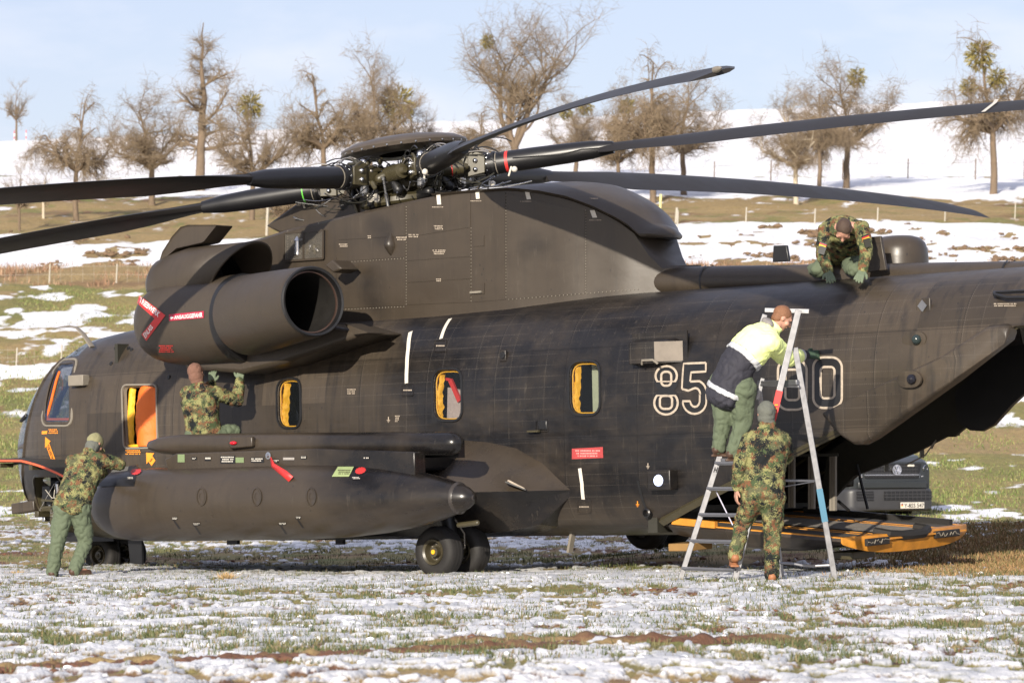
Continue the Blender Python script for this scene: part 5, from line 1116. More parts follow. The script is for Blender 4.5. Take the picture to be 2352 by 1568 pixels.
mb = MB(); mb.lathe(HUBC + Vector((0, 0, -.50)), (-TILT, -TILY, 1), [(0, .30), (.03, .44), (.08, .44), (.11, .3)], 36); mb.build('lower_swashplate', m_black, hub, smooth=35)
rr = random.Random(11)
def airfoil(chord, th, n=9):
    P = []
    for k in range(n): s = k / (n - 1); x = s; P.append((x, .5 * th * (2.97 * sqrt(x) - 1.26 * x - 3.516 * x * x + 2.843 * x ** 3 - 1.036 * x ** 4) / .5 * .5))
    up = [(chord * (x - .30), chord * 1 * t) for x, t in P]; dn = [(chord * (x - .30), -chord * .8 * t) for x, t in P[::-1][1:-1]]
    return up + dn
for i in range(6):
    al = A0 + radians(60 * i); e = azv(al); # span direction
    lead = Vector((0, 0, 1)).cross(e)         # leading edge side (rotation seen from above is counter-clockwise)
    up = Vector((0, 0, 1))
    pof = radians({5: 11, 0: -2, 2: -7, 3: -7, 1: -3}.get(i, 0))
    def bp(r, c=0, h=0, pitch=0, dr=None):
        drp = -.0056 * max(0, r - 1.2) ** 2 if dr is None else dr
        q = e * r + lead * (c * cos(pitch) - h * sin(pitch)) + up * (h * cos(pitch) + c * sin(pitch)); return HUBC + Vector((q.x, q.y, q.z + drp + TILT * q.x + TILY * q.y))
    twist = lambda r: radians(22 - .75 * r) + pof
    mb = MB(); R = []
    for r in list(np.linspace(2.3, 3.2, 6)) + list(np.linspace(3.6, 10.2, 18)) + [10.5, 10.75, 10.9]:
        f = min(1, max(0, (r - 2.2) / 1.5)); f = f * f * (3 - 2 * f); ch = .22 + (.60 - .22) * f; th = .17 * (1 - f) / ch * .66 + .115 * f
        if r > 10.4: ch *= 1 - .28 * (r - 10.4) / .5
        af = airfoil(1, 1); sh = -.28 * max(0, r - 10.4)
        R.append([bp(r, (-x) * ch + sh, t * ch * th / .30 * .30 * 1.0, twist(r)) for x, t in af])
    mb.loft(R); bl = mb.build('rotor_blade', m_blade, heli, smooth=40)
    mb = MB(); mb.tube([bp(r) for r in (.98, 1.05, 1.5, 1.9, 2.2, 2.45)], [.128, .128, .125, .118, .105, .07], 20); mb.build('blade_sleeve', m_blade2, bl, smooth=50)
    for r, w in ((.97, .148), (1.06, .145)):
        mb = MB(); mb.tube([bp(r - .015), bp(r + .015)], w, 20); mb.build('sleeve_flange', m_black, bl)
    mb = MB(); mb.tube([bp(1.09), bp(1.10)], .134, 20); mb.build('sleeve_ring', m_seal, bl)
    mb = MB()
    for k in range(10): a = 2 * pi * k / 10; mb.caps(bp(.955, .125 * cos(a), .125 * sin(a)), bp(.99, .125 * cos(a), .125 * sin(a)), .013, .011, 6)
    mb.build('flange_bolt', m_steel, bl)
    if i in (0,): mb = MB(); mb.tube([bp(1.20), bp(1.235)], .128, 20); mb.build('red_band', m_red, bl)
    if i == 3:
        mb = MB(); mb.tube([bp(1.20), bp(1.215)], .128, 20); mb.build('green_band', M('green_mark', (.10, .45, .05), .5), bl)
    if i == 0:
        for r in (6.75, 8.9, 9.85): mb = MB(); mb.loft([[bp(r + dr_, .19, .062 if 0 else .045, twist(r)), bp(r + dr_ * 1, -.05, .048, twist(r)), bp(r + dr_ - .10, -.40, .014, twist(r))] for dr_ in (0, .045)], closed=False); mb.build('white_stripe', m_white, bl)
        mb = MB(); mb.tube([bp(1.3, -.127, .02), bp(1.6, -.126, -.0), bp(1.85, -.12, -.02), bp(2.1, -.112, .01), bp(2.3, -.10, .0)], .008, 5); mb.build('blade_wire', m_black, bl)
    if i == 1:
        mb = MB(); mb.lathe(bp(10.9, -.19, 0, 0), (e.x, e.y, TILT * e.x - .08), [(0, .030), (.06, .028), (.13, .016), (.16, 0)], 12); mb.build('blade_tip_light', m_seal, bl)
    # root hardware
    mb = MB(); a, b_ = bp(.30), bp(.70); mb.bar(a + up * .085, b_ + up * .07, .24, .05); mb.bar(a - up * .085, b_ - up * .07, .24, .05); mb.build('hub_arm', m_olive, hub, bevel=.012)
    mb = MB(); mb.bar(bp(.55, .09), bp(.80, .09), .05, .22); mb.bar(bp(.55, -.09), bp(.80, -.09), .05, .22); mb.build('hinge_plate', m_olive, hub, bevel=.01)
    mb = MB(); mb.caps(bp(.66, 0, -.17), bp(.66, 0, .17), .055, seg=14); mb.build('hinge_pin', m_steel, hub)
    mb = MB(); mb.bar(bp(.72), bp(.96), .19, .21); mb.build('spindle_block', m_olive, hub, bevel=.03)
    for s in (1, -1):
        mb = MB(); mb.prism([bp(.78, .13 * s, -.12), bp(.98, .13 * s, -.10), bp(.98, .13 * s, .10), bp(.86, .13 * s, .17), bp(.78, .13 * s, .13)], lead * .03 * s); mb.build('fork_lug', m_olive, hub, bevel=.006)
        mb = MB(); mb.caps(bp(.87, .17 * s, .05), bp(.87, .10 * s, .05), .03, seg=10); mb.caps(bp(.87, .17 * s, -.05), bp(.87, .10 * s, -.05), .03, seg=10); mb.build('lug_bolt', m_steel, hub)
    # damper
    mb = MB(); a, b_ = bp(.42, -.34, -.01), bp(.80, -.22, -.01); mb.tube([a, a.lerp(b_, .08), a.lerp(b_, .1), a.lerp(b_, .85), a.lerp(b_, .87), b_], [.03, .05, .085, .085, .05, .03], 16); dm = mb.build('lag_damper', m_olive, hub, smooth=35)
    for k in range(6): mb = MB(); q = a.lerp(b_, .22 + .1 * k); d_ = (b_ - a).normalized(); mb.tube([q - d_ * .006, q + d_ * .006], .091, 16); mb.build('damper_ring', m_red if (k == 3 and i in (0,)) else m_olive, dm)
    # accumulators, pitch link
    mb = MB(); mb.caps(bp(.50, .28, .02), bp(.62, .20, -.05), .055, seg=12); mb.build('accumulator', m_steel if i % 2 else m_olive, hub)
    mb = MB(); a, b_ = bp(.62, .26, -.03), bp(.50, .22, -.40, 0, 0); mb.tube([a, a.lerp(b_, .1), a.lerp(b_, .12), a.lerp(b_, .5), a.lerp(b_, .52), a.lerp(b_, .9), b_], [.032, .032, .017, .017, .026, .017, .03], 10); mb.build('pitch_link', m_steel if i % 2 == 0 else m_olive, hub)
    mb = MB(); mb.caps(bp(.50, .30, -.08), bp(.50, .38, -.20), .045, .06, 12); mb.build('reservoir', m_black, hub)
    mb = MB(); mb.ell(bp(1.32, -.13, -.11), (.035, .035, .035)); mb.caps(bp(1.28, -.12, -.08), bp(1.25, -.12, -.17), .012); mb.build('white_indicator', m_white, hub)
    # hoses and wires
    for k in range(30):
        r0 = .34 + rr.random() * .5; r1 = r0 + .15 + rr.random() * .45; c0 = (rr.random() - .5) * .5; c1 = c0 + (rr.random() - .5) * .3; h0 = .03 + rr.random() * .16; h1 = .05 + rr.random() * .16
        if k % 5 > 2: h0 -= .30; h1 -= .32
        mid = bp((r0 + r1) / 2, (c0 + c1) / 2 + .05 * (rr.random() - .5), max(h0, h1) + (.05 + .14 * rr.random()) * (1 if k % 5 < 3 else -1))
        a, b_ = bp(r0, c0, h0), bp(r1, c1, h1); P = [(1 - t) ** 2 * a + 2 * t * (1 - t) * mid + t * t * b_ for t in np.linspace(0, 1, 9)]
        mb = MB(); mb.tube(P, .0045 + .004 * rr.random(), 5); mb.build('hose', [m_cable, m_cabk, m_cabk, m_inner, m_steel][k % 5], hub)
    for k in range(30):
        mb = MB(); q = bp(.32 + .55 * rr.random(), (rr.random() - .5) * .5, (rr.random() - .4) * .32); d_ = Vector((rr.random() - .5, rr.random() - .5, rr.random() - .5)).normalized() * .05
        mb.caps(q - d_ * .6, q + d_ * .6, .012 + .018 * rr.random(), seg=8); mb.build('fitting', [m_steel, m_olive, m_black, m_olive, m_inner, m_cable][k % 6], hub)
# scissors arms either side of the swashplate
for (px, py, v, tx, ty) in ((706, 0, 0, 0, 0),): pass
mb = MB(); a, b_ = H(790, 470, .35), H(880, 455, .2); mb.bar(a, b_, .10, .07); mb.lathe(H(790, 468, .42), (0, 1, 0), [(-.14, 0), (-.14, .075), (0, .075), (.0, 0)], 16); mb.build('swashplate_arm', m_black, hub)
mb = MB(); mb.bar(H(985, 440, .2), H(1052, 450, .1), .09, .08); mb.build('swashplate_arm', m_black, hub); mb = MB(); mb.caps(H(855, 468, .5), H(860, 440, .5), .06); mb.build('servo_actuator', m_black, hub); mb = MB(); mb.caps(H(960, 455, .2), H(985, 440, .3), .08, .06); mb.build('servo_actuator', m_black, hub)
for px in (850, 864): mb = MB(); q = H(px, 455, .62); mb.lathe(q, (1, 0, 0), [(-.008, .05), (.008, .05)], 14, cap=True); mb.build('white_collar', m_white, hub)
for k in range(16):
    a = 2 * pi * k / 16; q = HUBC + Vector((.30 * cos(a), .30 * sin(a), -.30 + .06 * sin(k * 2.3))); mb = MB(); mb.caps(q, q + Vector((.05 * cos(a), .05 * sin(a), .12)), .03, .02, 8); mb.build('hub_fitting', [m_olive, m_black, m_steel][k % 3], hub)
# ------------------------------------------------------------------ people
TEXW = bpy.data.textures.new('wrinkles', 'CLOUDS'); TEXW.noise_scale = .10; TEXW.noise_depth = 2
TEXF = bpy.data.textures.new('folds', 'MUSGRAVE'); TEXF.noise_scale = .075; TEXF.musgrave_type = 'RIDGED_MULTIFRACTAL'; TEXF.octaves = 2
def organic(mb, name, m, par, off, vox=.012, sm=3, wr=.0, fold=.0):
    o = mb.build(name, m, par, smooth=0, off=off)
    r = o.modifiers.new('fuse', 'REMESH'); r.mode = 'VOXEL'; r.voxel_size = vox; r.use_smooth_shade = True
    if sm: s = o.modifiers.new('soften', 'SMOOTH'); s.iterations = sm; s.factor = .5
    if wr: d = o.modifiers.new('wrinkle', 'DISPLACE'); d.texture = TEXW; d.strength = wr; d.mid_level = .5; d.texture_coords = 'LOCAL'
    if fold: d = o.modifiers.new('fold', 'DISPLACE'); d.texture = TEXF; d.strength = -fold; d.mid_level = .5; d.texture_coords = 'LOCAL'
    return o
def orient(d, ref):
    d = d.normalized(); s = ref - d * ref.dot(d); s.normalize(); return d, s, d.cross(s)
def torso(mb, P, across, R, seg=20):
    """elliptical body through points P with (half width, half depth) R"""
    P = [Vector(p) for p in P]; rings = []; n = len(P)
    dense = []; 
    for i in range(n - 1):
        for k in range(4):
            t = k / 4; a = P[max(i - 1, 0)]; b_ = P[i]; c = P[i + 1]; d = P[min(i + 2, n - 1)]
            q = .5 * ((2 * b_) + (c - a) * t + (2 * a - 5 * b_ + 4 * c - d) * t * t + (3 * b_ - a - 3 * c + d) * t ** 3)
            dense.append((q, R[i][0] + (R[i + 1][0] - R[i][0]) * t, R[i][1] + (R[i + 1][1] - R[i][1]) * t))
    dense.append((P[-1], R[-1][0], R[-1][1]))
    for i, (q, a, b_) in enumerate(dense):
        d = dense[min(i + 1, len(dense) - 1)][0] - dense[max(i - 1, 0)][0]; d, s, w = orient(d, across)
        rings.append([q + s * a * cos(2 * pi * k / seg) + w * b_ * sin(2 * pi * k / seg) for k in range(seg)])
    mb.loft(rings)
    mb.ell(dense[0][0], (R[0][0] * .92, R[0][1] * .92, .07), *[orient(dense[1][0] - dense[0][0], across)[i] for i in (1, 2, 0)])
def hand(mb, wr, d, nrm, side, curl=.35, k=1.0, spread=1.0, grow=.0):
    """palm + five unequal bent fingers; nrm points out of the back of the hand, side (+1/-1) is the thumb side"""
    d = d.normalized(); nrm = (nrm - d * nrm.dot(d)).normalized(); s = d.cross(nrm) * side
    pc = wr + d * .052 * k
    for t in (-.030, -.010, .010, .030): mb.caps(wr + s * t * .7 * k + d * .005, wr + d * .088 * k + s * t * k, (.015 + grow) * k, (.0135 + grow) * k, 10)
    for j, (t, L_) in enumerate(((.033, .070), (.011, .080), (-.011, .074), (-.033, .058))):
        p = wr + d * .090 * k + s * t * k; dv = (d + s * t * 4.5 * spread).normalized(); ang = 0
        for q, f in enumerate((.45, .32, .25)):
            ang += curl * (.6 + .5 * q); v = dv * cos(ang) - nrm * sin(ang); n = p + v * L_ * f * k; mb.caps(p, n, (.0105 - .0012 * q + grow) * k, (.0098 - .0012 * q + grow) * k, 8); p = n
    p = wr + d * .030 * k + s * .030 * k; v = (d * .65 + s * .75 - nrm * .25).normalized(); n = p + v * .038 * k; mb.caps(p, n, (.0135 + grow) * k, (.012 + grow) * k, 8); v = (d * .9 + s * .35 - nrm * .3).normalized(); mb.caps(n, n + v * .030 * k, (.0115 + grow) * k, (.0095 + grow) * k, 8)
def headmesh(mb, c, up, fwd):
    up = up.normalized(); fwd = (fwd - up * fwd.dot(up)).normalized(); rt = fwd.cross(up)
    mb.ell(c + up * .025, (.074, .093, .090), rt, fwd, up); mb.ell(c - up * .035 + fwd * .018, (.060, .070, .075), rt, fwd, up)
    mb.caps(c - up * .085 + fwd * .055, c - up * .075 + fwd * .058, .026)                                                     # chin
    mb.caps(c + fwd * .088 + up * .012, c + fwd * .112 - up * .020, .009, .014); mb.caps(c + fwd * .105 - up * .022 - rt * .012, c + fwd * .105 - up * .022 + rt * .012, .009)   # nose
    mb.caps(c + fwd * .080 + up * .030 - rt * .04, c + fwd * .080 + up * .030 + rt * .04, .012); mb.caps(c + fwd * .086 - up * .050 - rt * .02, c + fwd * .086 - up * .050 + rt * .02, .009)   # brow, lips
    for s in (1, -1): mb.ell(c + rt * s * .076 - fwd * .005 - up * .005, (.008, .020, .032), rt, fwd, up, 6, 10); mb.ell(c + rt * s * .05 + fwd * .06 - up * .02, (.022, .025, .025), rt, fwd, up, 6, 10)
def person(label, J, jacket=m_fleck, trousers=m_green, boots=m_bootd, gloves=m_glove, cover=None, hair=m_hair, bulk=1.0, hands=(None, None), headup=None, face=None, seatdrop=.12, collar=True, hood=False):
    g = lambda k: Vector(J[k]); base = (g('anL') + g('anR')) / 2; base.z = min(g('anL').z, g('anR').z) - .08
    root = empty('person', base); tag(root, label, 'person'); off = base; across = (g('shR') - g('shL')).normalized(); hipac = (g('hipR') - g('hipL')).normalized()
    sp = [g('pelvis'), g('waist'), g('chest'), g('neck')]; hc_ = g('head'); hu = headup or (hc_ - g('neck')); fw = face
    mb = MB(); torso(mb, sp, across, [(.145, .10), (.125, .09), (.155, .10), (.055, .055)]); mb.caps(g('neck'), hc_ - hu.normalized() * .03, .052, .055); headmesh(mb, hc_, hu, fw)
    for s in 'LR':
        mb.chain([g('sh' + s), g('el' + s), g('wr' + s)], [.048, .038, .027]); mb.caps(g('neck'), g('sh' + s), .05, .05); mb.chain([g('hip' + s), g('kn' + s), g('an' + s)], [.080, .052, .038]); mb.caps(g('an' + s), g('toe' + s), .038, .03)
        mb.caps(g('pelvis'), g('hip' + s), .09, .085)
    for i, s in enumerate('LR'):
        if hands[i]: hand(mb, g('wr' + s), *hands[i])
    organic(mb, 'body', m_skinp, root, off, .0085, 2)
    b = bulk
    jm = jacket if not isinstance(jacket, tuple) else jacket[0]
    mb = MB(); low = g('pelvis') + (g('pelvis') - g('waist')).normalized() * seatdrop * .6
    torso(mb, [low, g('pelvis'), g('waist'), g('chest'), g('chest').lerp(g('neck'), .75)], across, [(.192 * b, .145 * b), (.188 * b, .148 * b), (.180 * b, .142 * b), (.198 * b, .142 * b), (.105, .09)], 28)
    for s in 'LR': mb.caps(g('chest').lerp(g('neck'), .6), g('sh' + s), .075 * b, .078 * b, 14); mb.chain([g('sh' + s), g('el' + s), g('wr' + s).lerp(g('el' + s), .06)], [.080 * b, .068 * b, .054], 14)
    if collar: q = g('neck'); d, s_, w_ = orient(hu, across); mb.lathe(q - d * .04, d, [(0, .088), (.05, .086), (.075, .082), (.075, .066), (.0, .06)], 24)
    if hood: mb.ell(g('neck') - fw * .06 + hu.normalized() * -.02, (.11, .08, .09)); 
    jk = organic(mb, 'jacket', jm, root, off, .0115, 3, .012, .011)
    mb = MB()
    for s in 'LR':
        a, k_, n = g('hip' + s), g('kn' + s), g('an' + s); mb.caps(g('pelvis') - Vector((0, 0, .02)), a, .135 * b, .125 * b, 16); mb.chain([a, a.lerp(k_, .5), k_, k_.lerp(n, .5), n + (k_ - n).normalized() * .0], [.112 * b, .098 * b, .080 * b, .076, .073], 16)
        mb.caps(a.lerp(k_, .45) + hipac * (.07 if s == 'R' else -.07), a.lerp(k_, .75) + hipac * (.065 if s == 'R' else -.065), .045, .045)
    organic(mb, 'trousers', trousers, root, off, .0115, 3, .010, .012)
    for s in 'LR':
        mb = MB(); a, t = g('an' + s), g('toe' + s); d = (t - a); d.z *= .0; d = d.normalized() if d.length > .02 else Vector((0, 1, 0)); sole = Vector((0, 0, -.045))
        mb.caps(a + (g('kn' + s) - a).normalized() * .085, a, .056, .052, 14); mb.caps(a - d * .03 + sole * .5, t + sole * .2, .046, .040, 14); mb.box((a + t) / 2 + Vector((0, 0, -.068)), (.085 if abs(d.y) > abs(d.x) else (a - t).length + .13, .085 if abs(d.y) <= abs(d.x) else (a - t).length + .13, .022))
        organic(mb, 'boot', boots, root, off, .009, 2)
    for i, s in enumerate('LR'):
        if hands[i] and gloves:
            mb = MB(); hand(mb, g('wr' + s), *hands[i], grow=.0035); e = (g('wr' + s) - g('el' + s)).normalized(); mb.caps(g('wr' + s) - e * .05, g('wr' + s) + e * .012, .040, .036, 14); organic(mb, 'glove', gloves[i] if isinstance(gloves, tuple) else gloves, root, off, .0048, 1)
    d, s_, w_ = orient(hu, across); f_ = (fw - d * fw.dot(d)).normalized(); r_ = f_.cross(d)
    mb = MB()
    if cover:
        mb.ell(hc_ + d * .028 - f_ * .006, (.088, .106, .100), r_, f_, d, 14, 22)
        if cover[0] == 'beanie': mb.ell(hc_ - d * .03 - f_ * .012, (.084, .095, .085), r_, f_, d); mb.caps(g('neck') + d * .02, hc_ - d * .04 - f_ * .01, .074, .080, 16)
        o = organic(mb, 'beanie' if cover[0] == 'beanie' else 'cap', cover[1], root, off, .007, 2, .006, .005)
        if cover[0] == 'cap':
            mb = MB(); mb.caps(g('neck') + d * .0, hc_ - d * .025 - f_ * .01, .076, .086, 18); organic(mb, 'neck_scarf', m_grcap, root, off, .007, 2, .01, .008)
            mb = MB(); mb.ell(hc_ + f_ * .12 + d * .01, (.06, .06, .010), r_, f_, d); mb.build('cap_peak', cover[1], root, off=off)
    else:
        mb.ell(hc_ + d * .040 - f_ * .014, (.081, .095, .086), r_, f_, d, 14, 22); mb.ell(hc_ - d * .02 - f_ * .038, (.068, .058, .062), r_, f_, d); organic(mb, 'hair', hair, root, off, .006, 1, .010)
    return root, off
Vz = Vector((0, 0, 1))
def PW(Y, **k): return {a: W(p[0], p[1], Y + (p[2] if len(p) > 2 else 0)) for a, p in k.items()}
# 1: leaning on the front of the tank, seen from behind
Y1 = 39.35
J = PW(Y1, head=(217, 1019, .30), neck=(206, 1042, .22), chest=(195, 1075, .14), waist=(178, 1122, .04), pelvis=(165, 1158, 0), shL=(167, 1060, .12), shR=(228, 1055, .14), elL=(205, 1095, .36), wrL=(240, 1085, .55), elR=(275, 1066, .28), wrR=(258, 1066, .50), hipL=(148, 1166, 0), hipR=(183, 1168, 0), knL=(133, 1242, -.02), anL=(121, 1311, .02), toeL=(127, 1315, .16), knR=(196, 1243, .10), anR=(172, 1307, -.05), toeR=(203, 1313, .06))
p1, o1 = person('soldier in camouflage jacket and olive cap leaning over the front of the fuel tank', J, cover=('cap', m_cap), face=Vector((.5, .8, -.25)), boots=m_bootd, gloves=None, bulk=1.08)
# 2: on the sponson under the engine, arms raised
Y2 = 40.25
J = PW(Y2, head=(450, 858, .02), neck=(455, 886, 0), chest=(459, 918, -.02), waist=(464, 962, 0), pelvis=(469, 994, .0), shL=(430, 903, .04), shR=(494, 902, 0), elL=(462, 902, .30), wrL=(487, 880, .38), elR=(545, 920, .12), wrR=(551, 873, .22), hipL=(452, 1000, .0), hipR=(489, 1001, .0), knL=(478, 1003, .34), anL=(455, 1040, .10), toeL=(455, 1046, .0), knR=(536, 991, .10), anR=(500, 1040, .18), toeR=(492, 1046, .06))
p2, o2 = person('soldier in brown hood and camouflage jacket reaching up to the underside of the engine', J, cover=('beanie', m_brcap), face=Vector((.25, 1, .1)), hands=((Vector((.0, .1, 1)), Vector((-.3, -1, .2)), 1, .55), (Vector((.10, .1, 1)), Vector((.1, -1, .1)), -1, .22)), bulk=1.12)
# 3: on the ladder, high-visibility jacket
Y3 = 34.25; hs = wor(S(*HS(1880, 818), .05))
J = PW(Y3, head=(1795, 731, .10), neck=(1778, 754, .05), chest=(1740, 784, .0), waist=(1700, 828, -.02), pelvis=(1682, 866, 0), shL=(1752, 762, .22), shR=(1768, 786, -.16), elL=(1795, 815, .45), wrL=(1825, 812, .75), elR=(1808, 822, .30), hipL=(1662, 882, .08), hipR=(1703, 892, -.08), knL=(1661, 962, .05), anL=(1651, 1027, .10), toeL=(1668, 1033, .15), knR=(1708, 966, -.02), anR=(1684, 1037, -.05), toeR=(1702, 1043, .0))
J['wrR'] = wor(S(*HS(1868, 821), .13))
p3, o3 = person('man in high visibility jacket bending forward at the top of the ladder', J, jacket=m_navy, boots=m_bootd, gloves=m_gloved, hair=m_hairr, face=Vector((.95, .25, -.38)), headup=Vector((.55, .1, .85)), hands=(None, (Vector((1, .35, .05)), Vector((-.1, -.9, .4)), -1, .30, 1.05)), bulk=1.22, seatdrop=.42, collar=False)
# yellow upper half, grey hood and reflective bands follow the same shape, a little prouder
def shell(J, root, off, name, m, t0, t1, sc, arm=False, vox=.012):
    g = lambda k: Vector(J[k]); across = (g('shR') - g('shL')).normalized(); P = [g('pelvis') + (g('pelvis') - g('waist')).normalized() * .25, g('pelvis'), g('waist'), g('chest'), g('chest').lerp(g('neck'), .75)]; R = [(.192, .145), (.188, .148), (.180, .142), (.198, .142), (.105, .09)]
    def at(t): i = min(3, int(t)); f = t - i; return P[i].lerp(P[i + 1], f), R[i][0] + (R[i + 1][0] - R[i][0]) * f, R[i][1] + (R[i + 1][1] - R[i][1]) * f
    Q = [at(t) for t in np.linspace(t0, t1, 5)]; mb = MB(); rings = []
    for i, (q, a, b_) in enumerate(Q):
        d = Q[min(i + 1, 4)][0] - Q[max(i - 1, 0)][0]; d, s, w = orient(d, across); rings.append([q + s * a * sc * 1.12 * cos(2 * pi * k / 28) + w * b_ * sc * 1.12 * sin(2 * pi * k / 28) for k in range(28)])
    mb.loft(rings)
    if arm:
        mb.caps(g('chest').lerp(g('neck'), .6), g('shR'), .098, .104, 14); mb.caps(g('chest').lerp(g('neck'), .6), g('shL'), .098, .100, 14); mb.chain([g('shR'), g('elR'), g('elR').lerp(g('wrR'), .55)], [.106, .092, .076], 14); mb.chain([g('shL'), g('elL')], [.102, .09], 14)
        mb.lathe(g('neck') - Vector((.06, 0, .05)), Vector((.6, .1, .7)), [(0, .10), (.06, .095), (.12, .085), (.12, .06), (0, .06)], 24)
    return organic(mb, name, m, root, off, vox, 3, .010, .008)
yj = shell(J, p3, o3, 'yellow_jacket_top', m_hiv, 2.33, 4.0, 1.18, True)
shell(J, p3, o3, 'reflective_band', m_refl, 2.10, 2.36, 1.19); shell(J, p3, o3, 'reflective_band', m_refl, .30, .52, 1.19)
mb = MB(); g = lambda k: Vector(J[k]); a, b_ = g('elR'), g('wrR'); mb.caps(a.lerp(b_, .52), a.lerp(b_, .66), .072, .069, 16); organic(mb, 'reflective_band', m_refl, p3, o3, .009, 2, .01)
mb = MB(); mb.ell(g('neck') + Vector((-.055, -.02, .035)), (.085, .10, .055), Vector((.7, 0, -.7)), Vector((0, 1, 0)), Vector((.7, 0, .7))); organic(mb, 'grey_hood', m_grey, p3, o3, .010, 2, .015, .01)
# 4: back view in front of the ladder
Y4 = 33.75
J = PW(Y4, head=(1760, 950, .02), neck=(1762, 974, 0), chest=(1763, 1012, 0), waist=(1757, 1080, .02), pelvis=(1752, 1128, 0), shL=(1724, 1011, .0), shR=(1796, 1010, .02), elL=(1699, 1068, -.04), wrL=(1692, 1120, .02), elR=(1806, 1050, .22), wrR=(1795, 1020, .42), hipL=(1733, 1140, 0), hipR=(1773, 1141, 0), knL=(1706, 1205, .16), anL=(1688, 1274, .02), toeL=(1684, 1289, .15), knR=(1774, 1222, .04), anR=(1773, 1318, -.02), toeR=(1770, 1328, .13))
p4, o4 = person('soldier in full camouflage and grey hood, one foot on the lowest ladder step', J, trousers=m_fleck, boots=m_boot, gloves=None, cover=('beanie', m_grcap), face=Vector((-.05, 1, .45)), headup=Vector((0, -.15, 1)), hands=((Vector((-.05, .05, -1)), Vector((-1, -.2, 0)), -1, .3), None), bulk=1.10)
# 5: kneeling on the roof
def PH(**k): return {a: wor(H(p[0], p[1], p[2])) for a, p in k.items()}
J = PH(head=(1938, 528, .98), neck=(1940, 517, .82), chest=(1938, 528, .62), waist=(1936, 558, .30), pelvis=(1934, 592, .02), shL=(1898, 528, .72), shR=(1978, 524, .72), elL=(1888, 582, .82), elR=(1990, 576, .82), hipL=(1912, 598, .02), hipR=(1952, 598, .02), knL=(1880, 618, .42), anL=(1866, 622, .10), toeL=(1864, 628, .0), knR=(1962, 618, .42), anR=(1975, 620, .05), toeR=(1978, 626, .0))
J['wrL'] = wor(H(1903, 625, .93)); J['wrR'] = wor(H(1982, 621, .90))
hd = (wor(H(1912, 652, 1.05)) - wor(H(1903, 625, .93))); hd2 = (wor(H(1968, 648, 1.05)) - wor(H(1982, 621, .90)))
p5, o5 = person('dark haired soldier in camouflage kneeling on the helicopter roof with both gloved hands down', J, face=Vector((-.14, -.30, -.95)), headup=Vector((-.05, -.88, .28)), hands=((hd, Vector((0, -.75, .65)), 1, .16), (hd2, Vector((0, -.75, .65)), -1, .16)), bulk=1.08)
def patch(root, off, c, n, w, h, cols, ang=0, name='flag_patch'):
    n = n.normalized(); u = n.cross(Vz).normalized(); v = u.cross(n); u, v = u * cos(ang) + v * sin(ang), v * cos(ang) - u * sin(ang); k = len(cols)
    for i, m in enumerate(cols):
        mb = MB(); y0 = h / 2 - h * i / k; y1 = y0 - h / k; mb.prism([c + u * w / 2 + v * y0, c - u * w / 2 + v * y0, c - u * w / 2 + v * y1, c + u * w / 2 + v * y1], n * .012); mb.build(name, m, root, off=off, smooth=0)
m_gold = M('flag_gold', (.75, .45, .02), .7)
cf = lambda px, py, v: wor(H(px, py, v))
patch(p5, o5, cf(1891, 562, .915), Vector((-.35, -.9, .1)), .075, .045, [m_black, m_red, m_gold], .35); patch(p5, o5, cf(1889, 575, .93), Vector((-.35, -.9, .1)), .07, .08, [m_black], .3, 'unit_patch')
patch(p5, o5, cf(1987, 545, .865), Vector((.30, -.93, .1)), .075, .045, [m_black, m_red, m_gold], -.35); patch(p5, o5, cf(1991, 558, .885), Vector((.30, -.93, .1)), .065, .09, [m_inner], -.25, 'unit_patch')
# ------------------------------------------------------------------ ladder
lad = empty('ladder', W(1690, 1335, 34.2)); tag(lad, 'aluminium platform ladder with guard rail standing beside the painted numbers', 'ladder'); lo = Vector(lad.location)
YA = 34.35; YB = 33.85            # far and near side frames (front), rear legs are further right
def G(px, py, Y): return W(px, py, Y)
def lbar(a, b_, w, h, name='stile', m=m_alu, par=lad): mb = MB(); mb.bar(a, b_, w, h, up=(0, -1, 0)); return mb.build(name, m, par, off=lo, bevel=.004)
FLt, FLb = G(1757, 722, YA), G(1561, 1335, YA); FRt, FRb = G(1834, 712, YB), G(1686, 1340, YB)
lbar(FLb, FLt, .052, .028); st = lbar(FRb, FRt, .060, .030)
lbar(G(1826, 798, YB + .05), G(1919, 1338, YB + .1), .055, .028, 'rear_leg'); lbar(G(1742, 880, YA + .1), G(1796, 1330, YA + .15), .050, .028, 'rear_leg')
for t in (.052, .155, .253, .350, .445):
    a, b_ = FLb.lerp(FLt, t), FRb.lerp(FRt, t); mb = MB(); mb.bar(a, b_, .085, .022); mb.bar(a + Vector((0, -.02, -.012)), b_ + Vector((0, -.02, -.012)), .02, .026); mb.build('step', m_alu, lad, off=lo, bevel=.003)
    mb = MB(); mb.caps(b_ + Vector((0, -.022, 0)), b_ + Vector((0, -.03, 0)), .008, seg=8); mb.build('step_rivet', m_steel, lad, off=lo)
lbar(G(1757, 712, YA + .4), G(1859, 715, YA + .25), .045, .030, 'guard_rail'); lbar(G(1742, 880, YA + .05), G(1832, 878, YB), .05, .035, 'platform_rail'); 
mb = MB(); q = [G(1652, 1052, YA), G(1762, 1056, YB), G(1792, 1048, YB + .05), G(1690, 1046, YA + .1)]; mb.prism(q, (0, 0, -.03)); mb.build('platform', m_alu, lad, off=lo, bevel=.004)
lbar(G(1748, 884, YA), G(1836, 888, YB), .02, .03, 'platform_edge'); lbar(G(1740, 918, YA), G(1752, 868, YA), .04, .025, 'rear_leg_hinge')
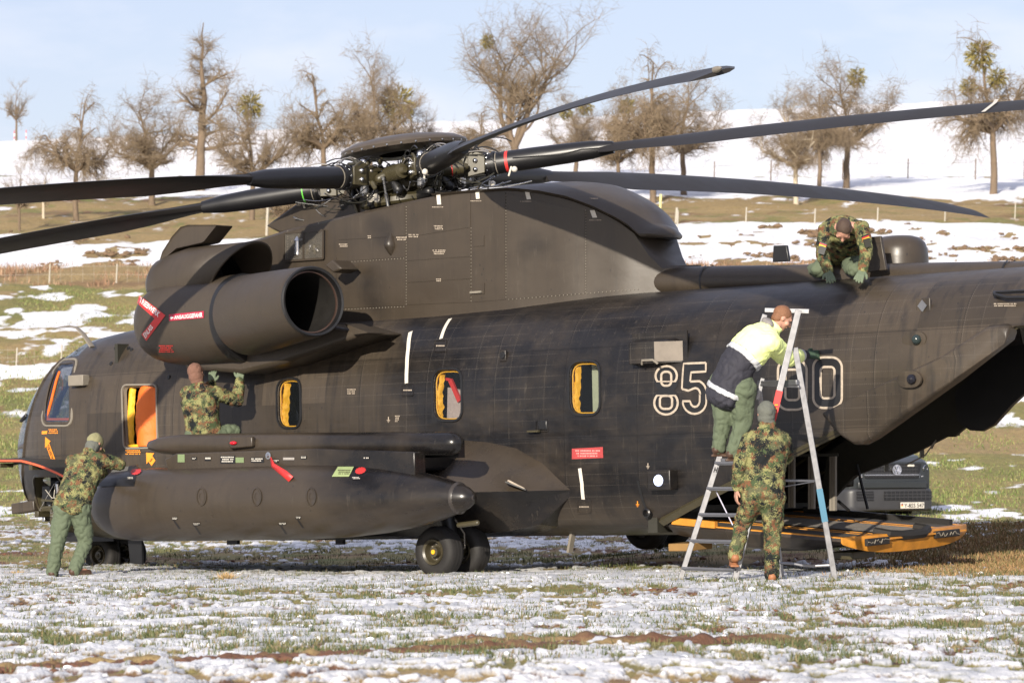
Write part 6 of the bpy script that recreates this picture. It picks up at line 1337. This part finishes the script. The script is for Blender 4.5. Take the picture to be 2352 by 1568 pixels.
lbar(G(1800, 1103, YA + .1), G(1875, 1104, YB + .1), .022, .022, 'rear_brace'); lbar(G(1795, 1118, YA + .1), G(1868, 1106, YB + .1), .010, .010, 'rear_brace')
mb = MB(); mb.tube([G(1789, 1292, YA + .15), G(1825, 1294, YA), G(1845, 1298, YA), G(1875, 1299, YB + .1), G(1912, 1297, YB + .1)], .013, 8); mb.build('rear_brace', m_alu, lad, off=lo)
lbar(G(1645, 1128, YA), G(1683, 1205, YB + .1), .012, .010, 'spreader', M('pale_strut', (.62, .60, .70), .4, .3))
for (a, b_, m, w) in ((.585, .705, m_red, .0635),):
    mb = MB(); mb.bar(FRb.lerp(FRt, a), FRb.lerp(FRt, b_), w, .034, up=(0, -1, 0)); o = mb.build('red_label', m, st, off=lo)
    n = FRt - FRb; n.normalize(); c = FRb.lerp(FRt, .64); [MB().box(c + n * (.035 * (k - 1)) + Vector((0, -.018, 0)) - lo, (.030, .004, .010)).build('label_print', m_ylw, o, smooth=0) for k in range(3)]
mb = MB(); a, b_ = G(1826, 798, YB + .05), G(1919, 1338, YB + .1); mb.bar(a.lerp(b_, .60), a.lerp(b_, .74), .0585, .0315, up=(0, -1, 0)); mb.build('blue_tape', m_blue, lad, off=lo)
c = FLb.lerp(FLt, .41); n = (FLt - FLb).normalized(); lettering('maker_letters', 'H', lambda s, t: c + n * (.05 * t) + Vector((.03 * (s - .5), -.03, 0)) - lo, m_black, lad)
# ------------------------------------------------------------------ van behind the ramp
VO = W(2046, 1192, 66); VO.z = tz(VO.x, 66) - .08 ; van = empty('van', VO); van.rotation_euler = (0, 0, radians(27)); tag(van, 'dark grey van parked behind the lowered loading ramp', 'van')
m_van = M('van_paint', (.020, .023, .024), .38, var=.1); m_vang = M('van_green', (.022, .033, .030), .3); m_trim = M('bumper_trim', (.028, .028, .030), .45, var=.1); m_chr = M('chrome', (.7, .7, .72), .12, 1, var=.05)
# local: +x right of picture, -y towards the camera (front), z up
def vring(y, w, z0, z1, r=.12, n=6):
    P = []
    for (cx, cz_, a0) in ((w - r, z1 - r, 0), (-w + r, z1 - r, 90), (-w + r, z0 + r, 180), (w - r, z0 + r, 270)):
        for k in range(n + 1): a = radians(a0 + 90 * k / n); P.append((cx + r * cos(a), y, cz_ + r * sin(a)))
    return P
mb = MB(); mb.loft([vring(0.0, .78, .25, 1.02, .12), vring(.04, .88, .22, 1.10, .16), vring(.18, .94, .20, 1.16, .18), vring(.9, .95, .20, 1.32, .2), vring(1.05, .95, .20, 1.36, .2), vring(1.9, .95, .2, 1.95, .22), vring(4.8, .95, .22, 1.98, .2)]); body = mb.build('body', m_van, van, smooth=35)
mb = MB(); mb.loft([[(-.72, .06, 1.09), (.72, .06, 1.09)], [(-.80, .30, 1.205), (.80, .30, 1.205)], [(-.84, .95, 1.35), (.84, .95, 1.35)]], closed=False); mb.build('bonnet', m_vang, van, smooth=0)
mb = MB(); mb.loft([vring(-.05, .80, .22, .60, .08), vring(.0, .90, .20, .62, .09), vring(.12, .955, .19, .62, .09), vring(.35, .96, .19, .60, .09)]); bp_ = mb.build('bumper', m_trim, van, smooth=40)
mb = MB(); mb.box((0, -.055, .68), (1.5, .05, .13)); mb.build('bumper_step', m_van, van, bevel=.02)
for x0, x1, z0, z1, nx_, nz_ in ((-.18, .86, .40, .56, 11, 3),):
    mb = MB(); mb.box(((x0 + x1) / 2, -.058, (z0 + z1) / 2), (x1 - x0, .02, z1 - z0)); lg = mb.build('lower_grille', m_black, van)
    for k in range(nx_): mb = MB(); mb.box((x0 + (x1 - x0) * (k + .5) / nx_, -.072, (z0 + z1) / 2), (.012, .012, z1 - z0)); mb.build('grille_bar', m_trim, lg)
    for k in range(nz_ - 1): mb = MB(); mb.box(((x0 + x1) / 2, -.074, z0 + (z1 - z0) * (k + 1) / nz_), (x1 - x0, .016, .022)); mb.build('grille_slat', m_trim, lg)
mb = MB(); mb.box((-.60, -.058, .48), (.36, .02, .17)); o = mb.build('side_grille', m_black, van); 
for k in range(3): mb = MB(); mb.box((-.60, -.072, .42 + .055 * k), (.36, .012, .018)); mb.build('grille_slat', m_trim, o)
mb = MB(); mb.prism([(-.56, -.02, .80), (.60, -.02, .80), (.66, -.02, 1.07), (-.60, -.02, 1.07)], (0, .03, 0)); gr = mb.build('radiator_grille', m_black, van)
for z in (.84, .90, .96, 1.02): mb = MB(); mb.box((0, -.028, z), (1.14, .016, .018)); mb.build('grille_slat', m_trim, gr)
mb = MB(); mb.box((0, -.034, .865), (1.18, .016, .014)); mb.build('chrome_strip', m_chr, gr)
for k in range(18): mb = MB(); mb.box((-.52 + k * .062, -.020, .93), (.008, .01, .24)); mb.build('grille_bar', m_trim, gr)
for x in (-.36, .42): mb = MB(); mb.box((x, -.036, 1.035), (.14, .02, .035)); mb.build('running_lamp', m_white, gr)
for s in (-1, 1):
    mb = MB(); mb.prism([(s * .62, -.02, .80), (s * .93, .14, .86), (s * .94, .30, 1.10), (s * .64, .0, 1.05)], (0, .06, 0)); hl = mb.build('headlight', M('headlight_glass', (.10, .11, .13), .08), van, bevel=.01)
    mb = MB(); mb.lathe((s * .76, .02, .98), (s * .25, -1, 0), [(0, .0), (0, .05), (.02, .06), (.03, .055)], 16); mb.build('reflector', m_chr, hl)
    mb = MB(); mb.bar((s * .64, -.03, .83), (s * .92, .12, .87), .02, .02); mb.build('lamp_strip', m_chr, hl)
mb = MB(); mb.lathe((.10, -.045, .955), (0, -1, 0), [(0, 0), (0, .095), (.02, .098), (.02, .082), (.008, .08), (.008, 0)], 32); bd = mb.build('emblem', m_chr, gr)
for P in (((-.040, .070), (0, .008), (.040, .070)), ((-.068, .025), (-.032, -.070), (0, -.012), (.032, -.070), (.068, .025))):
    for i in range(len(P) - 1): mb = MB(); mb.bar((.10 + P[i][0], -.068, .955 + P[i][1]), (.10 + P[i + 1][0], -.068, .955 + P[i + 1][1]), .016, .012, up=(0, -1, 0)); mb.build('emblem_stroke', m_chr, bd)
mb = MB(); mb.box((.42, -.085, .30), (.52, .012, .115)); pl = mb.build('number_plate', m_white, van, bevel=.004)
lettering('plate_lettering', 'Y-855 547', lambda s, t: Vector((.235 + .435 * s, -.0935, .262 + .075 * t)), m_black, pl)
for i, m in enumerate((m_black, m_red, m_gold)): mb = MB(); mb.box((.19, -.093, .325 - .018 * i), (.035, .004, .018)); mb.build('plate_flag', m, pl)
for x in (-.88, .88):
    for y in (1.0, 3.9):
        mb = MB(); mb.lathe((x - .1 * (1 if x > 0 else -1), y, .33), (1 if x > 0 else -1, 0, 0), [(-.05, .2), (0, .31), (.03, .335), (.14, .335), (.17, .31), (.17, .20)], 28); w_ = mb.build('wheel', m_rubber, van)
        mb = MB(); mb.lathe((x + .055 * (1 if x > 0 else -1), y, .33), (1 if x > 0 else -1, 0, 0), [(0, .21), (.005, .2), (-.03, .12), (-.02, 0)], 20); mb.build('rim', m_alu, w_)
    mb = MB(); A = [(x + .075 * (1 if x > 0 else -1), 1.0 + .42 * cos(a), .33 + .42 * sin(a)) for a in np.linspace(0, pi, 14)]; mb.tube(A, .03, 6); mb.build('wheel_arch', m_trim, van)
mb = MB(); mb.loft([[(-.80, 1.12, 1.37), (.80, 1.12, 1.37)], [(-.72, 1.85, 1.90), (.72, 1.85, 1.90)]], closed=False); mb.build('windscreen', M('van_glass', (.02, .03, .04), .05), van, smooth=0)
# ------------------------------------------------------------------ trees
m_bark = M('bark', (.145, .105, .070), .9, var=.45, sc=5, bump=.6, bsc=14, bd=.05); m_barkl = M('pale_bark', (.42, .36, .27), .9, var=.25, sc=6)
m_twig = M('twigs', (.22, .165, .105), .85, var=.35, sc=1.5); m_mist = M('mistletoe_leaf', (.20, .165, .045), .8, var=.5, sc=3)
def branchy(seed, H_, trunk, spread, style='apple', twigs=1.0):
    """returns (trunk mesh, crown mesh): a tapered crooked trunk with limbs, and thousands of twigs"""
    r = random.Random(seed); TB = MB(); V = []; F = []; 
    def twig(p, d, L_, w):
        q = p; n = 2; base = len(V)
        a = d.orthogonal().normalized(); b_ = d.cross(a)
        for i in range(n + 1):
            ww = w * (1 - .75 * i / n)
            for k in range(3): V.append(q + (a * cos(k * 2.094) + b_ * sin(k * 2.094)) * ww)
            d = (d + Vector((r.uniform(-.35, .35), r.uniform(-.35, .35), r.uniform(-.30, .22) - (.10 if style != 'pear' else -.02)))).normalized(); q = q + d * L_ / n
        for i in range(n):
            for k in range(3): F.append((base + i * 3 + k, base + i * 3 + (k + 1) % 3, base + i * 3 + 3 + (k + 1) % 3, base + i * 3 + 3 + k))
    def limb(p, d, L_, w, lev):
        n = 5 if lev < 2 else 4; P = [p]; R = [w]; q = p; dd = d
        for i in range(n):
            dd = (dd + Vector((r.uniform(-.32, .32), r.uniform(-.32, .32), r.uniform(-.18, .20) - (.10 * lev if style == 'weep' else 0) + (.10 if style == 'pear' else 0)))).normalized(); q = q + dd * L_ / n; P.append(q); R.append(w * (1 - .62 * (i + 1) / n))
            if lev < 3:
                for _ in range(2 if lev < 2 else 3 if r.random() < .5 else 2):
                    if r.random() < .74:
                        out = Vector((r.uniform(-1, 1), r.uniform(-1, 1), r.uniform(-.35, .7))).normalized(); nd = (dd * .55 + out * .9).normalized(); limb(q, nd, L_ * r.uniform(.38, .62), R[-1] * .62, lev + 1)
            if lev >= 2:
                for _ in range(int(r.uniform(.1, 1.7) * twigs + .25)):
                    out = Vector((r.uniform(-1, 1), r.uniform(-1, 1), r.uniform(-.6, .8))).normalized(); twig(q + (P[-2] - q) * r.random(), (dd * .4 + out).normalized(), H_ * r.uniform(.06, .14), .007 + .004 * r.random())
        (TB if lev < 2 else CB).tube(P, R, 6 if lev < 2 else 4, cap=False)
    CB = MB(); fork = trunk * H_; w = H_ * .030; q = Vector((0, 0, -.3)); P = [q]; R = [w * 1.45]; d = Vector((0, 0, 1))
    for i in range(5):
        d = (Vector((0, 0, 1)) + Vector((r.uniform(-.12, .12), r.uniform(-.12, .12), 0))).normalized(); q = q + d * (fork + .3) / 5; P.append(q); R.append(w * (1.15 - .06 * i))
    TB.tube(P, R, 8, cap=False)
    if style == 'spike':
        Q = [q]; Rr = [R[-1]]; 
        for i in range(10): q = q + Vector((r.uniform(-.1, .1), r.uniform(-.1, .1), (H_ - fork) / 10)); Q.append(q); Rr.append(w * (1 - .09 * (i + 1)))
        TB.tube(Q, Rr, 7, cap=False)
        for i in range(9):
            L_ = (H_ - fork) * (.58 - .052 * i) * spread
            for k in range(2 if i < 8 else 1): a = r.uniform(0, 2 * pi); limb(Q[i], Vector((cos(a), sin(a), r.uniform(.0, .8))).normalized(), L_ * r.uniform(.35, 1.15), Rr[i] * .45, 1)
    else:
        n = {'apple': 5, 'weep': 6, 'pear': 4}[style]
        if style == 'pear':
            for k, (a, L_) in enumerate(((.3, .9), (2.6, .8), (4.5, .95), (5.6, .7))): limb(q, Vector((cos(a) * .38, sin(a) * .3, 1)).normalized(), (H_ - fork) * L_, w * .7, 0)
        else:
            for k in range(n): a = 2 * pi * (k + r.random() * .6) / n; limb(q, Vector((cos(a) * spread, sin(a) * spread, r.uniform(.25, .9))).normalized(), (H_ - fork) * r.uniform(.55, .8), w * .62, 0)
            limb(q, Vector((.1, 0, 1)), (H_ - fork) * .8, w * .7, 0)
    CB.v += [tuple(v) for v in V]; n0 = len(CB.v) - len(V); CB.f += [tuple(i + n0 for i in f) for f in F]
    def me(mb, nm):
        m = bpy.data.meshes.new(nm); m.from_pydata(mb.v, [], mb.f); m.polygons.foreach_set('use_smooth', [True] * len(m.polygons)); return m
    zq = sorted(v[2] for v in CB.v); zs = zq[int(len(zq) * .992)]; print('TREE', len(CB.f), len(TB.f)); xs_ = sorted(v[0] for v in CB.v); return me(TB, 'trunk'), me(CB, 'crown'), zs, (xs_[int(len(xs_) * .985)] - xs_[int(len(xs_) * .015)])
KIND = {k: branchy(*a) for k, a in {'a': (3, 6, .34, 1.0, 'apple', .7), 'b': (8, 6, .36, 1.1, 'weep', .55), 'c': (21, 6, .32, .9, 'apple', .7), 'd': (5, 8, .28, .6, 'pear', .8), 's': (9, 7, .25, .8, 'spike', .6), 'y': (14, 4, .35, .8, 'apple', .3)}.items()}
# mistletoe clump
r = random.Random(2); mbm = MB(); 
for k in range(330):
    a = Vector((r.gauss(0, 1), r.gauss(0, 1), r.gauss(0, 1))).normalized(); p = a * r.uniform(.1, .42); d = (a + Vector((r.uniform(-.5, .5), r.uniform(-.5, .5), r.uniform(-.8, .3)))).normalized(); s = d.orthogonal().normalized() * .018; e = d * .20; mbm.add([p - s, p + s, p + e * .6 + s * 1.5, p + e, p + e * .6 - s * 1.5], [(0, 1, 2, 3, 4)])
mm_ = bpy.data.meshes.new('mistletoe'); mm_.from_pydata(mbm.v, [], mbm.f); mm_.materials.append(m_mist)
TREES = [  # base px, base py, top py, crown width px, kind, turn, distance override, label, mistletoe spots
    (38, 322, 180, 70, 'y', 0, 258, 'slim young bare tree alone on the skyline at the far left', []),
    (176, 507, 222, 160, 'b', .4, 0, 'bare fruit tree with a straight trunk, first in the orchard row from the left', []),
    (350, 470, 198, 210, 'c', 1.1, 0, 'dark bare fruit tree with a crooked leaning crown left of the tall spiked tree', []),
    (459, 441, 88, 190, 's', 2.2, 0, 'tall bare tree whose single leader rises to a thin spike above the others', []),
    (578, 508, 200, 190, 'a', 3.0, 0, 'bare fruit tree with a dark tuft in its crown right of the spiked tree', [(575, 243, 1.0)]),
    (741, 462, 160, 190, 'b', 4.0, 0, 'bushy bare fruit tree behind the left end of the rotor hub', []),
    (852, 440, 112, 190, 'a', 5.1, 0, 'high round bare tree directly behind the rotor hub disc', []),
    (955, 430, 210, 120, 'c', .9, 0, 'bare tree with a large yellow green mistletoe clump above the rotor hub', [(915, 240, 1.7)]),
    (1098, 432, 250, 150, 'b', 2.0, 0, 'low bushy bare tree in front of the tallest pear tree', []),
    (1187, 430, 2, 290, 'd', 2.9, 0, 'tallest bare pear tree with forked upright limbs reaching the top of the picture', [(1120, 95, .7)]),
    (1322, 430, 212, 170, 'a', 3.9, 0, 'bare tree dotted with mistletoe right of the tallest pear tree', [(1345, 245, .8), (1300, 258, .7)]),
    (1419, 456, 190, 140, 'c', 4.7, 0, 'dark stemmed bare tree under the raised rotor blade', [(1440, 248, .8)]),
    (1500, 464, 132, 150, 'b', 5.6, 0, 'slim bare tree crossing the raised rotor blade near its tip', []),
    (1571, 443, 160, 210, 'a', .3, 0, 'spreading bare tree with a low right limb just below the raised blade tip', []),
    (1829, 470, 200, 170, 'c', 1.3, 0, 'light stemmed bare tree standing nearest the lower blade in the right hand group', []),
    (1882, 441, 205, 130, 'b', 2.4, 0, 'middle bare tree of the right hand group of three', []),
    (1943, 433, 132, 230, 'a', 3.3, 0, 'broad bare tree of the right hand group with mistletoe near its top', [(1968, 178, .9)]),
    (2280, 448, 86, 250, 'b', 4.4, 0, 'tall drooping bare tree full of mistletoe at the far right', [(2250, 128, 1.3), (2290, 180, .9), (2225, 200, .8)]),
    (101, 505, 382, 90, 'y', 1.0, 0, 'small white stemmed sapling in front of the first orchard tree', []),
    (45, 530, 375, 70, 'y', 2.0, 0, 'thin bare sapling at the far left below the skyline tree', []),
    (640, 528, 430, 110, 'y', 3.1, 0, 'low bare shrub behind the intake cowling', []),
]
for i, (bx, by, ty, cw, kd, rot, Yo, lab, mis) in enumerate(TREES):
    Y = Yo or min(hitY(bx, by, 100, 262), 262); p = W(bx, by, Y); p.z = tz(p.x, Y); tm, cm, zs, ws = KIND[kd]
    h = (by - ty) * Y / FPX; sc = h / zs; sw = cw * .98 * Y / FPX / ws; sw = min(max(sw, sc * .6), sc * 1.6)
    t = empty('tree', p); t.rotation_euler = (0, 0, 0); tag(t, lab, 'tree')
    for nm, me_, mt in (('trunk', tm, m_barkl if i in (14, 18) else m_bark), ('crown', cm, m_twig)):
        m2 = me_ if me_.users == 0 or True else me_; o = bpy.data.objects.new(nm, m2); COL.objects.link(o); o.parent = t; o.scale = (sw, sw, sc); o.rotation_euler = (0, 0, rot)
        if not me_.materials: me_.materials.append(mt)
        o.material_slots[0].link = 'OBJECT'; o.material_slots[0].material = mt
        if nm == 'crown': o['kind'] = 'stuff'
    for (mx_, my, s) in mis:
        o = bpy.data.objects.new('mistletoe', mm_); COL.objects.link(o); o.parent = t; o.location = W(mx_, my, Y - .3) - p; o.scale = (s, s, s * 1.1); o['kind'] = 'stuff'
# ------------------------------------------------------------------ fences, stakes, poles, tape
m_post = M('pale_post', (.36, .33, .27), .8, var=.15); m_stake = M('yellow_stake', (.55, .50, .22), .8); m_pw = M('pole_white', (.75, .75, .75), .6)
def fence(name, label, P, hgt, Y0, r=.035, strands=3, net=0, mt=m_post, w=.010):
    A = []
    for (px, py) in P: Y = Y0 or hitY(px, py); q = W(px, py, Y); q.z = tz(q.x, Y); A.append(q)
    root = empty(name, A[0]); tag(root, label, 'fence')
    for q in A: mb = MB(); mb.tube([q - Vector((0, 0, .1)), q + Vector((.03, 0, hgt))], [r, r * .9], 6); mb.build('post', mt, root, off=A[0])
    for i in range(len(A) - 1):
        for k in range(strands):
            z = hgt * (k + 1) / (strands + .3); mb = MB(); mb.tube([A[i] + Vector((0, 0, z)), A[i + 1] + Vector((0, 0, z))], w, 3); mb.build('wire', mt, root, off=A[0], smooth=0)
        if net:
            mb = MB(); n = int((A[i + 1] - A[i]).length / net)
            for k in range(n): q = A[i].lerp(A[i + 1], k / n); mb.tube([q, q + Vector((0, 0, hgt))], w, 3)
            o = mb.build('netting', mt, root, off=A[0], smooth=0); o['kind'] = 'stuff'
fence('fence', 'wire fence with thin pale posts across the ochre grass strip on the right', [(1470, 520), (1556, 520), (1713, 513), (1871, 516), (2015, 513), (2170, 508), (2331, 500)], .62, 0, .028, 2, w=.0015)
fence('net_fence', 'net fence in front of the brown weeds behind the rotor on the left', [(-40, 652), (113, 651), (267, 650), (420, 652)], .62, 0, .028, 2, .35, w=.004)
fence('net_fence', 'low net fence on the meadow beyond the cockpit', [(-40, 842), (37, 840), (140, 836), (240, 832)], .50, 0, .022, 2, .22, w=.003)
fence('fence', 'thin wire fence at the foot of the snowy hillside', [(1640, 418), (1770, 416), (1935, 414), (2085, 412), (2240, 412), (2352, 410)], 1.0, 0, .03, 1, mt=m_bark, w=.008)
for (px, py, ty, m, lab) in ((1515, 512, 447, m_stake, 'yellowish planting stake beside the pylon cap'), (1552, 512, 478, m_post, 'short pale stake right of the yellowish planting stake'), (612, 545, 470, m_post, 'pale planting stake behind the intake scoop')):
    Y = hitY(px, py); q = W(px, py, Y); q.z = tz(q.x, Y); mb = MB(); mb.tube([q - Vector((0, 0, .1)), q + Vector((.05, 0, (py - ty) * Y / FPX))], .05, 6); o = mb.build('stake', m, smooth=30); tag(o, lab, 'stake')
for (px, ty, lab) in ((60, 296, 'red and white marker pole right of the skyline tree'), (33, 300, 'thin red and white marker pole behind the skyline tree')):
    q = W(px, 322, 256); q.z = tz(q.x, 256); h = .85; root = empty('marker_pole', q); tag(root, lab, 'pole')
    for k, m in enumerate((m_pw, m_red, m_pw, m_red)): mb = MB(); mb.tube([(0, 0, h * k / 4 - .05), (0, 0, h * (k + 1) / 4 - .05)], .03, 6); mb.build('pole_band', m, root)
# barrier tape beyond the tail
Y = 96; root = empty('barrier_tape', W(2200, 968, Y)); tag(root, 'red and white barrier tape stretched across the grass under the tail', 'tape'); r0 = Vector(root.location)
for k in range(14):
    a, b_ = W(2195 + 15 * k, 972 - .2 * k, Y), W(2210 + 15 * k, 972 - .2 * k, Y); mb = MB(); mb.prism([a, b_, b_ + Vector((0, 0, .09)), a + Vector((0, 0, .09))], (0, .01, 0)); mb.build('tape_band', m_red if k % 2 else m_pw, root, off=r0, smooth=0)
# single dry tufts
def tuft(px, py, h, n, cols, lab, seed, spread=.12):
    Y = hitY(px, py, 18, 60) ; q = W(px, py, Y); q.z = tz(q.x, Y); R = random.Random(seed); mb = MB()
    for k in range(n):
        a = R.uniform(0, 2 * pi); d = Vector((cos(a), sin(a), 0)) * R.random() * spread; l = h * R.uniform(.5, 1); b_ = q + d * .4; t = b_ + d * R.uniform(.4, 1.4) + Vector((0, 0, l)); s = Vector((.006, 0, 0)); mb.add([b_ - s, b_ + s, t], [(0, 1, 2)])
    o = mb.build('grass_tuft', cols, smooth=0); o['kind'] = 'stuff'; tag(o, lab, 'grass')
m_straw = M('straw', (.36, .24, .11), .8, var=.4, sc=40)
tuft(520, 1334, .11, 130, m_straw, 'dry straw tuft on the snow below the fuel tank', 3); tuft(40, 1322, .07, 90, m_straw, 'brown dry tuft on the snow at the far left', 4)
